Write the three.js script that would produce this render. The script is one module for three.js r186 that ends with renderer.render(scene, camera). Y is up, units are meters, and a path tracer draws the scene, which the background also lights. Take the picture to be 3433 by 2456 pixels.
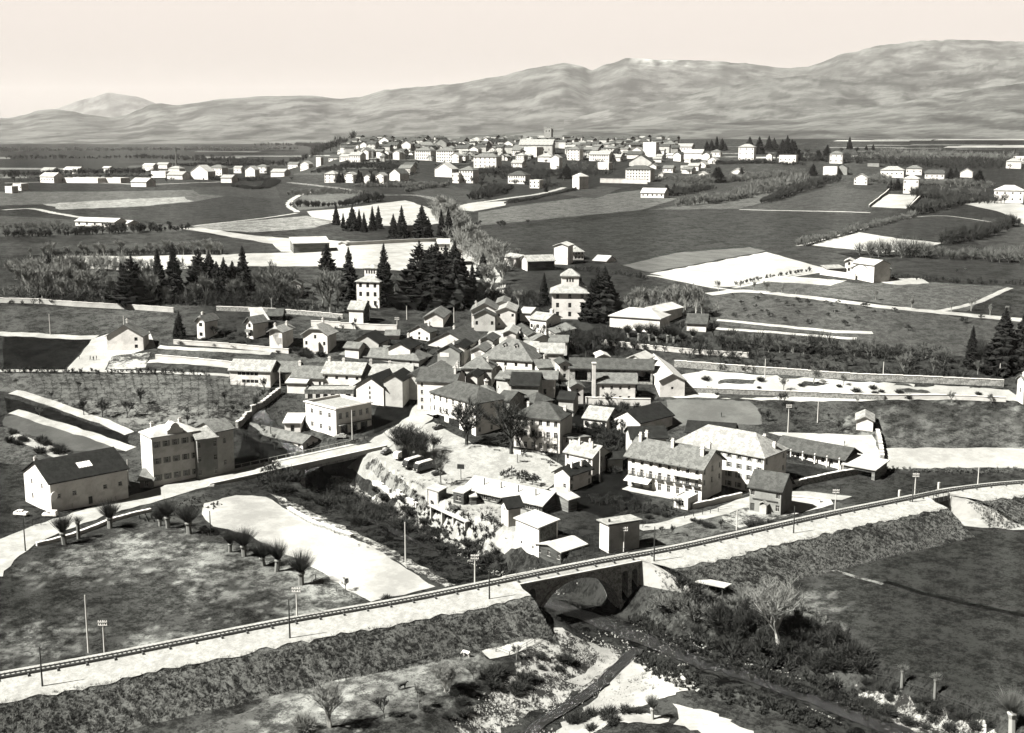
import * as THREE from 'three';
import { mergeGeometries } from 'three/addons/utils/BufferGeometryUtils.js';
import { MarchingCubes } from 'three/addons/objects/MarchingCubes.js';

const clamp = (x, a = 0, b = 1) => Math.min(b, Math.max(a, x));
const sm = (a, b, x) => { const t = clamp((x - a) / (b - a)); return t * t * (3 - 2 * t); };
// ---------- camera, sky, sun, exposure ----------
const scene = new THREE.Scene();
const EYE = 85, PITCH = 10.6 * Math.PI / 180, FS = 4144, CU = 1716.5, CV = 1228;   // FS, CU, CV: focal length and centre in pixels of the old print
const camera = new THREE.PerspectiveCamera(33.05, 1024 / 733, 1, 60000);
camera.position.set(0, EYE, 0);
camera.lookAt(0, EYE - Math.sin(PITCH), -Math.cos(PITCH));
const renderer = new THREE.WebGLRenderer({ antialias: true });
renderer.toneMapping = THREE.LinearToneMapping;
renderer.toneMappingExposure = 6;
renderer.shadowMap.enabled = true;
scene.fog = new THREE.FogExp2(new THREE.Color().setRGB(1, .97, .92), 0.75e-5);
{ // clear, hazy mountain sky: cream at the horizon, dimmed overhead to deepen shadows
  const W = 256, H = 128, px = new Float32Array(W * H * 4);
  for (let j = 0; j < H; j++) for (let i = 0; i < W; i++) {
    const el = ((j + .5) / H - .5) * 180, e = Math.max(0, el), k = .008 + (.084 + .048 * sm(0, 7, e)) * (1 - sm(8, 22, e)), o = (j * W + i) * 4;
    px[o] = k * 1.0; px[o + 1] = k * .905; px[o + 2] = k * .825; px[o + 3] = 1;
    if (el < 0) { px[o] = .04; px[o + 1] = .038; px[o + 2] = .035; }
  }
  const t = new THREE.DataTexture(px, W, H, THREE.RGBAFormat, THREE.FloatType);
  t.mapping = THREE.EquirectangularReflectionMapping; t.magFilter = THREE.LinearFilter; t.needsUpdate = true;
  scene.background = t; scene.environment = t;
}
const sun = new THREE.DirectionalLight(new THREE.Color().setRGB(1, .975, .94), 5);
sun.position.set(-610, 720, 30); sun.target.position.set(0, 0, -240);   // from the left and a little behind: faces turned right lie in shade
sun.castShadow = true; sun.shadow.mapSize.set(4096, 4096);
Object.assign(sun.shadow.camera, { left: -500, right: 500, top: 500, bottom: -500, near: 10, far: 2500 });
scene.add(sun, sun.target);

// ---------- small tools ----------
let _s = 1;
const seed = (n) => { _s = n >>> 0; };
const rnd = () => { _s = (_s + 0x6D2B79F5) >>> 0; let t = _s; t = Math.imul(t ^ t >>> 15, t | 1); t ^= t + Math.imul(t ^ t >>> 7, t | 61); return ((t ^ t >>> 14) >>> 0) / 4294967296; };
const rr = (a, b) => a + (b - a) * rnd();
const lerp = (a, b, t) => a + (b - a) * t;
const hash = (x, y) => { let h = Math.imul(x | 0, 374761393) ^ Math.imul(y | 0, 668265263); h = Math.imul(h ^ h >>> 13, 1274126177); return ((h ^ h >>> 16) >>> 0) / 4294967296; };
function vn(x, y) { const X = Math.floor(x), Y = Math.floor(y), fx = x - X, fy = y - Y, u = fx * fx * (3 - 2 * fx), v = fy * fy * (3 - 2 * fy); return lerp(lerp(hash(X, Y), hash(X + 1, Y), u), lerp(hash(X, Y + 1), hash(X + 1, Y + 1), u), v); }
const fbm = (x, y, o = 4) => { let s = 0, a = .5, n = 0; for (let i = 0; i < o; i++) { s += a * vn(x, y); n += a; a *= .5; x = x * 2.03 + 17.1; y = y * 2.03 + 9.7; } return s / n; };
// pixel frames: places were read off enlarged cut-outs of the print (left, top, magnification)
const K = { S: [0, 0, 1], D: [0, 0, 1 / 1.5123], a1: [0, 0, 1.8917], a2: [1000, 400, 2.8375], a3: [1700, 400, 2.8375], a4: [2400, 400, 2.1975], a5: [0, 550, 2.27], a6: [900, 650, 2.8375], a7: [1600, 750, 2.522], a8: [2400, 750, 2.1975],
  b1: [0, 1000, 3.243], b2: [500, 950, 3.243], b3: [1100, 950, 3.243], b4: [1700, 950, 3.243], b5: [1350, 1150, 3.6083], b6: [1850, 1150, 3.6083], b7: [2350, 1150, 2.096], b8: [1950, 1400, 2.8375],
  c1: [0, 1350, 2.8375], c2: [700, 1300, 2.8375], c3: [1250, 1400, 2.8375], c4: [2000, 1450, 2.27], c5: [2700, 1450, 2.952], c6: [0, 1750, 2.0636], c7: [1000, 1750, 1.8917], c8: [2100, 1750, 1.7029] };
const px = (k, p) => { const [x, y, s] = K[k]; return [x + p[0] / s, y + p[1] / s]; };
const sP = Math.sin(PITCH), cP = Math.cos(PITCH);
function ray(u, v) { const a = (u - CU) / FS, b = -(v - CV) / FS; return new THREE.Vector3(a, b * cP - sP, -b * sP - cP); }
const onPlane = (u, v, y) => { const r = ray(u, v), t = (y - EYE) / r.y; return new THREE.Vector3(r.x * t, y, r.z * t); };
function heightAt(p, v) { const b = -(v - CV) / FS, dz = -p.z; return EYE + dz * (b * cP - sP) / (b * sP + cP); } // world height of picture row v above the spot p

// ---------- terrain ----------
const track = [[-40, 1506], [10, 1497], [240, 1455], [640, 1376], [900, 1330], [1100, 1290], [1300, 1250], [1500, 1214], [1700, 1170], [1860, 1135], [2000, 1107], [2100, 1087], [2200, 1074], [2290, 1067], [2420, 1062]].map(([u, v]) => onPlane(u * 1.5123, v * 1.5123, 4));
const trackCurve = new THREE.CatmullRomCurve3(track.map((p) => p.clone())), trackPts = trackCurve.getSpacedPoints(400);
const river = [[500, 968], [570, 1015], [650, 1060], [760, 1112], [880, 1185], [960, 1230], [1060, 1275], [1190, 1325], [1290, 1362], [1420, 1415], [1560, 1465], [1750, 1525], [1900, 1585], [2050, 1650], [2200, 1740]].map(([u, v]) => onPlane(u * 1.5123, v * 1.5123, -5.6));
river.unshift(river[0].clone().add(new THREE.Vector3(-70, 0, -30)));
const stream = [[1130, 1680], [1200, 1600], [1290, 1545], [1350, 1495], [1385, 1462], [1420, 1425]].map(([u, v]) => onPlane(u * 1.5123, v * 1.5123, -4.6));
function toLine(pts, x, z) { // distance to a polyline and side (+ = left of its direction)
  let best = 1e9, side = 1;
  for (let i = 0; i < pts.length - 1; i++) {
    const a = pts[i], b = pts[i + 1], dx = b.x - a.x, dz = b.z - a.z, t = clamp(((x - a.x) * dx + (z - a.z) * dz) / (dx * dx + dz * dz)), ex = x - a.x - dx * t, ez = z - a.z - dz * t, d = ex * ex + ez * ez;
    if (d < best) { best = d; side = dx * ez - dz * ex < 0 ? 1 : -1; }
  }
  return [Math.sqrt(best), side];
}
const trackLow = trackCurve.getSpacedPoints(40);
const prof = [[0, -1], [150, -1], [235, -.4], [290, .5], [340, 8], [372, 15], [409, 23], [475, 29], [700, 35], [1040, 40], [1300, 41], [3000, 41], [9000, 43], [40000, 44]];
const profile = (d) => { for (let i = 1; i < prof.length; i++) if (d < prof[i][0]) return lerp(prof[i - 1][1], prof[i][1], (d - prof[i - 1][0]) / (prof[i][0] - prof[i - 1][0])); return 44; };
function H(x, z) {
  const d = Math.max(1, -z), s = x / d;
  let y = (profile(d - 14) + profile(d) + profile(d + 14)) / 3;
  if (d > 1000) y += 38 * sm(1040, 1620, d) * sm(-.19, -.115, s) * (1 - .8 * sm(1900, 2700, d)) + 2.5 * (fbm(x / 160, z / 160, 3) - .5) * sm(1000, 1300, d);
  if (d > 330) y += (fbm(x / 70, z / 70, 3) - .5) * 1.6 * sm(330, 420, d);
  if (d < 340) {
    const [rd, rs] = toLine(river, x, z), [td, ts] = toLine(trackLow, x, z);
    const back = Math.max(y, rs > 0 ? .9 : 2.2 * (1 - sm(250, 300, d)) + y * sm(250, 300, d));
    y = lerp(-1.3, lerp(back, y, sm(292, 335, d)), sm(-4, 4, ts * td));
    y += (fbm(x / 9, z / 9, 3) - .5) * .5;
    y = lerp(lerp(-5.9, y - 1.5, sm(300, 322, d)), y, sm(6.2, 11.5, rd + (fbm(x / 5, z / 5, 2) - .5) * 2.2));
    const [sd] = toLine(stream, x, z);
    if (sd < 16) y = Math.min(y, lerp(-4.9, y, sm(2.2, 15, sd + (fbm(x / 4, z / 4, 2) - .5) * 2)));
  }
  return y;
}
function G(u, v, up = 0) { // where the line of sight through a pixel meets the ground (or `up` metres above it)
  const r = ray(u, v); let t0 = 80, t = 80;
  const above = (q) => EYE + r.y * q - H(r.x * q, r.z * q) - up;
  while (t < 30000) { t += Math.max(1, t * .004); if (above(t) < 0) break; t0 = t; }
  for (let i = 0; i < 22; i++) { const m = (t0 + t) / 2; if (above(m) < 0) t = m; else t0 = m; }
  return new THREE.Vector3(r.x * t, EYE + r.y * t, r.z * t);
}
const g = (k, p, up = 0) => { const [u, v] = px(k, p); return G(u, v, up); };

// ---------- textures and materials ----------
function tex(sd, { cells = 4, oct = 7, gain = .55, contrast = 1.6, lo = .5, hi = 1, speck = 0, speckV = 1, stretch = 1, size = 512, rows = 0, thr = 0 } = {}) {
  const N = size, d = new Uint8Array(N * N * 4); seed(sd * 7919 + 3);
  const oc = []; for (let o = 0, c = cells; o < oct && c <= N; o++, c *= 2) { const cy = Math.max(1, Math.round(c * stretch)), a = new Float32Array(c * cy); for (let i = 0; i < a.length; i++) a[i] = rnd(); oc.push([c, cy, a]); }
  for (let j = 0; j < N; j++) for (let i = 0; i < N; i++) {
    let s = 0, w = 1, n = 0;
    for (const [cx, cy, a] of oc) {
      const x = i / N * cx, y = j / N * cy, X = Math.floor(x), Y = Math.floor(y), fx = x - X, fy = y - Y, u = fx * fx * (3 - 2 * fx), v = fy * fy * (3 - 2 * fy), X1 = (X + 1) % cx, Y1 = (Y + 1) % cy;
      s += w * lerp(lerp(a[Y * cx + X], a[Y * cx + X1], u), lerp(a[Y1 * cx + X], a[Y1 * cx + X1], u), v); n += w; w *= gain;
    }
    let q = clamp((s / n - .5) * contrast * 2 + .5);
    if (thr) q = sm(thr - .12, thr + .12, q);
    if (rows) q *= .72 + .28 * sm(0, .35, (j / N * rows) % 1);
    q = lerp(lo, hi, q);
    if (speck && rnd() < speck) q = speckV;
    const o = (j * N + i) * 4; d[o] = d[o + 1] = d[o + 2] = q * 255; d[o + 3] = 255;
  }
  const t = new THREE.DataTexture(d, N, N, THREE.RGBAFormat); t.wrapS = t.wrapT = THREE.RepeatWrapping; t.magFilter = THREE.LinearFilter; t.minFilter = THREE.LinearMipmapLinearFilter; t.generateMipmaps = true; t.anisotropy = 8; t.needsUpdate = true; return t;
}
const T = {
  grass: tex(1, { cells: 9, oct: 6, gain: 1.05, contrast: 2.5, lo: .28, hi: 1, speck: .02 }),
  rough: tex(2, { cells: 6, oct: 7, gain: .86, contrast: 3, lo: .1, hi: 1, speck: .02 }),
  soil: tex(3, { cells: 5, oct: 7, gain: .8, contrast: 2, lo: .74, hi: 1, speck: .012, speckV: .5 }),
  plaster: tex(4, { cells: 4, oct: 7, gain: .6, contrast: 1.6, lo: .74, hi: 1 }),
  stone: tex(5, { cells: 16, oct: 5, gain: .8, contrast: 2.4, lo: .45, hi: 1 }),
  roof: tex(6, { cells: 6, oct: 7, gain: .85, contrast: 2.2, lo: .55, hi: 1, rows: 14, speck: .01, speckV: .35 }),
  gravel: tex(7, { cells: 8, oct: 7, gain: .88, contrast: 2, lo: .66, hi: 1, speck: .04, speckV: .3 }),
  scrub: tex(8, { cells: 10, oct: 6, gain: .9, contrast: 3.2, lo: .12, hi: 1, speck: .02 }),
  rows: tex(9, { cells: 3, oct: 7, gain: .75, contrast: 2, lo: .5, hi: 1, stretch: 10 }),
  wood: tex(10, { cells: 2, oct: 7, gain: .7, contrast: 2, lo: .5, hi: 1, stretch: 14 }),
  fine: tex(13, { cells: 16, oct: 6, gain: 1, contrast: 2.4, lo: .4, hi: 1 }),
  hills: tex(11, { cells: 8, oct: 7, gain: .85, contrast: 2.4, lo: .5, hi: 1 }),
  rock: tex(12, { cells: 12, oct: 6, gain: .85, contrast: 3.4, lo: .08, hi: 1 }),
};
const MATS = {};
// earth, plaster and bark have hardly any gloss
function mat(name, v, map, o = {}) { // v: base grey of the monochrome print paper, slightly warm in the lights
  const c = Array.isArray(v) ? v : [v * lerp(.97, 1, clamp(v * 1.6)), v * lerp(1, .925, clamp(v * 1.6)), v * lerp(.92, .86, clamp(v * 1.6))];
  const m = new THREE.MeshPhysicalMaterial({ color: new THREE.Color().setRGB(...c), roughness: 1, metalness: 0, specularIntensity: o.roughness ? 1 : 0, ...o }); if (map) m.map = map; m.name = name; MATS[name] = m; return m;
}
const bump = (t, s) => ({ bumpMap: t, bumpScale: s });
const M = {
  ground: mat('ground grass', 0.02352, T.grass, { vertexColors: true, ...bump(T.rough, .12) }),
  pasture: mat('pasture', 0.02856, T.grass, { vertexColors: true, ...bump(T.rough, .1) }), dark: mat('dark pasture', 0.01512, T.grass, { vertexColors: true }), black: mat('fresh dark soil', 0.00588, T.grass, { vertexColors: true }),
  mid: mat('mid meadow', 0.042, T.grass, { vertexColors: true }), pale: mat('pale stubble', 0.1176, T.rough, { vertexColors: true }), straw: mat('patchy dry grass', 0.0882, T.rough, { vertexColors: true }),
  white: mat('bare pale soil', .192, T.soil, { vertexColors: true, ...bump(T.gravel, .02) }), smooth: mat('rolled seedbed', 0.0504, T.soil, { vertexColors: true }), rows: mat('furrowed soil', 0.063, T.rows, { vertexColors: true }),
  gravel: mat('gravel', 0.1554, T.gravel, { ...bump(T.gravel, .04) }), road: mat('road macadam', 0.168, T.soil), tar: mat('asphalt', 0.0504, T.gravel), ballast: mat('ballast', 0.1806, T.gravel, bump(T.gravel, .06)),
  scrub: mat('bank scrub', 0.0504, T.scrub, { vertexColors: true, ...bump(T.scrub, .1) }), bed: mat('shaded silt and brush', 0.0126, T.scrub, { vertexColors: true, ...bump(T.scrub, .2) }), far: mat('distant pasture', 0.0252, T.fine, { vertexColors: true }), farM: mat('distant meadow', 0.0462, T.fine, { vertexColors: true }), farP: mat('distant stubble', 0.1008, T.fine, { vertexColors: true }), rock: mat('broken rock', 0.1764, T.rock, { vertexColors: true, ...bump(T.rock, .4) }),  // bed: brush ground with the gully shade put into its dark tone
  wet: mat('river water', 0.00672, null, { roughness: .2, ...bump(T.rough, .2) }),
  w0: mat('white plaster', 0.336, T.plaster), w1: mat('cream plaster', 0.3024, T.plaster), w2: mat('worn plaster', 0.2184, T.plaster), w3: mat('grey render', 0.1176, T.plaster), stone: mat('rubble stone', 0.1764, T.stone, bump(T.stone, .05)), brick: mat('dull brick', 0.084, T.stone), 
  timber: mat('weathered boards', 0.042, T.wood), timberL: mat('grey boards', 0.1008, T.wood),
  r0: mat('pale slate', 0.168, T.roof, bump(T.roof, .03)), r1: mat('grey slate', 0.084, T.roof, bump(T.roof, .03)), r2: mat('dull slate', 0.042, T.roof, bump(T.roof, .03)), r3: mat('dark tile', 0.01344, T.roof, bump(T.roof, .03)), r4: mat('bleached sheet roofing', 0.21, T.plaster),
  glass: mat('window glass', 0.01008, null, { roughness: .25 }), frame: mat('window paint', 0.294), framed: mat('dark frame', 0.084), door: mat('door boards', 0.042, T.wood), shut: mat('shutter', 0.1092), shutL: mat('pale shutter', 0.294),
  concrete: mat('concrete', 0.21, T.plaster), iron: mat('iron', 0.0252, null, { roughness: .6 }), rail: mat('rail steel', 0.0294, null, { roughness: .5, metalness: .3 }), sleeper: mat('tarred sleeper', 0.0252, T.wood),
  bark: mat('dark bark', 0.0252), barkL: mat('pale bark', 0.168), barkM: mat('grey bark', 0.084), twigD: mat('dark twigs', 0.02016), twigM: mat('grey twigs', 0.063), twigL: mat('pale twigs', 0.1008), needle: mat('conifer needles', 0.01008), needle2: mat('cedar needles', 0.0126), pole: mat('bleached pole', 0.252), poleD: mat('tarred pole', 0.0252),
  hill: mat('hill slope', .062, T.hills, { vertexColors: true }), cloth: mat('awning cloth', 0.3024), paintW: mat('white paint', 0.378, null, { roughness: .4 }), paintK: mat('black paint', 0.0126, null, { roughness: .3 }), paintG: mat('grey paint', 0.1176, null, { roughness: .4 }), rubber: mat('rubber', 0.0168), coat: mat('dark coat', 0.021), shirt: mat('pale shirt', 0.252), hide: mat('white hide', 0.3024), hideD: mat('dark hide', 0.0252),
};
// ---------- naming ----------
const used = new Map(), labels = new Set();
const numbered = (n) => { const c = used.get(n) ?? 0; used.set(n, c + 1); return c ? n + '_' + String(c).padStart(3, '0') : n; };
function tag(o, label, category, group) {
  if (labels.has(label) && !group) console.log('LABEL TWICE', label); labels.add(label);
  o.userData.label = label; o.userData.category = category; if (group) o.userData.group = group; return o;
}
const ordw = ['', 'first', 'second', 'third', 'fourth', 'fifth', 'sixth', 'seventh', 'eighth', 'ninth', 'tenth'];
const ord = (n) => ordw[n] ?? n + (n % 100 > 10 && n % 100 < 14 ? 'th' : ['th', 'st', 'nd', 'rd'][n % 10] ?? 'th');
const shadow = (m) => { m.castShadow = m.receiveShadow = true; return m; };
function mesh(name, geo, m, parent) { const o = shadow(new THREE.Mesh(geo, m)); o.name = parent && parent !== scene ? name : numbered(name); (parent ?? scene).add(o); return o; }
function thing(name, p, turn = 0) { const o = new THREE.Group(); o.name = numbered(name); o.position.copy(p); o.rotation.y = turn; scene.add(o); return o; }
const struct = (o) => { o.userData.kind = 'structure'; return o; };
// geometry from a triangle list, with flat normals and uv in metres laid along each face
function soup(pos, uvs = 1) {
  const n = pos.length / 3, uv = new Float32Array(n * 2), nor = new Float32Array(pos.length), a = new THREE.Vector3(), b = new THREE.Vector3(), c = new THREE.Vector3(), N = new THREE.Vector3(), U = new THREE.Vector3(), V = new THREE.Vector3();
  for (let i = 0; i < n; i += 3) {
    a.fromArray(pos, i * 3); b.fromArray(pos, i * 3 + 3); c.fromArray(pos, i * 3 + 6);
    N.crossVectors(b.clone().sub(a), c.clone().sub(a)).normalize();
    if (Math.abs(N.y) > .95) { U.set(1, 0, 0); V.set(0, 0, 1); } else { U.set(-N.z, 0, N.x).normalize(); V.crossVectors(N, U); }
    for (let j = 0; j < 3; j++) { a.fromArray(pos, (i + j) * 3); uv[(i + j) * 2] = a.dot(U) * uvs; uv[(i + j) * 2 + 1] = a.dot(V) * uvs; N.toArray(nor, (i + j) * 3); }
  }
  const q = new THREE.BufferGeometry(); q.setAttribute('position', new THREE.Float32BufferAttribute(pos, 3)); q.setAttribute('normal', new THREE.BufferAttribute(nor, 3)); q.setAttribute('uv', new THREE.BufferAttribute(uv, 2)); return q;
}
const reuv = (geo, s = 1) => soup(Array.from((geo.index ? geo.toNonIndexed() : geo).attributes.position.array), s);
const box = (w, h, d, x = 0, y = 0, z = 0) => new THREE.BoxGeometry(w, h, d).translate(x, y, z);
const join = (list) => list.length === 1 ? list[0] : mergeGeometries(list.map((q) => { const p = q.index ? q.toNonIndexed() : q; for (const a of Object.keys(p.attributes)) if (!['position', 'normal', 'uv'].includes(a)) p.deleteAttribute(a); return p; }));
// ---------- the ground sheet ----------
const NS = 340, SMIN = -.64, SMAX = .64, DR = []; for (let d = 120; d < 14000; d *= d < 420 ? 1.0068 : d < 1900 ? 1.0085 : 1.03) DR.push(d);
const NR = DR.length, gx = new Float32Array(NR * (NS + 1)), gy = gx.slice(), gz = gx.slice();
for (let r = 0; r < NR; r++) for (let c = 0; c <= NS; c++) { const i = r * (NS + 1) + c, x = (SMIN + (SMAX - SMIN) * c / NS) * DR[r]; gx[i] = x; gz[i] = -DR[r]; gy[i] = H(x, -DR[r]); }
// dry, bleached grass lies in ragged drifts on the meadows
const dry = [[620, 1265, 15], [680, 1310, 10], [480, 1238, 8], [290, 1222, 10], [150, 1250, 7], [60, 1425, 8], [330, 1440, 5], [1765, 1350, 8], [1715, 1330, 5], [1980, 975, 12], [2080, 970, 14], [2200, 965, 16], [900, 1480, 10], [700, 1560, 9]].map(([u, v, r]) => { const p = G(u * 1.5123, v * 1.5123); return [p.x, p.z, r]; });
const tone = (x, z, grassy = true) => { const d = -z, w = Math.max(8, d / 22); let t = .25 + 1.5 * fbm(x / w + 3, z / w + 8, 4); if (grassy && d < 350) { let b = 0; for (const [cx, cz, r] of dry) b = Math.max(b, 1 - Math.hypot(x - cx, (z - cz) * .8) / (r * 1.6)); if (b > 0) t *= 1 + 3.4 * sm(.5, .8, fbm(x / 1.6, z / 1.1, 5) * .85 + b * .36); } return t; };
{
  const n = gx.length, p = new Float32Array(n * 3), uv = new Float32Array(n * 2), col = new Float32Array(n * 3), idx = [];
  for (let i = 0; i < n; i++) { p.set([gx[i], gy[i], gz[i]], i * 3); const T0 = gz[i] < -1900 ? 400 : 38; uv.set([gx[i] / 38, gz[i] / 38], i * 2); const t = tone(gx[i], gz[i]); col.set([t, t, t], i * 3); }
  for (let r = 0; r < NR - 1; r++) for (let c = 0; c < NS; c++) { const a = r * (NS + 1) + c, b = a + 1, d = a + NS + 1, e = d + 1; idx.push(a, b, e, a, e, d); }
  const q = new THREE.BufferGeometry(); q.setAttribute('position', new THREE.BufferAttribute(p, 3)); q.setAttribute('uv', new THREE.BufferAttribute(uv, 2)); q.setAttribute('color', new THREE.BufferAttribute(col, 3)); q.setIndex(idx); q.computeVertexNormals();
  struct(mesh('ground', q, M.ground));
}
// a sheet that follows the ground inside a polygon (world x,z), lying `lift` metres above it
function drape(name, poly, m, lift, tile = 38, turn = 0) {
  const cropTone = /field|meadow|plot/.test(name) && !/soil/.test(m.name) ? rr(.75, 1.35) : 1;   // each holding has its own crop and soil
  let x0 = 1e9, x1 = -1e9, d0 = 1e9, d1 = -1e9, s0 = 1e9, s1 = -1e9;
  for (const [x, z] of poly) { d0 = Math.min(d0, -z); d1 = Math.max(d1, -z); s0 = Math.min(s0, x / -z); s1 = Math.max(s1, x / -z); x0 = Math.min(x0, x); x1 = Math.max(x1, x); }
  const pos = [], n = poly.length;
  const inside = (x, z) => { let k = false; for (let i = 0, j = n - 1; i < n; j = i++) { const [xi, zi] = poly[i], [xj, zj] = poly[j]; if (zi > z !== zj > z && x < (xj - xi) * (z - zi) / (zj - zi) + xi) k = !k; } return k; };
  let r0 = 0; while (r0 < NR - 2 && DR[r0 + 1] < d0) r0++;
  const cA = clamp(Math.floor((s0 - SMIN) / (SMAX - SMIN) * NS) - 1, 0, NS - 1), cB = clamp(Math.ceil((s1 - SMIN) / (SMAX - SMIN) * NS) + 1, 0, NS - 1);
  const clip = (sub, ax, az, bx, bz, sg) => { const out = []; for (let i = 0; i < sub.length; i++) { const P = sub[i], Q = sub[(i + 1) % sub.length], f = ((bx - ax) * (P[1] - az) - (bz - az) * (P[0] - ax)) * sg, h = ((bx - ax) * (Q[1] - az) - (bz - az) * (Q[0] - ax)) * sg; if (f >= 0) out.push(P); if (f >= 0 !== h >= 0) { const t = f / (f - h); out.push([P[0] + (Q[0] - P[0]) * t, P[1] + (Q[1] - P[1]) * t]); } } return out; };
  for (let r = r0; r < NR - 1 && DR[r] <= d1; r++) for (let c = cA; c <= cB; c++) {
    const a = r * (NS + 1) + c, b = a + 1, d = a + NS + 1, e = d + 1;
    for (const [i, j, k] of [[a, b, e], [a, e, d]]) {
      const bx0 = Math.min(gx[i], gx[j], gx[k]), bx1 = Math.max(gx[i], gx[j], gx[k]), bz0 = Math.min(gz[i], gz[j], gz[k]), bz1 = Math.max(gz[i], gz[j], gz[k]);
      if (bx1 < x0 || bx0 > x1 || bz1 < -d1 || bz0 > -d0) continue;
      let crosses = false;
      for (let q = 0; q < n && !crosses; q++) { const P = poly[q], Q = poly[(q + 1) % n]; if (Math.max(P[0], Q[0]) >= bx0 && Math.min(P[0], Q[0]) <= bx1 && Math.max(P[1], Q[1]) >= bz0 && Math.min(P[1], Q[1]) <= bz1) crosses = true; }
      if (!crosses) { if (inside(gx[i], gz[i])) pos.push(gx[i], gy[i] + lift, gz[i], gx[j], gy[j] + lift, gz[j], gx[k], gy[k] + lift, gz[k]); continue; }
      const den = (gz[j] - gz[k]) * (gx[i] - gx[k]) + (gx[k] - gx[j]) * (gz[i] - gz[k]), sg = Math.sign((gx[j] - gx[i]) * (gz[k] - gz[i]) - (gz[j] - gz[i]) * (gx[k] - gx[i]));
      let sub = poly; for (const [A, B] of [[i, j], [j, k], [k, i]]) { sub = clip(sub, gx[A], gz[A], gx[B], gz[B], sg); if (sub.length < 3) break; }
      if (sub.length < 3) continue;
      const tris = THREE.ShapeUtils.triangulateShape(sub.map(([x, z]) => new THREE.Vector2(x, z)), []);
      const put = ([x, z]) => { const l1 = ((gz[j] - gz[k]) * (x - gx[k]) + (gx[k] - gx[j]) * (z - gz[k])) / den, l2 = ((gz[k] - gz[i]) * (x - gx[k]) + (gx[i] - gx[k]) * (z - gz[k])) / den; pos.push(x, l1 * gy[i] + l2 * gy[j] + (1 - l1 - l2) * gy[k] + lift, z); };
      for (const t of tris) { const [P, Q, R] = t.map((w) => sub[w]); const ar = (Q[0] - P[0]) * (R[1] - P[1]) - (Q[1] - P[1]) * (R[0] - P[0]); if (Math.abs(ar) < 1e-6) continue; (ar * sg > 0 ? [P, Q, R] : [P, R, Q]).forEach(put); }
    }
  }
  const N = pos.length / 3, uv = new Float32Array(N * 2), col = new Float32Array(N * 3), ct = Math.cos(turn), st = Math.sin(turn);
  for (let i = 0; i < N; i++) { const x = pos[i * 3], z = pos[i * 3 + 2], t = m.vertexColors ? (.4 + .6 * tone(x, z, !/soil|rock|brush/.test(m.name))) * cropTone : 1; uv.set([(x * ct + z * st) / tile, (z * ct - x * st) / tile], i * 2); col.set([t, t, t], i * 3); }
  const q = new THREE.BufferGeometry(); q.setAttribute('position', new THREE.Float32BufferAttribute(pos, 3)); q.setAttribute('uv', new THREE.BufferAttribute(uv, 2)); q.setAttribute('color', new THREE.BufferAttribute(col, 3)); q.computeVertexNormals();
  return struct(mesh(name, q, m));
}
// outline read off the print, edges roughened
function outline(k, pts, rag = 1) {
  const out = [];
  pts.forEach((p, i) => { const q = pts[(i + 1) % pts.length], [u0, v0] = px(k, p), [u1, v1] = px(k, q), n = Math.max(2, Math.min(14, Math.round(Math.hypot(u1 - u0, v1 - v0) / 22))); for (let j = 0; j < n; j++) { const w = G(lerp(u0, u1, j / n), lerp(v0, v1, j / n)); const e = rag * Math.min(1.2, .15 + -w.z / 900); out.push([w.x + rr(-e, e), w.z + rr(-e, e)]); } });
  return out;
}
function strip(pts, w) { // polygon along a world polyline
  const L = [], R = [], c = new THREE.CatmullRomCurve3(pts.map((p) => new THREE.Vector3(p.x, 0, p.z))), n = Math.max(6, Math.round(c.getLength() / 3)), P = c.getSpacedPoints(n);
  P.forEach((p, i) => { const a = P[Math.max(0, i - 1)], b = P[Math.min(n, i + 1)], dx = b.x - a.x, dz = b.z - a.z, l = Math.hypot(dx, dz) || 1, e = rr(-.12, .12) * Math.min(w, 4) * (i === 0 || i === n ? 3 : 1); L.push([p.x - dz / l * (w / 2 + e), p.z + dx / l * (w / 2 + e)]); R.push([p.x + dz / l * (w / 2 - e), p.z - dx / l * (w / 2 - e)]); });
  return [...L, ...R.reverse()];
}
seed(11);
const field = (k, m, pts, lift = .05, name = 'field', tile = 38, rag = 1, turn = 0) => { if (k === 'D' && Math.max(...pts.map((p) => p[1])) < 700) { const f = { pasture: 'far', dark: 'far', mid: 'farM', pale: 'farP' }[m]; if (f) { m = f; tile = 70; } } return drape(name, outline(k, pts, rag), M[m], lift, tile, turn); };
const lane = (k, m, w, pts, lift = .12, name = 'path') => drape(name, strip(pts.map((p) => g(k, p)), w), M[m], lift, 14);
// --- near fields
field('D', 'white', [[452, 1116], [525, 1097], [590, 1102], [640, 1132], [700, 1166], [780, 1192], [850, 1226], [905, 1262], [962, 1300], [900, 1318], [822, 1334], [760, 1302], [700, 1262], [620, 1222], [540, 1182], [470, 1166], [446, 1140]], .06, 'pale_field');
field('D', 'gravel', [[842, 975], [900, 955], [960, 935], [1050, 985], [1200, 1000], [1262, 1046], [1215, 1085], [1150, 1100], [1180, 1150], [1170, 1210], [1120, 1225], [1060, 1222], [1000, 1190], [950, 1165], [860, 1095], [770, 1033]], .06, 'village_square', 20, .6);
field('D', 'pale', [[800, 1020], [835, 1015], [905, 1075], [960, 1120], [930, 1135], [850, 1080]], .1, 'verge', 12, 1);
field('D', 'bed', [[560, 1078], [640, 1080], [735, 1060], [800, 1120], [900, 1170], [1000, 1210], [1110, 1245], [1170, 1300], [1110, 1330], [1010, 1300], [900, 1240], [780, 1180], [660, 1120]], .05, 'river_bank', 20, 1);
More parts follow.
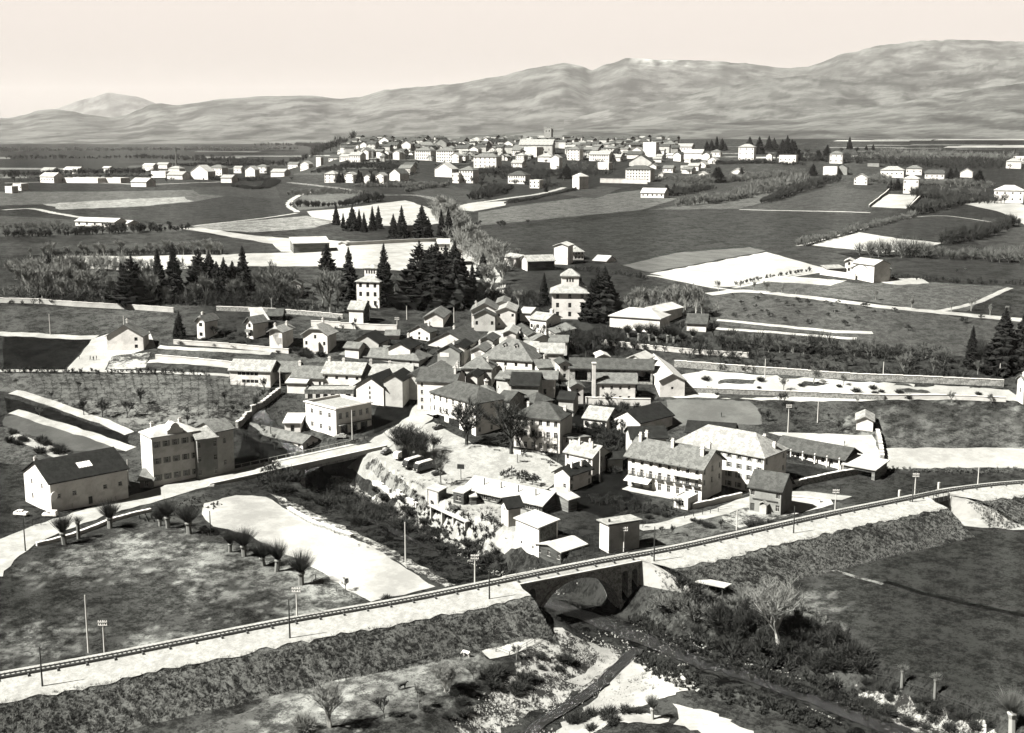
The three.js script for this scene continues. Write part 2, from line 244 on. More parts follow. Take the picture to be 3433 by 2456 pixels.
field('D', 'rock', [[735, 1052], [790, 1072], [870, 1120], [960, 1165], [985, 1190], [1090, 1225], [1080, 1240], [990, 1205], [900, 1165], [830, 1128], [770, 1090], [712, 1068]], .1, 'rock_bank', 16, 1.5);
field('D', 'rock', [[600, 1094], [640, 1110], [720, 1150], [800, 1185], [880, 1225], [960, 1270], [1010, 1298], [985, 1302], [900, 1258], [800, 1198], [700, 1158], [620, 1118]], .1, 'rock_bank', 16, 1.2);
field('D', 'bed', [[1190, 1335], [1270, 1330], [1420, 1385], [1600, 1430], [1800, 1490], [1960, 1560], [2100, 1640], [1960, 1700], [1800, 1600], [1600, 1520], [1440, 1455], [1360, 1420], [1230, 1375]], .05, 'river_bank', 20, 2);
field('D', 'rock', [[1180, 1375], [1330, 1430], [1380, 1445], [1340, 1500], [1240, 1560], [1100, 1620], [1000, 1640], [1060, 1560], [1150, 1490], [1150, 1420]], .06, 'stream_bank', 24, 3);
field('D', 'white', [[1385, 1462], [1440, 1470], [1530, 1505], [1560, 1530], [1480, 1545], [1380, 1580], [1300, 1640], [1190, 1680], [1230, 1625], [1320, 1550]], .11, 'gravel_bar', 20, 2);
field('D', 'white', [[1305, 1425], [1360, 1445], [1372, 1470], [1330, 1495], [1290, 1520], [1255, 1515], [1320, 1475], [1340, 1455]], .12, 'gravel_bar', 20, 1.5);
field('D', 'white', [[1060, 1442], [1130, 1410], [1200, 1398], [1208, 1415], [1150, 1450], [1090, 1462]], .12, 'gravel_bar', 20, 1);
field('D', 'white', [[1300, 1580], [1420, 1580], [1480, 1592], [1470, 1605], [1320, 1600]], .13, 'gravel_bar', 20, 1.5);
field('D', 'white', [[1500, 1560], [1600, 1590], [1680, 1630], [1600, 1640], [1500, 1610]], .13, 'gravel_bar', 20, 2);
field('D', 'rock', [[1910, 1535], [1960, 1528], [2060, 1565], [2180, 1610], [2280, 1650], [2200, 1690], [2000, 1640], [1890, 1580]], .12, 'stony_bank', 14, 2);
field('D', 'dark', [[1700, 1320], [1830, 1255], [2060, 1190], [2120, 1172], [2300, 1178], [2400, 1640], [2060, 1545], [1880, 1480], [1760, 1420]], .05, 'meadow', 30, 1);
field('D', 'mid', [[640, 1530], [900, 1465], [1040, 1440], [1110, 1470], [1060, 1510], [930, 1570], [640, 1640], [400, 1640]], .05, 'meadow', 30, 2);
field('D', 'black', [[1232, 905], [1330, 900], [1400, 915], [1480, 950], [1400, 985], [1392, 1085], [1420, 1120], [1340, 1150], [1270, 1125], [1290, 1050], [1250, 1000]], .07, 'garden_plot', 16, 1.5);  // garden soil near black, with the yard shade painted into its colour
field('D', 'black', [[850, 880], [905, 850], [930, 880], [905, 930], [830, 960], [822, 930]], .07, 'street_shade', 16, .6);  // black patch that paints the shade lying in the street
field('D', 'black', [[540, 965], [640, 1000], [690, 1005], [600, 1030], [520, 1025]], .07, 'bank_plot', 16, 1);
// --- behind the railway, right of the river
field('D', 'mid', [[1420, 1190], [1530, 1150], [1640, 1120], [1760, 1110], [1760, 1142], [1650, 1170], [1500, 1205], [1420, 1218]], .05, 'orchard_plot', 22, 1);
field('D', 'pale', [[1590, 1132], [1650, 1118], [1700, 1120], [1760, 1125], [1760, 1140], [1640, 1172], [1600, 1150]], .1, 'garden_plot', 16, 1);
field('D', 'white', [[1725, 1110], [1830, 1098], [1850, 1118], [1760, 1142]], .12, 'yard', 16, .6);
field('D', 'dark', [[1730, 1080], [1960, 1045], [2275, 1042], [2275, 1062], [2080, 1080], [1900, 1118], [1750, 1100]], .05, 'meadow', 26, 1);
field('D', 'white', [[1960, 993], [2420, 993], [2420, 1040], [2160, 1036], [1960, 1040]], .06, 'pale_field');
field('D', 'white', [[1700, 958], [1935, 965], [1950, 1000], [1955, 1028], [1900, 1030], [1870, 1000]], .08, 'yard', 20, .6);
field('D', 'dark', [[1728, 1022], [1880, 1050], [1870, 1062], [1745, 1078]], .1, 'garden_plot', 14, .5);
field('D', 'pasture', [[1888, 888], [2060, 893], [2275, 912], [2420, 918], [2420, 990], [1956, 990], [1938, 955]], .05, 'meadow');
field('D', 'smooth', [[1478, 886], [1662, 888], [1685, 910], [1690, 940], [1480, 944]], .06, 'seed_field');
field('D', 'white', [[1490, 832], [1560, 822], [1800, 838], [1900, 846], [2060, 852], [2240, 865], [2275, 890], [2100, 885], [1800, 890], [1480, 880]], .06, 'garden_terrace');
for (const q of [[[20, 1150], [280, 1150], [270, 1180], [20, 1178]], [[1320, 1178], [1440, 1178], [1440, 1197], [1320, 1195]], [[1460, 1178], [1600, 1182], [1600, 1200], [1460, 1198]], [[1360, 1215], [1520, 1222], [1580, 1246], [1400, 1242]], [[20, 1240], [400, 1240], [560, 1275], [20, 1292]], [[450, 1105], [600, 1105], [640, 1135], [480, 1145]], [[1860, 1193], [1950, 1195], [1950, 1212], [1860, 1210]], [[1990, 1193], [2110, 1198], [2110, 1214], [1990, 1210]], [[620, 1170], [760, 1160], [800, 1190], [640, 1200]], [[1000, 1260], [1300, 1270], [1280, 1292], [990, 1285]]]) field('a8', 'pasture', q, .12, 'garden_plot', 16, 1.2);
field('D', 'dark', [[1280, 715], [1540, 735], [1700, 768], [1900, 790], [2060, 805], [2200, 810], [2225, 838], [2060, 832], [1780, 820], [1500, 800], [1420, 770], [1300, 760]], .06, 'meadow');
field('D', 'farM', [[1570, 655], [1640, 648], [1900, 672], [2120, 702], [2270, 715], [2270, 790], [2050, 790], [1850, 745], [1590, 718]], .05, 'orchard_field');
field('D', 'pasture', [[1590, 722], [1850, 748], [1900, 752], [1890, 765], [1600, 742]], .08, 'garden_plot');
field('D', 'white', [[1442, 606], [1530, 590], [1700, 558], [1770, 578], [1842, 598], [1740, 612], [1622, 636], [1560, 634]], .06, 'pale_field');
field('D', 'white', [[1640, 612], [1740, 612], [1880, 622], [1840, 634], [1780, 628], [1680, 624]], .1, 'yard');
field('D', 'farM', [[1620, 640], [1760, 615], [1900, 628], [2060, 625], [2240, 635], [2140, 690], [2080, 690], [1850, 658]], .07, 'meadow');
field('D', 'white', [[1925, 620], [2040, 616], [2060, 628], [1990, 632]], .1, 'yard');
field('D', 'dark', [[1850, 560], [1930, 560], [2270, 590], [2270, 632], [1990, 618], [1960, 590]], .05, 'meadow');
field('D', 'white', [[1796, 543], [1905, 514], [1990, 528], [2088, 538], [2040, 552], [1960, 560]], .06, 'pale_field');
field('D', 'dark', [[1700, 556], [1770, 545], [1950, 560], [1880, 575], [1850, 598], [1780, 580]], .05, 'meadow');
field('D', 'dark', [[1905, 510], [2010, 482], [2090, 478], [2180, 490], [2150, 512], [2090, 536]], .05, 'meadow');
field('D', 'pasture', [[1060, 512], [1200, 500], [1480, 472], [1640, 468], [2000, 478], [1900, 505], [1770, 545], [1690, 552], [1440, 598], [1380, 588], [1250, 555], [1090, 542]], .05, 'meadow');
field('D', 'rows', [[1380, 588], [1500, 560], [1660, 548], [1700, 556], [1560, 582], [1440, 604]], .09, 'furrowed_field', 20, 1, .5);
field('D', 'dark', [[1640, 466], [1850, 412], [1960, 425], [1930, 462], [1920, 470]], .05, 'meadow');
field('D', 'white', [[1928, 458], [1972, 430], [2035, 432], [2012, 462]], .09, 'walled_garden');
field('D', 'white', [[2140, 452], [2230, 440], [2275, 455], [2275, 500], [2220, 470]], .09, 'yard');
field('D', 'dark', [[2180, 480], [2275, 500], [2275, 560], [2200, 555], [2150, 530]], .05, 'meadow');
field('D', 'mid', [[1440, 465], [1600, 440], [1760, 410], [1830, 410], [1640, 462]], .05, 'meadow');
// --- left
field('D', 'black', [[6, 746], [205, 751], [175, 785], [140, 820], [6, 820]], .06, 'ploughed_plot', 38, .6);
field('D', 'white', [[205, 751], [250, 736], [330, 735], [345, 770], [320, 775], [240, 800], [232, 822], [142, 821], [178, 785]], .07, 'earth_ramp', 38, .5);
field('D', 'pale', [[245, 790], [330, 780], [320, 815], [235, 822]], .1, 'garden_plot');
field('D', 'pasture', [[-60, 676], [160, 681], [385, 694], [330, 735], [250, 736], [205, 748], [-60, 742]], .05, 'meadow');
field('D', 'mid', [[-40, 826], [300, 830], [510, 834], [600, 862], [560, 930], [510, 950], [290, 950], [120, 905], [40, 875], [-40, 860]], .05, 'vine_plot', 30);
field('D', 'straw', [[110, 885], [300, 895], [470, 905], [560, 915], [520, 948], [400, 945], [280, 940], [150, 905]], .08, 'vine_plot', 22, 2);
field('D', 'pasture', [[350, 772], [520, 780], [700, 788], [740, 800], [600, 812], [500, 806], [340, 800]], .06, 'garden_plot');
field('D', 'black', [[10, 880], [130, 915], [280, 965], [290, 990], [180, 960], [10, 915]], .06, 'ploughed_plot');
field('D', 'smooth', [[6, 925], [60, 915], [200, 958], [285, 990], [280, 1000], [160, 1000], [60, 960], [6, 945]], .07, 'seed_field');
field('D', 'mid', [[-40, 945], [40, 945], [160, 1000], [120, 1025], [20, 1030], [-40, 1020]], .06, 'meadow');
field('D', 'pasture', [[-100, 530], [220, 545], [600, 520], [640, 548], [600, 560], [300, 565], [-100, 565]], .05, 'meadow');
field('D', 'mid', [[-100, 480], [6, 478], [420, 500], [400, 512], [200, 520], [-100, 528]], .05, 'meadow');
field('D', 'white', [[130, 566], [300, 568], [620, 560], [760, 552], [1050, 540], [1090, 560], [1060, 620], [900, 600], [700, 590], [520, 590], [300, 600], [120, 592]], .06, 'pale_field');
field('D', 'white', [[400, 506], [440, 504], [560, 522], [640, 528], [780, 535], [1000, 536], [1020, 552], [860, 560], [620, 558], [600, 540]], .1, 'pale_field');
field('D', 'mid', [[-100, 425], [240, 424], [430, 420], [620, 440], [500, 452], [260, 458], [100, 452], [-100, 458]], .05, 'meadow');
field('D', 'pale', [[90, 452], [260, 442], [400, 436], [420, 446], [300, 458], [140, 464]], .08, 'stubble_field', 60, 3);
field('D', 'dark', [[240, 458], [420, 448], [620, 412], [690, 420], [640, 448], [650, 470], [560, 488], [420, 498], [280, 484]], .06, 'meadow');
field('D', 'dark', [[420, 415], [610, 408], [620, 440], [440, 430]], .07, 'meadow');
field('D', 'pale', [[420, 500], [560, 488], [680, 478], [740, 490], [700, 505], [560, 515], [450, 508]], .08, 'stubble_field');
field('D', 'white', [[680, 468], [760, 462], [860, 448], [900, 444], [980, 470], [1000, 490], [940, 500], [760, 500], [700, 485]], .08, 'pale_field');
field('D', 'mid', [[650, 445], [700, 418], [830, 430], [800, 452], [660, 466]], .07, 'vine_plot');
field('D', 'pasture', [[900, 420], [1000, 410], [1090, 435], [1010, 470], [980, 462]], .06, 'meadow');
field('D', 'white', [[1010, 465], [1040, 450], [1130, 445], [1120, 455], [1050, 468]], .1, 'pale_field');
field('D', 'dark', [[1100, 432], [1200, 420], [1300, 430], [1130, 452]], .08, 'meadow');
field('D', 'mid', [[1060, 470], [1150, 455], [1420, 420], [1500, 440], [1420, 465], [1060, 500]], .05, 'meadow');
field('D', 'mid', [[1240, 430], [1330, 412], [1380, 416], [1320, 440]], .09, 'vine_plot');
// far plain: strips of fields and dark wood below the hills
seed(77);
for (let i = 0; i < 46; i++) { const u = rr(-60, 860), v = lerp(319, 398, Math.pow(rnd(), 1.4)), w = rr(60, 260), h = rr(1.2, 3.4) * (v - 300) / 40; field('D', ['dark', 'dark', 'mid', 'pale', 'black', 'pasture'][i % 6], [[u, v], [u + w, v + rr(-1, 1)], [u + w * .95, v + h], [u - 10, v + h]], .05 + i * .012, 'far_field', 120, .5); }
seed(78);
for (let i = 0; i < 34; i++) { const u = rr(1500, 2300), v = lerp(306, 352, rnd()), w = rr(60, 260), h = rr(1.2, 3.2); field('D', ['pale', 'mid', 'white', 'pasture', 'pale'][i % 5], [[u, v], [u + w, v + rr(-2, 2)], [u + w * .95, v + h], [u - 10, v + h]], .05 + i * .012, 'far_field', 120, .5); }
// --- roads
const roadA = [[-60, 1278], [0, 1232], [58, 1192], [163, 1153], [250, 1124], [338, 1099], [400, 1081], [466, 1064]].map((p) => g('D', p));
const bridgeA = roadA[roadA.length - 1].clone(), bridgeB = g('D', [832, 985]);
drape('road', strip(roadA, 8.6), M.road, .14, 14);
drape('road', strip([bridgeB, ...[[870, 968], [905, 948], [935, 920], [960, 880], [1000, 835], [1060, 790], [1100, 745], [1122, 705], [1112, 670], [1102, 640], [1085, 605], [1060, 560]].map((p) => g('D', p))], 7), M.road, .16, 14);
lane('D', 'pale', 7, [[1060, 560], [1030, 525], [1005, 490], [985, 455], [960, 440], [910, 432], [850, 432], [760, 418], [640, 404]], .13, 'road');
lane('D', 'white', 5, [[1005, 470], [1040, 452], [1120, 440], [1180, 432], [1250, 415]], .13, 'road');
lane('D', 'white', 5, [[1570, 652], [1640, 645], [1800, 660], [1960, 680], [2110, 695], [2290, 712]], .12);
lane('D', 'white', 2.6, [[1590, 709], [1700, 720], [1850, 735], [1935, 738]], .14); lane('D', 'white', 2.2, [[1580, 728], [1700, 736], [1800, 744], [1900, 752]], .14);
lane('D', 'white', 4, [[1640, 464], [1760, 467], [1900, 470], [1930, 471]], .12); lane('D', 'white', 2, [[1770, 545], [1900, 510], [2000, 484], [2090, 478], [2200, 492]], .12);
lane('D', 'white', 2.5, [[1440, 610], [1600, 640], [1640, 645]], .1); lane('D', 'white', 2.5, [[2080, 690], [2160, 672], [2240, 638]], .12); lane('D', 'white', 2.4, [[1630, 638], [1760, 612], [1840, 600]], .12);
lane('D', 'white', 4, [[-60, 740], [60, 742], [210, 750]], .12); lane('D', 'white', 1.8, [[-40, 822], [150, 822], [300, 824], [510, 832]], .12);
lane('D', 'white', 3.2, [[30, 868], [120, 895], [200, 925], [290, 960]], .12); lane('D', 'white', 3.4, [[30, 912], [110, 938], [200, 965], [290, 996]], .12); lane('D', 'white', 3.4, [[20, 968], [80, 985], [130, 1010], [140, 1030]], .12);
lane('D', 'white', 2.5, [[350, 770], [500, 778], [600, 784]], .12); lane('D', 'white', 2.5, [[330, 800], [430, 805], [520, 815]], .12);
lane('D', 'white', 5, [[6, 465], [60, 462], [120, 472], [180, 482]], .12); lane('D', 'white', 4, [[660, 470], [640, 455], [650, 440], [690, 425], [760, 418]], .13);
lane('D', 'white', 3, [[430, 500], [560, 486], [660, 472]], .12); lane('D', 'white', 5, [[10, 405], [150, 404], [330, 408], [500, 402]], .12);
lane('D', 'road', 4.5, [[1420, 1175], [1500, 1160], [1590, 1135], [1660, 1112], [1730, 1096], [1830, 1100], [1870, 1108]], .14);
lane('D', 'road', 7, [[2060, 1128], [2100, 1152], [2170, 1160], [2300, 1166], [2420, 1168]], .14, 'road');
lane('D', 'straw', 1.2, [[1810, 1252], [1900, 1280], [1960, 1295]], .12); lane('D', 'black', 1.6, [[1960, 1290], [2060, 1320], [2170, 1345], [2300, 1370]], .12, 'ditch');
// --- water
drape('river', strip(river.slice(2), 4.4), M.wet, .2, 12); drape('stream', strip(stream, 2.2), M.wet, .22, 12);

// ---------- hills and mountains ----------
function range(name, sky, d0, d1, foot, m, sd, rough) { // skyline in D pixels; slopes rise from distance d0 to the crest at d1
  const NU = 420, NT = 56, p = [], uv = [], col = [], idx = [], u0 = sky[0][0], u1 = sky[sky.length - 1][0];
  const sk = (u) => { for (let i = 1; i < sky.length; i++) if (u <= sky[i][0]) { const t = (u - sky[i - 1][0]) / (sky[i][0] - sky[i - 1][0]); return lerp(sky[i - 1][1], sky[i][1], t * t * (3 - 2 * t) * .6 + t * .4); } return sky[sky.length - 1][1]; };
  for (let j = 0; j <= NT; j++) for (let i = 0; i <= NU; i++) {
    const u = lerp(u0, u1, i / NU), t = j / NT * 1.25, d = lerp(d0, d1, t), r = ray(u * 1.5123, sk(u) * 1.5123), crest = EYE + r.y / -r.z * d1, x = r.x / -r.z * d;
    const spur = fbm(u / 95 + sd, t * 2.6 + sd * 3, 5) - .5, up = t < 1 ? Math.pow(t, 1.5) * (1 + rough * spur * (1 - t) * 1.3) : 1 - (t - 1) * 2.4;
    const y = foot + (crest - foot) * Math.max(0, up) + (t > .85 && t < 1.1 ? (fbm(u / 14, sd, 3) - .5) * .02 * (crest - foot) : 0);
    p.push(x, y, -d); uv.push(x / 2400, d / 2400); let c = (.85 + .3 * fbm(x / 700 + sd, y / 260, 3)) * (1 - .45 * sm(.48, .6, fbm(x / 130 + sd * 5, y / 70 + d / 700, 5))); if (sd === 1) c += 1.5 * sm(.86, .98, t) * sm(1240, 1300, u) * (1 - sm(1500, 1640, u)) * sm(.42, .56, fbm(u / 26, t * 9, 4)); if (sd > 1) { const f = fbm(x / 260 + 7, d / 520, 3); c *= sm(.62, .66, f) * (1 - sm(.25, .5, t)) * 1.1 + 1; } col.push(c, c, c);
  }
  for (let j = 0; j < NT; j++) for (let i = 0; i < NU; i++) { const a = j * (NU + 1) + i, b = a + 1, c = a + NU + 1, e = c + 1; idx.push(a, b, e, a, e, c); }
  const q = new THREE.BufferGeometry(); q.setAttribute('position', new THREE.Float32BufferAttribute(p, 3)); q.setAttribute('uv', new THREE.Float32BufferAttribute(uv, 2)); q.setAttribute('color', new THREE.Float32BufferAttribute(col, 3)); q.setIndex(idx); q.computeVertexNormals();
  return struct(mesh(name, q, m));
}
range('mountain', [[-300, 262], [0, 262], [100, 245], [200, 215], [240, 203], [300, 212], [380, 240], [470, 262], [600, 275]], 17000, 21000, 40, M.hill, 5, .2);
range('mountain', [[-500, 235], [-200, 262], [20, 260], [52, 254], [84, 243], [119, 240], [157, 245], [196, 253], [245, 259], [273, 255], [308, 241], [336, 229], [357, 227], [388, 232], [427, 227], [496, 217], [594, 211], [692, 210], [752, 217], [794, 213], [860, 196], [930, 190], [1000, 184], [1100, 168], [1180, 148], [1250, 136], [1285, 141], [1310, 153], [1350, 138], [1395, 124], [1450, 129], [1560, 131], [1650, 137], [1750, 148], [1790, 144], [1880, 114], [1960, 95], [2050, 86], [2150, 84], [2220, 88], [2290, 88], [2500, 80], [2900, 110]], 6200, 11500, 42, M.hill, 1, .55);
range('foothill', [[900, 306], [1080, 298], [1200, 288], [1320, 282], [1450, 277], [1600, 272], [1750, 262], [1850, 246], [1960, 232], [2080, 210], [2200, 190], [2300, 178], [2700, 150]], 2500, 5200, 46, M.hill, 2, .5);
range('foothill', [[1250, 262], [1400, 232], [1500, 214], [1600, 190], [1700, 172], [1790, 164], [1900, 168], [2000, 160], [2120, 150], [2220, 128], [2300, 120], [2700, 110]], 4600, 8200, 46, M.hill, 3, .6);
// ---------- railway ----------
const nearT = (u, v) => { const p = onPlane(u * 1.5123, v * 1.5123, 4); let b = 0, m = 1e9; for (let i = 0; i <= 2000; i++) { const q = trackCurve.getPointAt(i / 2000), e = Math.hypot(q.x - p.x, q.z - p.z); if (e < m) { m = e; b = i / 2000; } } return b; };
const tA = nearT(1137, 1287), tB = nearT(1406, 1232), tC = nearT(2040, 1099), tD = nearT(2092, 1090), tLen = trackCurve.getLength();
const frameAt = (t) => { const p = trackCurve.getPointAt(t), q = trackCurve.getTangentAt(t); const l = Math.hypot(q.x, q.z); return { p, tx: q.x / l, tz: q.z / l, nx: -q.z / l, nz: q.x / l }; };
const at = (F, o, y) => [F.p.x + F.nx * o, y, F.p.z + F.nz * o];
function sweep(t0, t1, sec, jag = 0, step = 1.2, s0 = 0, s1 = 0) { // sec: [offset, height] from back to front
  const n = Math.max(2, Math.round((t1 - t0) * tLen / step)), pos = [];
  const rows = []; for (let i = 0; i <= n; i++) { rows.push(sec.map(([o, y], j) => { const q = Math.max(0, o - 2.4) / tLen, F = frameAt(clamp(lerp(t0 + s0 * q, t1 + s1 * q, i / n))); const e = jag && j > 0 && j < sec.length - 1 ? (fbm(i * .45 + j * 9, j * 3.3, 3) - .5) * jag : sec === bedSec && j ? (fbm(i * .8, 3.3, 4) - .5) * 2.6 : 0; return at(F, o + e, y + (sec === bedSec && j === sec.length - 1 ? -e * .28 : e * .5)); })); }
  for (let i = 0; i < n; i++) for (let j = 0; j < sec.length - 1; j++) { const a = rows[i][j], b = rows[i][j + 1], c = rows[i + 1][j], d = rows[i + 1][j + 1]; pos.push(...a, ...b, ...d, ...a, ...d, ...c); }
  return pos;
}
const bedSec = [[-3, 3.5], [-2.4, 3.75], [-1.5, 3.95], [1.5, 3.95], [2.5, 3.7], [5, 3.6], [6.2, 3.52], [6.7, 3.5], [7.9, 3.27]];
const slopeSec = [[6.6, 3.42], [8.8, 2.85], [10.2, 2.0], [11.6, 1.0], [13.2, 0], [15, -1], [17.5, -2.4]], backSec = [[-11, -3], [-8, -.3], [-6, 1.3], [-4.2, 2.8], [-2.9, 3.52]];
const smoothGeo = (pos, s) => { const q = soup(pos, s); const n = pos.length / 3, c = new Float32Array(n * 3); for (let i = 0; i < n; i++) { const t = .45 + 1.1 * fbm(pos[i * 3] / 7, pos[i * 3 + 2] / 7 + pos[i * 3 + 1] / 5, 4); c.set([t, t, t], i * 3); } q.setAttribute('color', new THREE.BufferAttribute(c, 3)); return q; };
const splayA = 0, splayB = .6, splayC = 0, splayD = .72;
for (const [a, b, s0, s1] of [[0, tA, 0, Math.tan(splayA)], [tB, tC, Math.tan(splayB), Math.tan(splayC)], [tD, 1, Math.tan(splayD), 0]]) { // bank, interrupted by the viaduct and the underpass
  struct(mesh('ballast_bed', soup(sweep(a, b, bedSec, .14, 1.2, s0, s1), 1 / 9), M.ballast));
  struct(mesh('embankment', smoothGeo([...sweep(a, b, slopeSec, .5, 1.2, s0, s1), ...sweep(a, b, backSec, .5)], 1 / 16), M.scrub));
}
for (const [a, b] of [[tA, tB], [tC, tD]]) struct(mesh('ballast_bed', soup(sweep(a, b, [[-2.1, 3.6], [-1.6, 3.9], [1.6, 3.9], [2.1, 3.6]]), 1 / 9), M.ballast));
{
  const tr = thing('railway_track', new THREE.Vector3(0, 0, 0)); tag(tr, 'single narrow railway track on pale ballast crossing the foreground', 'track');
  for (const o of [-.5, .5, 1.15]) { const w = .055, h = o > 1 ? 4.32 : 4.17; mesh(o > 1 ? 'third_rail' : 'rail', soup([...sweep(0, 1, [[o - w, 4], [o - w, h], [o + w, h], [o + w, 4]], 0, 2)], 1), M.rail, tr); }
  const n = Math.floor(tLen / .72), sg = box(.2, .16, 1.9), rest = []; let made = 0;
  for (let i = 0; i < n; i++) { const F = frameAt((i + .5) / n), y = 3.985; if (made < 300 && (i % 1 === 0) && F.p.x > -95) { const s = mesh('sleeper', sg, M.sleeper, tr); s.position.set(F.p.x, y, F.p.z); s.rotation.y = Math.atan2(-F.tz, F.tx); made++; } else { const q = sg.clone(); q.applyMatrix4(new THREE.Matrix4().makeRotationY(Math.atan2(-F.tz, F.tx)).setPosition(F.p.x, y, F.p.z)); rest.push(q); } }
  if (rest.length) { const o = mesh('sleepers', join(rest), M.sleeper, tr); o.userData.kind = 'stuff'; }
  const bg = box(.22, .34, .9, 0, 0, .1), nb = Math.floor(tLen / 4.2);
  for (let i = 0; i < nb; i++) { const F = frameAt((i + .5) / nb), s = mesh('rail_bracket', bg, M.iron, tr), q = at(F, 1.3, 4.05); s.position.set(...q); s.rotation.y = Math.atan2(-F.tz, F.tx); }
}
// viaduct over the river
{
  const A = frameAt(tA).p, B = frameAt(tB).p, L = Math.hypot(B.x - A.x, B.z - A.z), ang = Math.atan2(-(B.z - A.z), B.x - A.x), W = 4.6;
  const v = thing('railway_viaduct', new THREE.Vector3(A.x, 0, A.z), ang); tag(v, 'stone railway viaduct with one wide arch and narrow spandrel arches over the river', 'bridge');
  const s = new THREE.Shape([[0, -7.5], [L, -7.5], [L, 3.45], [0, 3.45]].map((p) => new THREE.Vector2(...p)));
  const c = L * .5, rx = L * .335, spring = -6, crown = 2.55, h = new THREE.Path(); h.moveTo(c - rx, -7.4); h.lineTo(c - rx, spring); for (let i = 1; i < 24; i++) { const a = Math.PI * (1 - i / 24); h.lineTo(c + rx * Math.cos(a), spring + (crown - spring) * Math.sin(a)); } h.lineTo(c + rx, spring); h.lineTo(c + rx, -7.4); h.closePath(); s.holes.push(h);
  for (const [x, w, b] of [[.045, .05, -5], [.125, .05, -4], [.875, .05, -4], [.955, .05, -5]]) { const q = new THREE.Path(), x0 = (x - w / 2) * L, x1 = (x + w / 2) * L, r = w * L / 2, top = 2.2; q.moveTo(x0, b); q.lineTo(x0, top - r); for (let i = 1; i < 8; i++) { const a = Math.PI * (1 - i / 8); q.lineTo((x0 + x1) / 2 + r * Math.cos(a), top - r + r * Math.sin(a)); } q.lineTo(x1, top - r); q.lineTo(x1, b); q.closePath(); s.holes.push(q); }
  mesh('arch_wall', reuv(new THREE.ExtrudeGeometry(s, { depth: W, bevelEnabled: false }).translate(0, 0, -W / 2), 1 / 6), M.stone, v);
  for (const z of [-W / 2 - .12, W / 2 + .12]) { // ring of arch stones and deck edge
    const n = 26; for (let i = 0; i < n; i++) { const a0 = Math.PI * (1 - (i + .04) / n), a1 = Math.PI * (1 - (i + .96) / n), P = (a, r) => [c + (rx + r) * Math.cos(a), spring + (crown - spring + r) * Math.sin(a)], q = new THREE.Shape([P(a0, .02), P(a0, .75), P(a1, .75), P(a1, .02)].map((p) => new THREE.Vector2(...p))); if (z > 0) mesh('arch_stone', reuv(new THREE.ExtrudeGeometry(q, { depth: .22, bevelEnabled: false }).translate(0, 0, z - .11), 1 / 6), M.stone, v); }
    mesh('deck_edge', reuv(box(L + .6, .34, .5, L / 2, 3.62, z), 1 / 6), M.concrete, v);
  }
  const rails = thing('viaduct_railing', new THREE.Vector3(A.x, 0, A.z), ang); tag(rails, 'low iron hand rail along the back edge of the stone viaduct', 'railing');
  for (let x = .5; x < L; x += 2.2) mesh('post', box(.08, 1, .08, x, 4.29, -W / 2 - .2), M.iron, rails); mesh('hand_rail', box(L, .06, .06, L / 2, 4.82, -W / 2 - .2), M.iron, rails);
}
// splayed wing walls where the bank ends
function wing(t, dir, label, reach, splay, drop = -3.4) {
  const F = frameAt(t), o = thing('wing_wall', new THREE.Vector3(F.p.x + F.nx * 2.2, 0, F.p.z + F.nz * 2.2), Math.atan2(-F.tz, F.tx) + splay), s = new THREE.Shape([[0, 3.9], [1.2, 3.75], [reach, -.8], [reach, drop], [0, drop - 3]].map((p) => new THREE.Vector2(-p[0], p[1])));
  mesh('wall', reuv(new THREE.ExtrudeGeometry(s, { depth: .7, bevelEnabled: false }).rotateY(Math.PI / 2).translate(dir > 0 ? 0 : -.7, 0, 0), 1 / 6), M.concrete, o);
  mesh('coping', reuv(new THREE.ExtrudeGeometry(new THREE.Shape([[-.1, 3.95], [1.25, 3.8], [reach + .1, -.75], [reach + .1, -.5], [1.3, 4.1], [-.1, 4.25]].map((p) => new THREE.Vector2(-p[0], p[1]))), { depth: .8, bevelEnabled: false }).rotateY(Math.PI / 2).translate(dir > 0 ? -.05 : -.75, 0, 0), 1 / 6), M.concrete, o);
  tag(o, label, 'wall');
}
wing(tA, -1, 'long sloping wing wall at the bank end beside the wide viaduct arch', 10.5, splayA); wing(tB, 1, 'white triangular wing wall between the viaduct and the scrub bank', 11, splayB);
wing(tC, -1, 'sloping wing wall on the near side of the road underpass', 11, splayC); wing(tD, 1, 'white triangular wing wall facing the road at the underpass', 15, splayD);
{ // girder bridge over the lane
  const A = frameAt(tC).p, B = frameAt(tD).p, L = Math.hypot(B.x - A.x, B.z - A.z), o = thing('girder_bridge', new THREE.Vector3(A.x, 0, A.z), Math.atan2(-(B.z - A.z), B.x - A.x)); tag(o, 'short iron girder railway bridge over the road underpass', 'bridge');
  for (const z of [-2.2, 2.2]) { mesh('girder', box(L, 1.1, .18, L / 2, 3.1, z), M.iron, o); for (let x = .6; x < L; x += 1.5) mesh('stiffener', box(.12, 1.08, .2, x, 3.1, z + Math.sign(z) * .18), M.iron, o); for (let x = .4; x < L; x += 1.6) mesh('post', box(.08, 1.1, .08, x, 4.2, z), M.iron, o); mesh('hand_rail', box(L, .08, .08, L / 2, 4.75, z), M.iron, o); }
  mesh('deck', box(L, .2, 4.2, L / 2, 3.45, 0), M.iron, o); for (const x of [-.4, L + .4]) { mesh('abutment', reuv(box(.8, 7.6, 5.2, x, -.4, 0), 1 / 6), M.concrete, o); }
  for (const [x, z] of [[-3, -3.2], [L + 2.6, -3.2]]) mesh('pier', box(.5, 1.6, .5, x, 4.2, z), M.concrete, o);
}
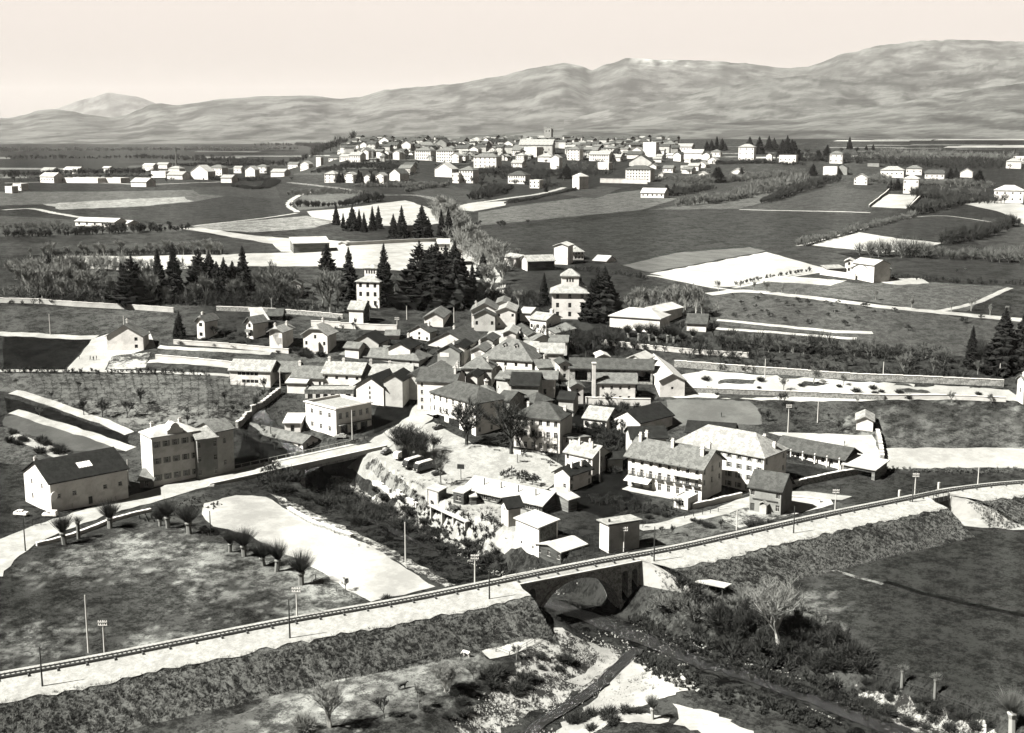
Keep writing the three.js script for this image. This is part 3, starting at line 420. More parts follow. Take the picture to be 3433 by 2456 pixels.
// ---------- road bridge ----------
{
  const A = bridgeA.clone(), B = bridgeB.clone(), L = Math.hypot(B.x - A.x, B.z - A.z), y = .16, ang = Math.atan2(-(B.z - A.z), B.x - A.x), rise = Math.atan2(B.y - A.y, L);
  const o = thing('road_bridge', A, ang); o.rotation.set(0, ang, rise, 'YXZ'); tag(o, 'flat pale road bridge crossing the dark river gully into the village', 'bridge');
  mesh('deck', reuv(box(L + 3, .8, 8.6, L / 2, y - .45, 0), 1 / 6), M.concrete, o); mesh('carriageway', reuv(box(L + 3, .05, 5.6, L / 2, y + .02, .2), 1 / 10), M.road, o);
  mesh('kerb', reuv(box(L + 3, .35, .7, L / 2, y + .1, 3.95), 1 / 6), M.concrete, o); mesh('footway', reuv(box(L + 3, .2, 1.4, L / 2, y + .06, -3.5), 1 / 6), M.concrete, o);
  for (const z of [-2.6, 2.6]) mesh('beam', reuv(box(L, 1.1, .7, L / 2, y - 1.38, z), 1 / 6), M.stone, o);
  for (const x of [-.5, L + .5]) mesh('abutment', reuv(box(1.6, 8, 8.2, x, y - 4.9, 0), 1 / 6), M.stone, o); mesh('pier', reuv(box(1.3, 6, 7, L * .5, y - 4.9, 0), 1 / 6), M.stone, o);
  for (let x = 0; x < L; x += 2.4) mesh('post', box(.12, .95, .12, x, y + .6, -4.15), M.concrete, o); mesh('hand_rail', box(L, .08, .1, L / 2, y + 1.06, -4.15), M.concrete, o);
  const w = thing('wing_wall', A, ang), s = new THREE.Shape([[0, y - .1], [-1, y - .1], [-8.5, y - 4], [-8.5, y - 5.5], [0, y - 6]].map((p) => new THREE.Vector2(...p))); mesh('wall', reuv(new THREE.ExtrudeGeometry(s, { depth: .8, bevelEnabled: false }).rotateY(-.5).translate(-.4, 0, 4.3), 1 / 6), M.concrete, w); tag(w, 'white wing wall holding the bank at the near end of the road bridge', 'wall');
  const w2 = thing('wing_wall', B, ang); mesh('wall', reuv(new THREE.ExtrudeGeometry(new THREE.Shape([[0, y - .1], [1, y - .1], [10, y - 3], [10, y - 5.5], [0, y - 6]].map((p) => new THREE.Vector2(...p))), { depth: .8, bevelEnabled: false }).rotateY(-1.25).translate(.6, 0, 4.3), 1 / 6), M.concrete, w2); tag(w2, 'white sloping wing wall at the square end of the road bridge', 'wall');
}
// ---------- buildings ----------
const UNIT = new THREE.BoxGeometry(1, 1, 1);
const FRAME = join([box(1.16, .1, .1, 0, .53, 0), box(.1, 1, .1, -.53, 0, 0), box(.1, 1, .1, .53, 0, 0), box(.05, 1, .06, 0, 0, 0), box(1, .04, .06, 0, .1, 0)]), SILL = box(1.25, .1, .35, 0, -.56, 0);
const CHIM = reuv(join([box(.75, 2, .6, 0, .4, 0), box(.95, .15, .8, 0, 1.45, 0), box(.28, .35, .28, -.18, 1.7, 0), box(.28, .35, .28, .18, 1.7, 0)]), 1 / 4);
function prisms(polys, t) { // each convex roof face becomes a slab t thick
  const pos = [], tri = (a, b, c) => pos.push(...a, ...b, ...c), dn = (p) => [p[0], p[1] - t, p[2]];
  for (let f of polys) {
    const a = new THREE.Vector3(...f[0]), n = new THREE.Vector3().crossVectors(new THREE.Vector3(...f[1]).sub(a), new THREE.Vector3(...f[2]).sub(a)); if (n.y < 0) f = [...f].reverse();
    for (let i = 1; i < f.length - 1; i++) { tri(f[0], f[i], f[i + 1]); tri(dn(f[0]), dn(f[i + 1]), dn(f[i])); }
    f.forEach((p, i) => { const q = f[(i + 1) % f.length]; tri(p, dn(p), dn(q)); tri(p, dn(q), q); });
  }
  return soup(pos, 1 / 5);
}
function roofFaces(type, L, W, ye, pitch, o) { // local: x along L, z along W
  const swap = type === 'gC' || type === 'jC'; const l = (swap ? W : L) / 2, w = (swap ? L : W) / 2, put = (x, y, z) => swap ? [z, y, x] : [x, y, z];
  const e = ye - pitch * o + .2, rise = pitch * w, top = ye + rise + .2; let f = [];
  if (type[0] === 'g') for (const s of [-1, 1]) f.push([put(-l - o, e, s * (w + o)), put(l + o, e, s * (w + o)), put(l + o, top, 0), put(-l - o, top, 0)]);
  else if (type[0] === 'j') { const c = .42, zc = c * w, yc = top - pitch * zc, k = zc * 1.1; for (const s of [-1, 1]) { f.push([put(-l - o, e, s * (w + o)), put(l + o, e, s * (w + o)), put(l + o, yc, s * zc), put(l + o - k, top, 0), put(-l - o + k, top, 0), put(-l - o, yc, s * zc)]); f.push([put(s * (l + o), yc, -zc), put(s * (l + o), yc, zc), put(s * (l + o - k), top, 0)]); } }
  else if (type[0] === 'h') { const m = Math.min(L, W) / 2, t = ye + pitch * m + .2, rx = Math.max(.01, L / 2 - m), rz = Math.max(.01, W / 2 - m), A = L / 2 + o, B = W / 2 + o; for (const s of [-1, 1]) { f.push(L > W ? [[-A, e, s * B], [A, e, s * B], [rx, t, 0], [-rx, t, 0]] : [[-A, e, s * B], [A, e, s * B], [0, t, s * rz]]); f.push(L > W ? [[s * A, e, -B], [s * A, e, B], [s * rx, t, 0]] : [[s * A, e, -B], [s * A, e, B], [0, t, rz], [0, t, -rz]]); } }
  else if (type[0] === 's') { const lo = ye + .18 - pitch * o, hi = ye + .18 + pitch * (W + o); f.push([[-L / 2 - o, lo, -W / 2 - o], [L / 2 + o, lo, -W / 2 - o], [L / 2 + o, hi, W / 2 + o], [-L / 2 - o, hi, W / 2 + o]]); }
  else if (type[0] === 'S') { const hi = ye + .18 + pitch * o, lo = ye + .18 - pitch * (W + o); f.push([[-L / 2 - o, hi, -W / 2 - o], [L / 2 + o, hi, -W / 2 - o], [L / 2 + o, lo, W / 2 + o], [-L / 2 - o, lo, W / 2 + o]]); }
  return { f, rise: rise };
}
const buildings = [];
/* front: the house faces the valley and is seen almost at eye level. k: pixel frame; A near eaves corner, B the end of one visible side, C the end of the other (or depth in metres); base: picture row of A's foot, or minus the wall height in metres */
function bld(k, A, B, C, base, type, pitch, wm, rm, w1, w2, label, x = {}) {
  const [ua, va] = px(k, A), [ub, vb] = px(k, B); let a;
  if (base > 0) { const q = G(ua, px(k, [0, base])[1]); a = new THREE.Vector3(q.x, heightAt(q, va), q.z); } else a = G(ua, va, -base);
  const ye = a.y, b = x.front ? new THREE.Vector3(a.x + (ub - ua) / FS * -a.z, ye, a.z + (x.yaw ?? 0) * (ub - ua) / FS * -a.z) : onPlane(ub, vb, ye); let ex = b.x - a.x, ez = b.z - a.z, L = Math.hypot(ex, ez); ex /= L; ez /= L;
  if (x.L) L = x.L;
  let zx = -ez, zz = ex, W;                                   // third axis = x cross y
  const away = typeof C === 'number'; let c;
  if (away) { W = C; c = (zx * a.x + zz * a.z) > 0 ? 1 : -1; } else { const [uc, vc] = px(k, C), q = onPlane(uc, vc, ye), t = (q.x - a.x) * zx + (q.z - a.z) * zz; c = Math.sign(t); W = clamp(Math.abs(t), x.Wmin ?? 3, x.Wmax ?? 60); }
  let ox = a.x, oz = a.z, side = 2; if (c < 0) { ox = a.x + ex * L; oz = a.z + ez * L; ex = -ex; ez = -ez; zx = -zx; zz = -zz; side = 3; }
  const cx = ox + ex * L / 2 + zx * W / 2, cz = oz + ez * L / 2 + zz * W / 2;
  let y0 = 1e9, y1 = -1e9; for (const [i, j] of [[0, 0], [1, 0], [0, 1], [1, 1]]) { const t = H(ox + ex * L * i + zx * W * j, oz + ez * L * i + zz * W * j); y0 = Math.min(y0, t); y1 = Math.max(y1, t); }
  if (ye - y1 < 1.2) y1 = ye - 1.2; y0 -= .4;
  const hw = ye - y0, vis = ye - H(a.x, a.z), o = thing(x.name ?? 'house', new THREE.Vector3(cx, y0, cz), Math.atan2(-ez, ex)); tag(o, label, x.cat ?? 'house', x.group);
  const near = -cz < 350, th = Math.min(.3, W / 8), R = roofFaces(type, L, W, hw, pitch, x.o ?? .5), parap = type === 'f' ? (x.par ?? .7) : 0;
  // openings
  const holes = [[], [], [], []], wins = [];
  const grid = (sd, len, spec) => {
    if (!spec) return; const [n, rows, q = {}] = spec, Hs = Math.max(2, vis - (q.gap ?? 0)), rh = Hs / rows;
    for (let r = 0; r < rows; r++) for (let i = 0; i < n; i++) {
      if (q.skip?.includes(r * n + i)) continue;
      const isDoor = q.door !== undefined && r === 0 && i === q.door, w = isDoor ? 1 : Math.min(q.w ? q.w * .8 : .85, len / n * .62), h = isDoor ? Math.min(1.8, rh * .8) : Math.min(q.h ? q.h * .8 : 1.25, rh * .6), m = q.m ?? .1, s = (n === 1 ? 0 : lerp(-.5 + m, .5 - m, i / (n - 1))) * len, y = hw - Hs + r * rh + (isDoor ? .12 : rh * .5 - h * .42);
      holes[sd].push([s, y, w, h]); wins.push([sd, s, y, w, h, isDoor, q.sh, q.bal?.includes(r), q.big]);
    }
  };
  grid(0, L, w1); grid(side, W - 2 * th, w2);
  (x.open ?? []).forEach(([s, y, w, h]) => holes[0].push([s * L, hw - vis + y, w * L, h]));   // bays without panes
  const sheet = (len, top, hs, off) => { const S = new THREE.Shape([[-len / 2, 0], [len / 2, 0], ...top].map((p) => new THREE.Vector2(...p))); for (const [s, y, w, h] of hs) S.holes.push(new THREE.Path([[s - w / 2, y], [s - w / 2, y + h], [s + w / 2, y + h], [s + w / 2, y]].map((p) => new THREE.Vector2(...p)))); return new THREE.ExtrudeGeometry(S, { depth: th, bevelEnabled: false }); };
  const flat = (len, y = hw) => [[len / 2, y], [-len / 2, y]], gab = (len, full) => { const r = pitch * full / 2, k2 = (full - len) / full * r; return type[0] === 'j' ? [[len / 2, hw + k2], [full * .21, hw + r * .58], [-full * .21, hw + r * .58], [-len / 2, hw + k2]] : [[len / 2, hw + k2], [0, hw + r], [-len / 2, hw + k2]]; };
  const il = W - 2 * th, gB = (type === 'gB' || type === 'jB'), gC = (type === 'gC' || type === 'jC');
  const sideTop = gB ? gab(il, W) : type === 's' ? [[il / 2, hw + pitch * th], [-il / 2, hw + pitch * (W - th)]] : type === 'S' ? [[il / 2, hw - pitch * th], [-il / 2, hw - pitch * (W - th)]] : flat(il, hw + parap);
  const G4 = [sheet(L, gC ? gab(L, L) : flat(L, hw + parap), holes[0]).translate(0, 0, -W / 2), sheet(L, gC ? gab(L, L) : flat(L, type === 's' ? hw + pitch * W : type === 'S' ? hw - pitch * W : hw + parap), holes[1]).translate(0, 0, W / 2 - th),
    sheet(il, sideTop, holes[2]).rotateY(Math.PI / 2).translate(-L / 2, 0, 0), sheet(il, sideTop, holes[3]).rotateY(Math.PI / 2).translate(L / 2 - th, 0, 0)];
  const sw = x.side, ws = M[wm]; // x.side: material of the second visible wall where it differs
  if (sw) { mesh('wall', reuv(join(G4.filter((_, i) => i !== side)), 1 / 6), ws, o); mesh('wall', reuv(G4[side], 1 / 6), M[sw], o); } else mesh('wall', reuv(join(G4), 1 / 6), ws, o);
  // roof
  let roof;
  if (type === 'f') roof = mesh('roof', reuv(box(L - 2 * th, .2, W - 2 * th, 0, hw - .1, 0), 1 / 5), M[rm], o); else roof = mesh('roof', prisms(R.f, .24), M[rm], o);
  if (type === 'f' && x.cornice) mesh('cornice', reuv(join([box(L + .7, .25, .35, 0, hw + parap - .3, -W / 2 - .17), box(.35, .25, W + .7, (side === 2 ? -1 : 1) * (L / 2 + .17), hw + parap - .3, .2)]), 1 / 5), ws, o);
  const rise = type[0] === 'h' ? pitch * Math.min(L, W) / 2 : R.rise ?? 0;
  (x.ch ?? []).forEach(([fx, fz, s = 1]) => { const q = mesh('chimney', CHIM, x.chm ? M[x.chm] : M.w1, roof), span = type === 'gC' || type === 'jC' ? Math.abs(fx) : Math.abs(fz); let yy = hw + (type === 'f' ? 0 : type === 's' ? pitch * (fz + .5) * W : rise * (1 - 2 * span)); if (type[0] === 'h') { const m = Math.min(L, W) / 2; yy = hw + pitch * Math.min(m, (.5 - Math.abs(fx)) * L, (.5 - Math.abs(fz)) * W); } q.position.set(fx * L, yy - .2, fz * W); q.scale.set(s, x.chh ?? 1, s); });
  // panes, frames, doors, shutters, balconies
  for (const [sd, s, y, w, h, isDoor, sh, bal, big] of wins) {
    const q = mesh(isDoor ? 'door' : 'window', UNIT, isDoor ? M.door : M.glass, o), d = th * .62; q.scale.set(w, h, .05);
    if (sd === 0) q.position.set(s, y + h / 2, -W / 2 + d); else { q.position.set((sd === 2 ? -1 : 1) * (L / 2 - d), y + h / 2, -s); q.rotation.y = sd === 2 ? Math.PI / 2 : -Math.PI / 2; }
    if (near && !isDoor) { const f = mesh('window_frame', FRAME, M[x.fr ?? 'frame'], q); f.scale.set(.86, .92, .8); f.position.z = -.6; f.rotation.y = Math.PI; const si = mesh('sill', SILL, M.concrete, q); si.scale.set(1, 1, 12); si.position.z = sd === 0 ? -2.6 : -2.6; }
    if (sh && !isDoor) for (const e of [-1, 1]) { const z = mesh('shutter', UNIT, M[sh], q); z.scale.set(.5, 1.05, 1); z.position.set(e * .78, 0, -(d + .04) / .05); }
    if (bal) { const z = mesh('balcony', balconyGeo, M.iron, q); z.scale.set(1 / w, 1 / h, 20); z.position.set(0, -.5, -(d + .02) / .05); }
  }
  const info = { o, L, W, hw, y0, vis, side, type, pitch, rise, ye, roof, th }; buildings.push(info); x.more?.(info); return info;
}
const balconyGeo = (() => { const l = [box(1.9, .12, .8, 0, 0, -.4), box(1.9, .06, .05, 0, .95, -.78)]; for (let i = 0; i < 8; i++) l.push(box(.05, .95, .05, -.9 + i * .257, .48, -.78)); for (const e of [-1, 1]) l.push(box(.05, .06, .8, e * .92, .95, -.4), box(.05, .95, .05, e * .92, .48, -.4)); return join(l); })();
// parts added to a finished building, in its own frame (x along A-B, -z = the A-B front)
const addPart = (I, name, geo, m) => mesh(name, reuv(geo, 1 / 5), M[m], I.o);
function belvedere(I, w, d, h, pitch, wm, rm, cols) {
  const y = I.hw + I.rise * .62, t = mesh('belvedere', reuv(box(w, h, d, 0, y + h / 2, 0), 1 / 6), M[wm], I.o);
  mesh('belvedere_roof', prisms(roofFaces('h', w, d, y + h, pitch, .45).f, .2), M[rm], t);
  for (const s of [-1, 1]) for (let i = 0; i < cols; i++) { const q = mesh('window', UNIT, M.glass, t); q.scale.set(.55, 1.2, .06); q.position.set((i - (cols - 1) / 2) * .95, y + h * .52, s * d / 2); }
  for (const s of [-1, 1]) { const q = mesh('window', UNIT, M.glass, t); q.scale.set(.06, 1.2, .55); q.position.set(s * w / 2, y + h * .52, 0); }
}
// lower left
bld('c1', [490, 765], [1205, 622], [-20, 690], 1045, 'gB', .5, 'w0', 'r3', [5, 1, { w: 1.2, h: 1.2, gap: 0, door: 2 }], [2, 2, { skip: [1], m: .3 }], 'long workshop barn with dark roof, white gable end and skylight beside the road', { name: 'workshop', cat: 'barn', side: 'w0', fr: 'frame', ch: [[.46, .12, .8]], more: (I) => { const p = I.pitch; for (let i = 0; i < 5; i++) { const q = mesh('skylight_pane', box(.55, .06, 2), M.paintW, I.roof); q.position.set(-.1 * I.L + i * .68, I.hw + I.rise * .45 + .32, -I.W * .27); q.rotation.x = -Math.atan(p); } const d = mesh('round_sign', new THREE.CylinderGeometry(.95, .95, .14, 24).rotateX(Math.PI / 2), M.paintW, I.o); d.position.set((I.side === 2 ? -1 : 1) * (I.L / 2 - .6), I.hw * .62, -I.W / 2 - .5); d.rotation.y = .3; } });
bld('c1', [1465, 330], [1885, 262], [1235, 290], 800, 'h', .5, 'w1', 'r4', [5, 3, { w: 1.1, h: 1.7, sh: 'shut' }], [1, 1, { skip: [0] }], 'tall three storey house with pale hipped roof and blank white side beside the barn', { side: 'w0', wm: 1, ch: [[-.3, .25], [.3, .25], [0, -.1, .8]], o: .35, more: (I) => { const w = I.L * .34, h = 2.6, s = new THREE.Shape(); s.moveTo(-w / 2, 0); s.lineTo(w / 2, 0); s.lineTo(w / 2, h * .45); s.quadraticCurveTo(w * .3, h * .5, w * .25, h * .85); s.quadraticCurveTo(0, h * 1.35, -w * .25, h * .85); s.quadraticCurveTo(-w * .3, h * .5, -w / 2, h * .45); addPart(I, 'pediment', new THREE.ExtrudeGeometry(s, { depth: 3.2, bevelEnabled: false }).translate(0, I.hw - .05, -I.W / 2 - .06), 'w1'); } });
bld('c1', [1890, 345], [2060, 320], 7, 735, 'gB', .5, 'w3', 'r0', [2, 3, {}], null, 'narrow dark fronted house with pale roof joined to the tall hipped house', { side: 'w3' });
bld('c1', [2065, 275], [2215, 240], 8, 690, 'gB', .45, 'w2', 'r1', [1, 2, {}], null, 'grey roofed end house of the dark fronted row near the road bridge', {});
bld('c1', [1330, 735], [1450, 735], 4, 810, 's', .35, 'w3', 'r1', [1, 1, {}], null, 'small lean-to shed at the foot of the blank white house side', { name: 'shed', cat: 'shed' });
// left of the bridge head
bld('c2', [895, 522], [330, 400], [1056, 488], 590, 'gB', .5, 'w0', 'r1', [7, 1, { w: 1.3, h: 1.1, m: .06 }], [2, 1, { w: 1.1, h: 1.2, m: .28 }], 'long low white building with grey roof and small gable by the bridge', { name: 'outbuilding', cat: 'building', Wmin: 5 });
bld('c2', [1215, 215], [1545, 150], [870, 150], 470, 'f', 0, 'w0', 'gravel', [5, 2, { w: 1.3, h: 1.9, m: .12, skip: [0, 1, 2, 3, 4] }], [3, 2, { w: 1.5, h: 1.6, m: .2 }], 'white flat roofed two storey modern building with cornice at the street corner', { name: 'commercial_building', cat: 'building', cornice: 1, open: [[-.28, .2, .2, 2.6], [0, .2, .2, 2.6], [.28, .2, .2, 2.6]], more: (I) => { for (const s of [-.28, 0, .28]) { const q = mesh('shop_front', UNIT, M.glass, I.o); q.scale.set(.2 * I.L, 2.6, .06); q.position.set(s * I.L, I.hw - I.vis + 1.5, -I.W / 2 + .26); } addPart(I, 'canopy', box(I.L * .9, .18, 1, 0, I.hw - I.vis + 3.2, -I.W / 2 - .5), 'w3'); } });
bld('c2', [722, 330], [868, 330], 7, 420, 's', .12, 'w0', 'w1', [1, 1, { w: 2.6, h: 2, door: 0 }], null, 'small white garage built against the flat roofed corner building', { name: 'garage', cat: 'garage' });
bld('b2', [1690, 1165], [2225, 1165], 7, 1290, 'f', 0, 'brick', 'r0', [6, 1, { w: 2, h: 1.5, m: .12, sh: 'shutL' }], null, 'low brick building with a band of windows behind the flat roofed corner', { name: 'outbuilding', cat: 'building', par: .3 });
// villas on the left
bld('b2', [607, 400], [735, 372], [480, 400], 610, 'jB', .95, 'w1', 'r1', null, [1, 2, { w: 1.7, h: 1.5, door: undefined }], 'leftmost tall villa with rounded half hipped gable beside a dark tree', { name: 'villa', cat: 'villa', side: 'w0', ch: [[.2, .2]], o: .7 });
bld('b2', [1130, 415], [1260, 392], [1004, 425], 605, 'gB', .95, 'w1', 'r1', null, [1, 2, { w: 1.5, h: 1.7 }], 'narrow villa with steep pointed gable and arched upper window', { name: 'villa', cat: 'villa', side: 'w0', o: .8, more: (I) => addPart(I, 'balcony', box(1, .9, 2.4, (I.side === 2 ? -1 : 1) * (I.L / 2 + .5), I.hw * .5, 0), 'timberL') });
bld('b2', [1450, 520], [1560, 478], [1172, 560], 740, 'jB', .6, 'w0', 'r0', null, [2, 2, { w: 1.3, h: 1.6 }], 'broad white villa with half hipped roof, second from the garden plot', { name: 'villa', cat: 'villa', ch: [[.3, .2], [-.3, -.2]], o: .7 });
bld('b2', [1940, 552], [2030, 515], [1668, 542], 762, 'jB', .65, 'w0', 'r0', null, [3, 3, { w: 1, h: 1.5, skip: [6, 8, 2] }], 'rightmost white villa with half hipped roof and three storeys of windows', { name: 'villa', cat: 'villa', ch: [[-.4, 0]], o: .7, more: (I) => { const s = I.side === 2 ? -1 : 1; addPart(I, 'bay', box(1.1, I.hw * .62, I.W * .36, s * (I.L / 2 + .5), I.hw * .31, 0), 'w0'); } });
bld('b2', [1290, 345], [1440, 345], 6, 410, 'gB', .6, 'timber', 'r2', [1, 1, { w: 3, h: 2 }], null, 'dark open shed standing behind the pointed gable villa', { name: 'shed', cat: 'shed' });
bld('b2', [1170, 400], [1290, 390], 6, -3, 's', .5, 'w0', 'r4', null, null, 'low annexe with white roof behind the pointed gable villa', { name: 'annexe', cat: 'annexe' });
bld('b1', [1560, 405], [1612, 372], [1262, 352], 562, 'gB', .6, 'w0', 'r1', null, [2, 2, { m: .18, skip: [0, 2], w: 1.3, h: 1.4 }], 'white gabled house standing on the pale earth ramp', { ch: [[0, 0, .8]], Wmax: 12 });
bld('b2', [880, 935], [1312, 950], 8.5, 1098, 'gB', .55, 'w0', 'r0', [6, 2, { w: 1.5, h: 1.25, m: .24, skip: [0, 6, 5] }], null, 'white two storey house with many dark windows at the edge of the vines', { fr: 'framed' });
bld('b2', [1318, 950], [1600, 955], 8, 1095, 'gB', .55, 'w2', 'r1', null, null, 'open fronted barn with grey roof joined to the many windowed white house', { name: 'barn', cat: 'barn', open: [[0, .1, .86, 3.4]] });
bld('b2', [1552, 1012], [1888, 1026], 9, 1140, 'gB', .55, 'w1', 'r1', [3, 1, { w: .9, h: 1.2 }], null, 'low cottage with grey speckled roof behind the flat roofed corner', { ch: [[.4, 0]] });
bld('b2', [1500, 1075], [1700, 1080], 5, 1190, 's', .2, 'w0', 'r4', null, null, 'white walled yard shed below the speckled roof cottage', { name: 'shed', cat: 'shed' });
bld('b2', [1890, 968], [2300, 985], 9, 1165, 'gB', .55, 'w0', 'r0', [4, 2, { w: 1.1, h: 1.3 }], null, 'pale roofed street house with two rows of windows above the brick building', { ch: [[.1, .1], [.45, 0]] });
// upper village
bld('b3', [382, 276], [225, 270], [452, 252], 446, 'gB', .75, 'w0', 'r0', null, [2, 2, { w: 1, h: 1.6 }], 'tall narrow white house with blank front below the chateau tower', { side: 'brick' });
bld('a6', [1055, 832], [835, 825], [1116, 812], 1085, 'h', .55, 'w0', 'r0', [3, 3, { w: 1.4, h: 2, m: .18 }], [2, 3, {}], 'chateau villa with pale hipped roof and belvedere between two tall conifers', { name: 'chateau', cat: 'villa', Wmin: 10, ch: [[-.32, .2]], chh: 1.6, more: (I) => belvedere(I, 4.6, 4.2, 3, .5, 'w1', 'r0', 4) });
bld('b3', [1250, 366], [1326, 302], [1000, 396], 475, 'gB', .55, 'w0', 'r1', null, null, 'blank white gable barn below the dark conifer wood', { name: 'barn', cat: 'barn', Wmax: 13 });
bld('b3', [1105, 527], [1175, 505], [872, 512], 628, 'gB', .5, 'w0', 'r2', null, [3, 2, { w: 1, h: 1.5, skip: [3, 5] }], 'white gabled cottage with three windows in a row', { ch: [[-.35, -.2]] });
bld('b3', [630, 556], [766, 556], 4, 612, 'gB', .6, 'w0', 'r1', null, null, 'tiny white shed with grey roof beside the telegraph pole', { name: 'shed', cat: 'shed' });
bld('b3', [548, 645], [650, 600], [318, 612], -4, 'gB', .6, 'w2', 'r3', null, null, 'dark roofed gable peeping over the long grey barn', { name: 'barn', cat: 'barn', Wmax: 10 });
bld('b3', [890, 706], [1000, 650], [662, 692], -4.5, 'gB', .5, 'w0', 'r3', null, null, 'white blank gable rising behind the long grey barn', { name: 'barn', cat: 'barn', Wmax: 10, ch: [[-.4, 0]] });
bld('b3', [985, 830], [128, 766], [1056, 806], 905, 'h', .62, 'w2', 'r1', [4, 1, { w: .9, h: 1.1 }], null, 'very long grey roofed barn across the middle of the village', { name: 'barn', cat: 'barn', Wmin: 9, Wmax: 13, open: [[-.05, .4, .2, 2]] });
bld('b3', [400, 990], [905, 988], 9, -5, 'gB', .5, 'w1', 'r0', null, null, 'bleached speckled roof between the long barn and the big dark gable', { ch: [[0, .2], [.4, 0]] });
bld('b3', [605, 1122], [805, 1038], [293, 1102], 1335, 'gB', .62, 'w0', 'r3', [4, 3, {}], [1, 4, { w: .6, h: 1.2, skip: [0] }], 'big house with dark roof, white gable and tiny centre windows by the street', { o: .6, Wmax: 14 });
bld('b3', [806, 1050], [915, 985], [700, 985], -8, 'gB', .6, 'w2', 'r3', null, null, 'dark roofed house joined behind the big white gable', { Wmax: 10 });
bld('b3', [960, 1010], [1090, 930], [880, 985], -7, 'gB', .5, 'w2', 'r2', null, null, 'dull roofed house shadowing the narrow street', { Wmax: 10 });
bld('b3', [1430, 742], [1540, 690], [1168, 737], 915, 'gB', .55, 'w3', 'r2', [3, 2, {}], [2, 2, { w: .9, h: 1.1, skip: [1, 3], m: .3 }], 'grey gabled house with a pale framed sign beside its window', { ch: [[.2, -.1]], Wmax: 11, more: (I) => { const s = I.side === 2 ? -1 : 1; addPart(I, 'sign_board', box(.08, 1.3, 3, s * (I.L / 2 + .05), I.hw * .78, -I.W * .18 * -s), 'w1'); } });
bld('b3', [1535, 655], [1700, 580], [1215, 565], 735, 'gB', .5, 'w1', 'r2', [3, 1, {}], null, 'long grey roofed house leaning over the street bend', { Wmax: 14, ch: [[-.35, .2]] });
bld('b3', [1842, 290], [1862, 235], [1566, 275], 480, 'gB', .55, 'w0', 'r1', null, [2, 2, {}], 'white gabled house with tall chimney at the end of the main street', { ch: [[.3, .35]], chh: 1.3, Wmax: 13 });
bld('b3', [1815, 345], [1840, 300], [1580, 350], 520, 'gB', .5, 'w2', 'r2', null, [2, 1, {}], 'patched old house before the white gable at the end of the main street', { Wmax: 11 });
bld('b3', [2035, 300], [2062, 240], [1846, 268], 490, 'gB', .4, 'w0', 'r0', [3, 2, {}], [2, 2, { w: 1, h: 1.2, skip: [1] }], 'white street house lit full on its end wall above the dark lane', { Wmax: 12 });
bld('b3', [1955, 215], [1975, 160], [1835, 205], -5, 'gB', .4, 'w0', 'r1', null, null, 'farthest white house along the main street', { Wmax: 9 });
bld('b3', [2195, 320], [2085, 315], 5, -3, 's', .2, 'w0', 'r4', null, null, 'low shed with white roof beside the street end garden', { name: 'shed', cat: 'shed' });
bld('b3', [2215, 836], [1648, 800], 13, -6.5, 'h', .75, 'w0', 'r1', [5, 2, { w: 1.1, h: 1.4 }], null, 'broad house with big grey hipped roof and two dormers in the village middle', { ch: [[-.44, .2], [.44, .2]], more: (I) => { for (const s of [-.12, .1]) { const q = addPart(I, 'dormer', box(1, 1.3, 1.6, s * I.L, I.hw + I.rise * .62, -I.W * .16), 'w1'); const r = mesh('dormer_roof', prisms(roofFaces('gC', 1, 1.7, I.hw + I.rise * .62 + .6, .8, .15).f, .12), M.r1, q); r.position.set(s * I.L, 0, -I.W * .16); const w = mesh('window', UNIT, M.glass, q); w.scale.set(.7, .8, .06); w.position.set(s * I.L, I.hw + I.rise * .62 + .1, -I.W * .16 - .81); } } });
bld('b4', [0, 1012], [516, 1022], 6, 1225, 'gB', .45, 'w0', 'r1', [3, 2, { w: 1.1, h: 2, m: .2, skip: [3] }], null, 'white house with long grey roof and deep eaves shadow below the hipped house', { o: 1.1 });
bld('b4', [345, 1110], [180, 1000], [60, 1100], 1260, 'gC', .5, 'w3', 'r3', null, null, 'dark roofed house turned end on before the white deep eaved house', { Wmax: 11, L: 10 });
bld('b3', [1775, 920], [1830, 870], [1490, 890], -6, 'h', .7, 'w2', 'r1', null, null, 'small grey pyramid roofed house behind the corner hotel', { Wmax: 9, ch: [[.1, -.3]] });
// hotel and its neighbours on the square
bld('b5', [885, 725], [345, 582], [1145, 640], 1125, 'h', .55, 'w0', 'r2', [7, 3, { w: 1.15, h: 1.8, m: .07, skip: [0, 1, 2, 3, 4, 5, 6] }], [3, 3, {}], 'corner hotel with dark hipped roof and rows of dark windows facing the square', { name: 'hotel', cat: 'building', Wmin: 11, open: [[-.33, .2, .16, 2.8], [-.02, .2, .24, 2.8], [.3, .2, .2, 2.8]], more: (I) => { for (const [s, w] of [[-.33, .16], [-.02, .24], [.3, .2]]) { const q = mesh('shop_front', UNIT, M.glass, I.o); q.scale.set(w * I.L, 2.8, .06); q.position.set(s * I.L, I.hw - I.vis + 1.6, -I.W / 2 + .26); } addPart(I, 'awning', box(I.L * .2, .1, 1.8, I.L * .44 * (I.side === 2 ? 1 : -1), I.hw - I.vis + 3.1, -I.W / 2 - .9), 'cloth'); } });
bld('b5', [640, 470], [690, 430], [292, 372], 845, 'gC', .5, 'w0', 'r2', null, [4, 4, { w: .9, h: 1.4, skip: [13, 14] }], 'tall white house with two chimneys standing behind the corner hotel', { ch: [[-.1, -.4], [.2, -.42]], L: 11, Wmax: 13, chh: 1.5 });
bld('b5', [1110, 590], [1060, 500], [950, 560], -8, 'h', .5, 'w1', 'r1', null, null, 'small house with white chimney stack wedged behind the hotel', { Wmax: 7, L: 8, ch: [[-.3, 0, 1.5]], chm: 'w0' });
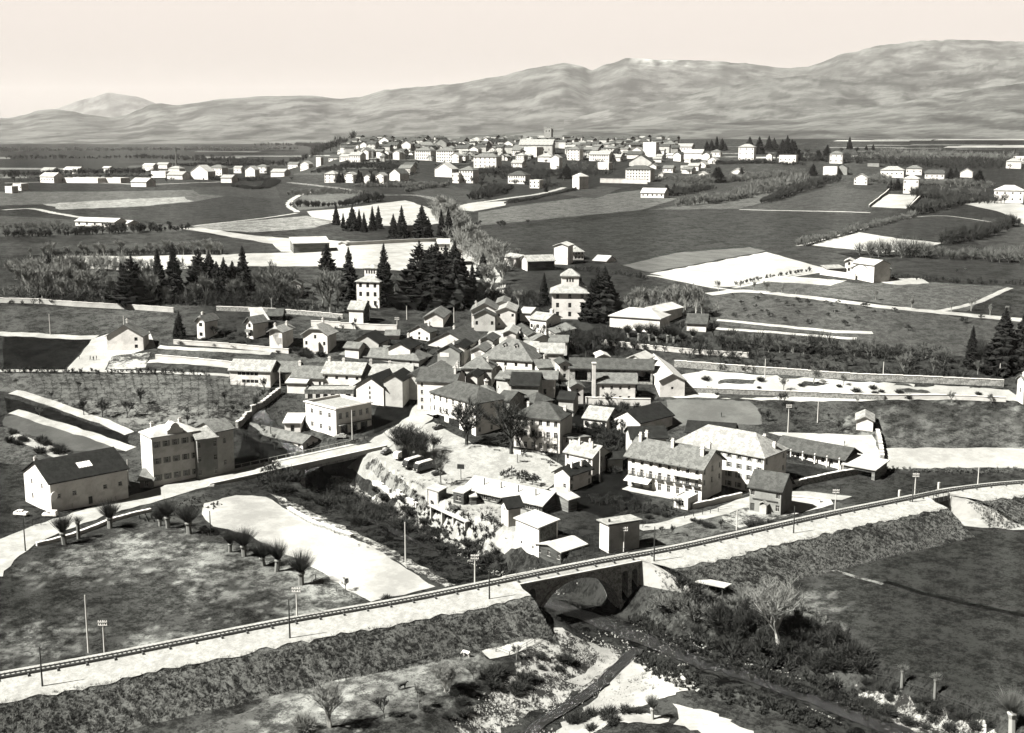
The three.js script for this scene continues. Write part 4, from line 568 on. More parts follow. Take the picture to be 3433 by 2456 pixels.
bld('b5', [1310, 500], [1640, 510], 9, -7, 'gB', .6, 'w3', 'r3', null, null, 'dark roofed house wedged between the hotel and the ivy house', {});
bld('b5', [1290, 690], [1150, 672], 8, -8, 'gB', .4, 'stone', 'r2', [2, 2, {}], null, 'blotched stone house at the back of the square behind the plane trees', {});
bld('b5', [1900, 920], [1345, 872], [1975, 850], 1335, 'h', .6, 'w0', 'r2', [6, 3, { w: 1.2, h: 1.9, m: .09 }], null, 'broad white house with dull hipped roof behind bare plane trees on the square', { ch: [[-.42, .2], [.3, -.1, .8]], Wmin: 10, Wmax: 14, side: 'w2' });
bld('b5', [2062, 1150], [1905, 1112], 6, 1335, 'S', .1, 'w0', 'r1', [3, 2, {}], null, 'low white wing with three windows joined to the broad plane tree house', { name: 'annexe', cat: 'annexe' });
bld('c3', [2086, 374], [1830, 318], [2145, 300], 560, 'gB', .6, 'w0', 'r0', [2, 2, {}], [1, 2, {}], 'white house with pale roof and thin chimneys behind the blank gable house', { ch: [[-.3, -.2, .7], [.2, -.15, .6], [.1, .3, .7]], chh: 1.2, Wmax: 10, side: 'w2' });
bld('c3', [1872, 546], [2082, 480], [1618, 545], 705, 'gB', .62, 'w0', 'r3', [2, 2, {}], [2, 2, { m: .3, skip: [0, 2, 3], h: 1.9 }], 'white gable house with dark roof and two white chimneys by the square', { ch: [[-.2, -.25, .7], [.2, -.2, .7]], Wmax: 12, chm: 'w0' });
bld('c3', [1612, 832], [868, 672], [1802, 755], 915, 'gB', .42, 'timber', 'r4', [9, 1, { w: 1.8, h: 1.6, m: .05 }], null, 'long wooden market shed with pale roof along the square', { name: 'market_shed', cat: 'shed', Wmin: 9, Wmax: 14, side: 'timber', more: (I) => { for (let i = 0; i < 4; i++) { const q = mesh('vent_pipe', box(.22, 1.8, .22), M.iron, I.roof); q.position.set((-.35 + .22 * i) * I.L, I.hw + I.rise * .5 + .9, -I.W * .25); } } });
bld('c3', [1860, 780], [1945, 755], 5, -3, 's', .25, 'timberL', 'r4', null, null, 'low lean-to with white roof at the end of the market shed', { name: 'shed', cat: 'shed' });
bld('c3', [625, 705], [700, 665], [592, 690], 802, 's', .15, 'timberL', 'r4', null, null, 'leftmost small white hut beside the market shed', { name: 'hut', cat: 'hut', Wmax: 3, side: 'w0', o: .2 });
bld('c3', [765, 700], [862, 720], 3, 812, 's', .12, 'timber', 'r4', [1, 1, { w: 1.6, h: 1.6 }], null, 'middle dark hut beside the market shed', { name: 'hut', cat: 'hut', o: .2 });
bld('c3', [925, 755], [985, 752], [868, 742], 832, 's', .12, 'timberL', 'r4', null, null, 'rightmost white hut beside the market shed', { name: 'hut', cat: 'hut', Wmax: 3.5, side: 'w0', o: .2 });
bld('c3', [1288, 842], [1405, 825], [1222, 802], 1042, 'gB', .8, 'w0', 'r3', null, [1, 2, { w: .6, h: .8, skip: [0] }], 'slim dovecote tower with dark pointed roof by the river path', { name: 'dovecote', cat: 'tower', side: 'w0', Wmin: 3, o: .7 });
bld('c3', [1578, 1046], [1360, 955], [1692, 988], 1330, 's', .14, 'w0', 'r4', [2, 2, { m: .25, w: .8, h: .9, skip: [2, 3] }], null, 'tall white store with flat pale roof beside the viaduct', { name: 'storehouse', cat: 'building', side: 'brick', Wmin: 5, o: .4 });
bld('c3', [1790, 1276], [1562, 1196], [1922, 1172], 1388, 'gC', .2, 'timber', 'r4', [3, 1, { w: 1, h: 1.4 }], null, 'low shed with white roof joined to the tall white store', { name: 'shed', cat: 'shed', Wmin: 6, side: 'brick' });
bld('b8', [258, 1032], [552, 988], [120, 988], 1292, 'sB', 0, 'w2', 'r1', null, null, 'boxy building with blank white side close behind the railway', { name: 'storehouse', cat: 'building', side: 'w0', o: .4 }).roof.removeFromParent();
{ const I = buildings[buildings.length - 1]; I.o.remove(I.roof); const r = mesh('roof', prisms(roofFaces('S', I.L, I.W, I.hw + .35, .06, .5).f, .22), M.r0, I.o); const q = mesh('chimney', CHIM, M.iron, r); q.scale.set(.5, .6, .5); q.position.set(I.L * .4, I.hw, -I.W * .2); }
bld('b8', [1140, 472], [445, 347], [1440, 412], 795, 'gB', .62, 'w0', 'r1', [8, 3, { w: 1.15, h: 2, m: .07, bal: [1] }], [3, 3, { skip: [0, 1, 2] }], 'large white apartment house with balconies, awnings and grey roof beside the railway', { name: 'apartment_house', cat: 'building', Wmin: 10, Wmax: 15, o: .9, ch: [[.45, -.1], [.41, .05], [0, -.12], [-.42, -.2, 1.2], [-.42, .12]], chh: 1.4, more: (I) => {
  const f = I.side === 2 ? 1 : -1, y = I.hw - I.vis;
  for (const [s, w] of [[.42, .13], [.26, .22]]) { const q = mesh('awning', prisms([[[-w * I.L / 2, 0, -2.6], [w * I.L / 2, 0, -2.6], [w * I.L / 2, 1.1, 0], [-w * I.L / 2, 1.1, 0]]], .08), M.cloth, I.o); q.position.set(f * s * I.L, y + 2.4, -I.W / 2 - .05); }
  addPart(I, 'long_balcony', join([box(I.L * .36, .18, 1.1, -f * I.L * .3, y + I.vis * .66, -I.W / 2 - .55), box(I.L * .36, .08, .08, -f * I.L * .3, y + I.vis * .66 + .95, -I.W / 2 - 1.05)]), 'concrete');
  addPart(I, 'terrace', box(I.L * .75, .5, 3.4, f * I.L * .1, y + .2, -I.W / 2 - 1.7), 'concrete');
  for (let i = 0; i < 9; i++) addPart(I, 'eaves_bracket', box(.3, .8, .8, (-.44 + .11 * i) * I.L, I.hw - .55, -I.W / 2 - .4), 'timber');
} });
bld('b8', [1010, 775], [880, 750], 5, 880, 'f', 0, 'w1', 'concrete', [1, 1, { w: 2, h: 1.6 }], null, 'low flat annexe before the shaded end of the apartment house', { name: 'annexe', cat: 'annexe', par: .2 });
bld('b8', [1725, 372], [908, 218], [1890, 335], 735, 'h', .7, 'w0', 'r0', [9, 4, { w: 1.05, h: 1.5, m: .05, sh: 'shut' }], [2, 3, {}], 'long pale house with big light hipped roof behind the apartment house', { name: 'apartment_house', cat: 'building', Wmin: 11, Wmax: 16, ch: [[-.46, .1], [-.3, .3]] });
bld('b8', [1440, 160], [1000, 130], 8, -5, 'gB', .5, 'w2', 'r3', null, null, 'dark roofed stable behind the chimneys of the apartment house', { name: 'stable', cat: 'barn' });
bld('b6', [1390, 1140], [970, 1150], 8, -7, 'gB', .5, 'w2', 'r3', null, null, 'dark ridged roof directly behind the apartment house chimneys', { name: 'house' });
bld('b6', [680, 1400], [860, 1390], 5, -3.5, 'gB', .4, 'w3', 'r3', null, null, 'little dark roofed outhouse in the shaded yard by the apartment house', { name: 'outhouse', cat: 'shed' });
bld('b8', [1892, 692], [1602, 645], [1958, 612], 932, 'gB', .8, 'w3', 'r2', [2, 2, { w: 1.1, h: 1.7, door: 1 }], null, 'grey crossing keeper house with steep dark roof and porch by the railway', { name: 'crossing_house', cat: 'house', Wmin: 5, Wmax: 8, o: .5, more: (I) => { const q = addPart(I, 'porch', box(1.6, 2.3, 1.2, 0, I.hw - I.vis + 1.2, -I.W / 2 - .6), 'w2'); const r = mesh('porch_roof', prisms(roofFaces('gC', 1.6, 1.2, I.hw - I.vis + 2.4, .6, .35).f, .12), M.r0, q); r.position.z = -I.W / 2 - .6; addPart(I, 'lintel_band', box(I.L * .8, .2, .2, 0, I.hw - I.vis * .48, -I.W / 2 - .1), 'timber'); } });
bld('b7', [1000, 806], [545, 722], [1042, 755], 893, 'gB', .5, 'w0', 'r2', [8, 1, { w: 1.2, h: 1.7, m: .05 }], null, 'long low stable row with dark roof and white doors round the yard', { name: 'stable_row', cat: 'building', side: 'timber', Wmin: 6, Wmax: 9, o: 1, more: (I) => { for (let i = 0; i < 6; i++) addPart(I, 'post', box(.3, I.vis, .3, (-.46 + .184 * i) * I.L, I.hw - I.vis / 2, -I.W / 2 - .8), 'w0'); } });
bld('b7', [1225, 890], [1005, 850], 7, -2.8, 's', .12, 'timberL', 'r4', null, null, 'lean-to with white roof at the end of the stable row', { name: 'shed', cat: 'shed', open: [[0, .1, .8, 1.9]] });
bld('b7', [1208, 545], [1212, 500], [1095, 560], 622, 'gB', .5, 'w0', 'r0', null, null, 'small blank white house alone at the meadow corner', { Wmax: 7 });
bld('a8', [2215, 1135], [2330, 1130], [2125, 1150], 1300, 'gB', .75, 'w0', 'r1', [2, 2, {}], [1, 1, {}], 'white house with grey roof at the edge of the picture by the conifers', { Wmax: 11, ch: [[-.4, .2]] });
// barns right of the main street
bld('b4', [1930, 1046], [1690, 800], [1590, 965], 1228, 'gB', .5, 'w0', 'r4', null, [1, 1, { w: .9, h: .9 }], 'big white gable barn with bleached roof below the garden wall', { name: 'barn', cat: 'barn', Wmax: 15 });
bld('b4', [1480, 835], [1590, 790], [1375, 785], -5, 'gB', .5, 'w0', 'r4', null, null, 'small white roofed barn behind the arcade shed', { name: 'barn', cat: 'barn', Wmax: 8 });
bld('b4', [680, 912], [1585, 932], 8, 1055, 'gB', .55, 'stone', 'r2', null, null, 'long open arcade barn with white pillars and grey roof', { name: 'arcade_barn', cat: 'barn', open: [[-.4, .1, .15, 3.2], [-.21, .1, .15, 3.2], [-.02, .1, .15, 3.2], [.17, .1, .15, 3.2], [.36, .1, .15, 3.2]] });
bld('b4', [975, 1076], [1396, 1082], 7.5, 1295, 'gB', .55, 'w1', 'r1', [4, 2, { w: .9, h: 1.3, m: .16 }], null, 'white house with grey speckled roof before the arcade barn', {});
bld('b4', [1232, 1172], [1392, 1176], 3.5, 1290, 's', .5, 'w0', 'r2', [1, 1, {}], null, 'lean-to with dull roof on the front of the speckled roof house', { name: 'annexe', cat: 'annexe' });
bld('b4', [1080, 1480], [835, 1452], 9, -3.5, 'gB', .5, 'w0', 'r0', [3, 1, {}], null, 'low cottage with bleached roof in the dark tree yard', {});
bld('b4', [1450, 1512], [1800, 1425], [1312, 1412], -4.5, 'gB', .55, 'w1', 'r3', null, null, 'dark roofed barn with one pale wall beside the rolled field', { name: 'barn', cat: 'barn', Wmax: 14 });
bld('b4', [612, 755], [305, 752], 9, -5, 'gB', .5, 'w1', 'r0', [3, 1, {}], null, 'white roofed house on the right bank of the main street', {});
bld('b4', [652, 632], [462, 628], 7, -4.5, 'gB', .4, 'w2', 'r1', null, null, 'grey roofed house above the white roofed street house', {});
bld('b4', [345, 560], [200, 450], [225, 555], -4.5, 'gB', .5, 'w1', 'r2', null, null, 'dull roofed barn turned toward the main street', { Wmax: 9, name: 'barn', cat: 'barn' });
bld('b4', [425, 395], [250, 375], 8, -5, 'gB', .4, 'w0', 'r0', [3, 1, {}], null, 'white cottage with white roof under the belvedere villa garden', { ch: [[-.4, 0, 1.4]] });
bld('b4', [540, 540], [420, 470], 6, -4, 's', .2, 'w0', 'r1', null, null, 'white shed with sloping roof beside the villa garden gate', { name: 'shed', cat: 'shed' });
bld('a7', [630, 576], [936, 578], [582, 545], 802, 'h', .5, 'w0', 'r0', [3, 3, { w: 1.3, h: 2, m: .16 }], [2, 3, {}], 'square white villa with pale hipped roof and belvedere before a dark conifer', { name: 'villa', cat: 'villa', Wmin: 13, Wmax: 17, o: .8, more: (I) => belvedere(I, 6, 5, 3.4, .75, 'w0', 'r0', 3) });
bld('a7', [1120, 772], [1545, 800], 10, 868, 'h', .45, 'w0', 'r4', null, null, 'long low white barn with bleached hipped roof beside the villa park', { name: 'barn', cat: 'barn', ch: [[-.2, .3]] });
bld('a7', [1772, 836], [1936, 842], 9, 902, 'gB', .55, 'w0', 'r2', null, null, 'white barn with dark striped roof at the orchard edge', { name: 'barn', cat: 'barn' });
bld('a7', [1735, 705], [1520, 750], 4, -3, 's', .3, 'w1', 'r4', null, null, 'long narrow lean-to with white roof among the birches', { name: 'shed', cat: 'shed' });
// farms in the fields
bld('a7', [425, 315], [655, 308], [365, 300], 400, 'gB', .5, 'timber', 'r0', [1, 1, { w: 5, h: 3 }], null, 'farm shed with dark open front and pale roof beyond the villa', { name: 'barn', cat: 'barn', Wmin: 8, side: 'w0' });
bld('a7', [765, 185], [790, 178], [655, 180], 345, 'gB', .35, 'w0', 'r4', null, null, 'blank white tower house of the farm beyond the villa', { Wmax: 11, L: 8 });
bld('a7', [795, 232], [900, 230], 8, 305, 'h', .7, 'w1', 'r0', [4, 2, { w: .9, h: 1.3 }], null, 'farmhouse with pale dormered roof beside the blank tower house', {});
bld('a7', [1090, 312], [985, 305], 8, 330, 'gB', .45, 'w0', 'r4', null, null, 'white roofed field barn beyond the belvedere villa', { name: 'barn', cat: 'barn' });
bld('a7', [340, 290], [230, 272], 6, -4, 'gB', .4, 'w0', 'r0', null, null, 'white cottage half hidden in the pale avenue trees', {});
bld('a8', [1140, 342], [1290, 332], [1085, 318], 428, 'gB', .45, 'w0', 'r1', null, null, 'farm barn with black shaded wall among the fields', { name: 'barn', cat: 'barn', side: 'w0', Wmin: 8, Wmax: 11 });
bld('a8', [1170, 302], [1015, 282], 8, -7, 'gB', .4, 'w0', 'r4', null, null, 'white roofed farmhouse behind the black walled barn', {});
bld('a8', [1010, 272], [1035, 248], [955, 270], 360, 'gB', .5, 'w0', 'r4', null, [1, 2, {}], 'tall white farm tower at the end of the white roofed farmhouse', { name: 'farm_tower', cat: 'tower', Wmax: 6, L: 5 });
bld('a8', [945, 325], [825, 330], 4, 358, 's', .2, 'w1', 'r0', null, null, 'low open cart shed beside the tall white farm tower', { name: 'shed', cat: 'shed', open: [[0, .1, .7, 1.8]] });
bld('a6', [580, 462], [235, 470], 14, 546, 's', .12, 'timberL', 'r4', null, null, 'long warehouse with grey board front and flat white roof', { name: 'warehouse', cat: 'warehouse' });
bld('a6', [735, 470], [665, 468], 6, 495, 'gC', .4, 'w0', 'r4', null, null, 'tiny white gabled hut beside the long warehouse', { name: 'hut', cat: 'hut' });
bld('a6', [1820, 515], [1880, 575], [1715, 500], -6, 'gB', .5, 'w0', 'r0', null, [2, 1, {}], 'white roadside house at the foot of the avenue', { Wmax: 11, L: 11 });
bld('a6', [1715, 470], [1605, 470], 9, -5, 'gB', .4, 'w0', 'r4', [4, 1, {}], null, 'long white house behind the roadside house of the avenue', {});
bld('a6', [308, 855], [330, 832], [188, 855], 985, 'gB', .55, 'w0', 'r1', null, [2, 2, { w: .9, h: 1.4, m: .3 }], 'white gabled house with four windows in the bare tree park', { Wmax: 9 });
bld('a6', [1385, 300], [1400, 290], [1305, 300], -6, 'gC', .8, 'w0', 'r0', null, null, 'white house peeping between the pointed conifers', { Wmax: 8, L: 7 });
bld('a5', [870, 440], [570, 430], 10, 480, 'gB', .35, 'w0', 'r4', [5, 1, { w: 1.6, h: 1.5 }], null, 'glaring white farmhouse behind the long hedge', {});
bld('a5', [970, 450], [880, 445], 8, 475, 'gB', .35, 'w0', 'r4', null, null, 'small white farm annexe right of the glaring farmhouse', { name: 'annexe', cat: 'annexe' });

// smaller houses crowding the middle of the village
bld('b3', [1235, 960], [1330, 900], [1050, 935], -6, 'gB', .55, 'w1', 'r1', null, [2, 2, {}], 'grey roofed house squeezed above the two chimney house', { Wmax: 8 });
bld('b3', [1480, 700], [1560, 640], [1340, 690], -5.5, 'gB', .5, 'w1', 'r3', null, null, 'dark ridged house in the bend of the shaded street', { Wmax: 7 });
bld('b3', [1700, 730], [1800, 660], [1560, 720], -6, 'gB', .5, 'w0', 'r1', null, [2, 2, {}], 'white gabled house on the left of the main street', { Wmax: 8, ch: [[0, .2]] });
bld('b3', [1790, 620], [1860, 570], [1650, 610], -5.5, 'gB', .5, 'w2', 'r2', null, [2, 2, {}], 'worn gabled house halfway up the main street', { Wmax: 8 });
bld('b3', [2040, 540], [2080, 480], [1900, 540], -5, 'gB', .45, 'w0', 'r0', null, [2, 1, {}], 'white house with pale roof at the top of the main street', { Wmax: 8 });
bld('b3', [2230, 620], [2140, 590], 7, -4.5, 'gB', .45, 'w1', 'r1', [2, 1, {}], null, 'low cream cottage above the big hipped house', {});
bld('b3', [1620, 1010], [1700, 950], [1500, 1000], -6.5, 'gB', .5, 'w1', 'r3', null, null, 'dark roofed house filling the gap behind the hotel', { Wmax: 8 });
bld('b3', [1960, 1040], [1830, 1025], 6, -5, 'gB', .5, 'w2', 'r1', [2, 1, {}], null, 'small grey roofed house beside the white chimney stack', { ch: [[.3, 0]] });
bld('b3', [1130, 1010], [1180, 960], [1010, 990], -7, 'gB', .5, 'w0', 'r2', null, [2, 2, {}], 'narrow white house at the mouth of the shaded street', { Wmax: 7 });
bld('b4', [490, 905], [345, 915], 7, -5, 'gB', .5, 'w1', 'r1', null, null, 'grey roofed cottage beside the narrow lane', { ch: [[-.3, 0]] });
bld('b4', [680, 870], [600, 800], [560, 860], -5, 'gB', .5, 'w0', 'r2', null, [1, 2, {}], 'white gabled cottage at the end of the narrow lane', { Wmax: 6, L: 7 });
bld('b4', [300, 690], [160, 680], 6, -4, 'gB', .4, 'w0', 'r0', null, null, 'small white shed row by the street wall', { name: 'shed', cat: 'shed' });
bld('b4', [830, 1120], [760, 1040], [690, 1120], -5, 'gB', .55, 'w0', 'r1', null, [1, 2, {}], 'white gabled house left of the tall white pier', { Wmax: 6, L: 6 });
bld('b4', [720, 1260], [560, 1250], 6, -5, 'gB', .5, 'w2', 'r3', null, null, 'dark roofed shed over the narrow lane', { name: 'shed', cat: 'shed' });
bld('b4', [300, 1290], [160, 1250], [420, 1240], -6, 'h', .6, 'w1', 'r2', [2, 2, {}], null, 'dull hipped house behind the broad plane tree house', { Wmax: 8 });
bld('b4', [1110, 790], [1060, 740], [980, 780], -4, 'gB', .4, 'w0', 'r4', null, null, 'little white yard house behind the arcade barn', { Wmax: 5, L: 6, name: 'shed', cat: 'shed' });
bld('b2', [1480, 985], [1330, 830], 5, -3, 's', .3, 'w1', 'r1', null, null, 'small lean-to behind the open fronted barn', { name: 'shed', cat: 'shed', L: 6 });
bld('b3', [330, 700], [180, 690], 5, -3.5, 'gB', .5, 'w1', 'r1', null, null, 'low shed at the villa garden wall', { name: 'shed', cat: 'shed' });
{ const p = g('b4', [940, 1295]), h = heightAt(p, px('b4', [0, 855])[1]) - p.y, o = thing('chimney_pier', p); mesh('shaft', reuv(box(1, h, 1.2, 0, h / 2 - .3, 0), 1 / 5), M.w0, o); mesh('cap', reuv(box(1.3, .3, 1.5, 0, h - .2, 0), 1 / 5), M.w1, o); tag(o, 'tall white pier standing before the arcade barn', 'chimney'); }
// ---------- the town on the hill, its suburbs and the villas beside it ----------
const town = [];
const th = (k, x, y_, w, h, type = 'gB', wm = 'w0', rm = 'r1', win = null, skew = 0, o = {}) => { const y = Math.max(y_, (477.5 - K[k][1]) * K[k][2]); town.push({ k, x, y, w, h, type, wm, rm, win, skew, o }); };
const W_ = (n, r) => [n, r, { w: 1.25, h: 1.8, m: .1 }];
// [left, foot row, width, wall height, roof, wall, roofing, windows, skew]
for (const r of [[250, 600, 105, 85, 'h', 'w0', 'r0', W_(3, 3)], [440, 600, 85, 78, 'jC', 'w0', 'r0', W_(2, 2)], [615, 615, 72, 72, 'gC', 'w0', 'r1', W_(2, 2)], [735, 618, 78, 88, 'gC', 'w0', 'r0', W_(2, 2)], [868, 578, 105, 68, 'gC', 'w0', 'r2', null, 8], [955, 512, 112, 50, 'gB', 'w0', 'r1', W_(4, 1)], [1298, 542, 165, 75, 'gC', 'w0', 'r4'], [1530, 600, 132, 122, 'h', 'w0', 'r1', W_(5, 3)], [1466, 602, 60, 88, 'f', 'w0', 'r0', W_(2, 2)], [1668, 458, 214, 106, 'h', 'w1', 'r1', W_(5, 3)], [1312, 402, 165, 108, 'h', 'w1', 'r1', W_(7, 4)], [1448, 412, 78, 72, 'gC', 'w0', 'r0', W_(2, 2)], [1108, 382, 152, 90, 'h', 'w1', 'r1', W_(7, 3)], [1110, 286, 178, 46, 'h', 'w2', 'r1', W_(6, 1)], [480, 412, 112, 74, 'gB', 'w0', 'r0', W_(5, 2)], [392, 402, 92, 52, 'gB', 'w0', 'r0', W_(4, 1)], [288, 402, 98, 42, 'gB', 'w1', 'r2', W_(3, 1)], [372, 332, 58, 30, 'gB', 'w0', 'r0'], [500, 292, 92, 56, 'gB', 'w2', 'r3', W_(4, 2)], [590, 312, 58, 84, 'gC', 'w0', 'r2'], [652, 312, 82, 84, 'gB', 'w2', 'r2', W_(3, 3)], [768, 272, 92, 78, 'gC', 'w0', 'r1'], [900, 382, 62, 72, 'gC', 'w0', 'r0'], [742, 372, 58, 72, 'gB', 'w0', 'r1'], [802, 372, 58, 62, 'gC', 'w1', 'r0'], [608, 382, 62, 82, 'gC', 'w1', 'r1'], [170, 452, 46, 88, 'f', 'w0', 'r0'], [18, 492, 84, 72, 'gC', 'w0', 'r0', W_(2, 2)], [1000, 470, 90, 40, 'gB', 'w2', 'r2'], [840, 300, 100, 60, 'gB', 'w2', 'r2', W_(4, 2)], [980, 300, 90, 70, 'gC', 'w1', 'r1'], [1300, 300, 110, 80, 'gC', 'w3', 'r2'], [1500, 330, 110, 60, 'gB', 'w2', 'r2'], [1620, 340, 90, 60, 'gC', 'w1', 'r1'], [1880, 340, 60, 80, 'gB', 'w2', 'r2', W_(2, 3)], [1940, 300, 100, 70, 'gC', 'w1', 'r1'], [2040, 330, 120, 60, 'gB', 'w1', 'r1'], [1820, 260, 130, 50, 'gB', 'w2', 'r3'], [1330, 240, 60, 50, 'gB', 'w3', 'r3']]) th('a2', ...r);
for (const r of [[165, 348, 112, 82, 'f', 'w0', 'r0', null, 6], [572, 384, 112, 102, 'h', 'w0', 'r1', W_(4, 4)], [780, 392, 182, 62, 'gB', 'w0', 'r0', W_(8, 2)], [968, 392, 104, 36, 'gB', 'w1', 'r0'], [1292, 352, 116, 132, 'f', 'w0', 'r4'], [1482, 302, 108, 72, 'h', 'w0', 'r1', W_(4, 3)], [1592, 302, 152, 46, 'gB', 'w0', 'r0', W_(6, 1)], [1682, 372, 162, 58, 'gB', 'w0', 'r4'], [1582, 392, 62, 62, 'gC', 'w0', 'r2', null, 5], [1126, 582, 224, 112, 'h', 'w1', 'r2', W_(8, 4)], [1162, 440, 200, 40, 'gC', 'w2', 'r2'], [1272, 742, 208, 48, 'gB', 'w0', 'r4', W_(5, 1)], [1482, 502, 88, 42, 'gB', 'w0', 'r1', W_(3, 1)], [1722, 484, 92, 46, 'gB', 'w0', 'r0'], [1940, 352, 82, 48, 'h', 'w1', 'r1', W_(3, 1)], [1850, 384, 72, 52, 'gC', 'w0', 'r1'], [862, 472, 100, 60, 'f', 'w0', 'r0'], [410, 472, 82, 112, 'gC', 'w0', 'r0'], [8, 608, 162, 84, 'h', 'w1', 'r2', W_(7, 2)], [216, 652, 88, 72, 'f', 'w0', 'r0', W_(3, 2)], [40, 452, 100, 42, 'gB', 'w0', 'r0', W_(4, 1)], [292, 400, 130, 50, 'h', 'w1', 'r0'], [720, 340, 130, 50, 'gB', 'w1', 'r1'], [920, 330, 110, 60, 'h', 'w2', 'r1', W_(4, 2)], [1140, 370, 130, 40, 'gB', 'w0', 'r2'], [1180, 330, 90, 40, 'gC', 'w0', 'r0'], [1430, 330, 60, 40, 'gB', 'w0', 'r0'], [620, 290, 110, 50, 'gB', 'w2', 'r1'], [1040, 270, 60, 30, 'gB', 'w1', 'r2']]) th('a3', ...r);
for (const r of [[165, 304, 104, 104, 'h', 'w0', 'r0', W_(3, 3)], [466, 322, 112, 56, 'f', 'w0', 'r4', W_(4, 1)], [370, 306, 38, 48, 'gC', 'w0', 'r2'], [838, 322, 84, 72, 'h', 'w1', 'r1', W_(3, 2)], [790, 408, 92, 58, 'f', 'w0', 'r4'], [880, 404, 78, 52, 'gC', 'w3', 'r2'], [1018, 478, 86, 52, 'gC', 'w0', 'r0', W_(2, 2)], [1212, 424, 150, 54, 'h', 'w0', 'r0', W_(5, 1)], [1402, 404, 100, 46, 'h', 'w0', 'r1', W_(3, 1)], [1380, 544, 96, 112, 'h', 'w0', 'r4', W_(2, 2)], [1540, 434, 124, 38, 'jB', 'w1', 'r2', W_(4, 1)], [1800, 424, 78, 40, 'gC', 'w0', 'r0'], [2048, 608, 184, 90, 'h', 'w0', 'r4', W_(4, 2)], [2138, 358, 94, 52, 'h', 'w0', 'r0'], [1118, 344, 76, 32, 'gB', 'w3', 'r3'], [2190, 320, 70, 46, 'f', 'w0', 'r4']]) th('a4', ...r);
for (const r of [[305, 138, 122, 48, 'gB', 'w0', 'r4', [5, 1, { w: 1.4, h: 1.2 }]], [482, 140, 300, 34, 'f', 'w0', 'r4'], [785, 140, 150, 34, 'f', 'w0', 'r4'], [996, 170, 130, 38, 'gB', 'w0', 'r4', null], [1085, 48, 90, 40, 'gB', 'w0', 'r4', W_(4, 1)], [1150, 106, 122, 50, 'f', 'w0', 'r4'], [1270, 112, 130, 34, 'gB', 'w1', 'r0'], [1452, 112, 142, 60, 'gC', 'w0', 'r4'], [1590, 86, 108, 62, 'h', 'w0', 'r1', W_(4, 2)], [1866, 96, 80, 58, 'gC', 'w0', 'r0'], [1778, 66, 62, 42, 'gB', 'w0', 'r0', W_(3, 1)], [310, 80, 104, 36, 'gB', 'w0', 'r0', W_(4, 1)], [478, 70, 132, 30, 'gB', 'w0', 'r4'], [780, 60, 62, 34, 'gB', 'w1', 'r4'], [98, 198, 74, 46, 'f', 'w0', 'r4', W_(2, 1)], [38, 218, 62, 46, 'f', 'w0', 'r4'], [1952, 66, 80, 50, 'h', 'w1', 'r1', W_(3, 2)], [1282, 74, 92, 44, 'h', 'w0', 'r0'], [1190, 30, 90, 30, 'gB', 'w0', 'r0'], [2060, 96, 110, 40, 'gB', 'w0', 'r0'], [1680, 140, 90, 40, 'gB', 'w1', 'r0'], [2190, 40, 80, 44, 'gB', 'w0', 'r1', W_(3, 1)]]) th('a5', ...r);
seed(303); // the crowded upper streets
for (let i = 0; i < 230; i++) { const left = i % 2, k = left ? 'a2' : 'a3', x = left ? rr(470, 2180) : rr(-10, 1280), y = lerp(212, left ? 400 : 360, Math.pow(rnd(), 1.25)); if (!left && x > 330 && x < 530 && y < 350) continue; const w = rr(30, 80), h = rr(22, 54); th(k, x, y, w, h, ['gB', 'gC', 'gB', 'h'][i % 4], ['w1', 'w2', 'w3', 'w0', 'stone', 'w2', 'w3'][i % 7], ['r1', 'r0', 'r2', 'r1', 'r3'][i % 5], W_(Math.max(2, Math.round(w / 17)), h > 46 ? 3 : h > 30 ? 2 : 1), rr(-7, 7)); }
for (let i = 0; i < 16; i++) { const x = rr(1300, 2200), y = rr(330, 560); th('a3', x, y, rr(40, 90), rr(22, 40), ['gB', 'gC'][i % 2], ['w0', 'w1'][i % 2], ['r0', 'r1', 'r4'][i % 3], null, rr(-5, 5)); }
{
  const pos = town.map((t) => { const [u, v] = px(t.k, [t.x + t.w / 2, t.y]); return { t, u: u / 1.5123, v: v / 1.5123 }; });
  const zone = ({ u, v }) => u < 690 ? (v > 388 ? 'in front row of low suburb' : 'in back row of low suburb') : u > 1640 ? (v > 372 ? 'among front villas beside hill town' : 'among back villas beside hill town') : v < 328 ? 'in top tier of hill town' : v < 341 ? 'in upper tier of hill town' : v < 358 ? 'in middle tier of hill town' : v < 385 ? 'in lower tier of hill town' : 'at foot of hill town';
  const zs = {}; pos.forEach((p) => (zs[zone(p)] ??= []).push(p)); const WN = { w0: 'white', w1: 'cream', w2: 'worn', w3: 'grey', stone: 'stone' }, RN = { r0: 'pale', r1: 'grey', r2: 'dull', r3: 'dark', r4: 'bleached' }, TN = { gB: 'ridged', gC: 'gabled', h: 'hipped', f: 'flat', jB: 'clipped', jC: 'clipped' };
  for (const z in zs) zs[z].sort((a, b) => a.u - b.u).forEach((p, i) => { const { t } = p; bld(t.k, [t.x, t.y - t.h], [t.x + t.w, t.y - t.h + t.skew], clamp(t.w * .11, 6, 13), t.y, t.type, t.type === 'gC' ? .6 : .5, t.wm, t.rm, t.win, null, `${WN[t.wm]} house, ${RN[t.rm]} ${TN[t.type]} roof, ${ord(i + 1)} from left ${z}`, { group: 'houses ' + z, name: t.k === 'a4' ? 'hill_villa' : t.k === 'a5' ? 'suburb_house' : 'town_house', front: 1, yaw: .42 + t.skew * .06, ...t.o }); });
}
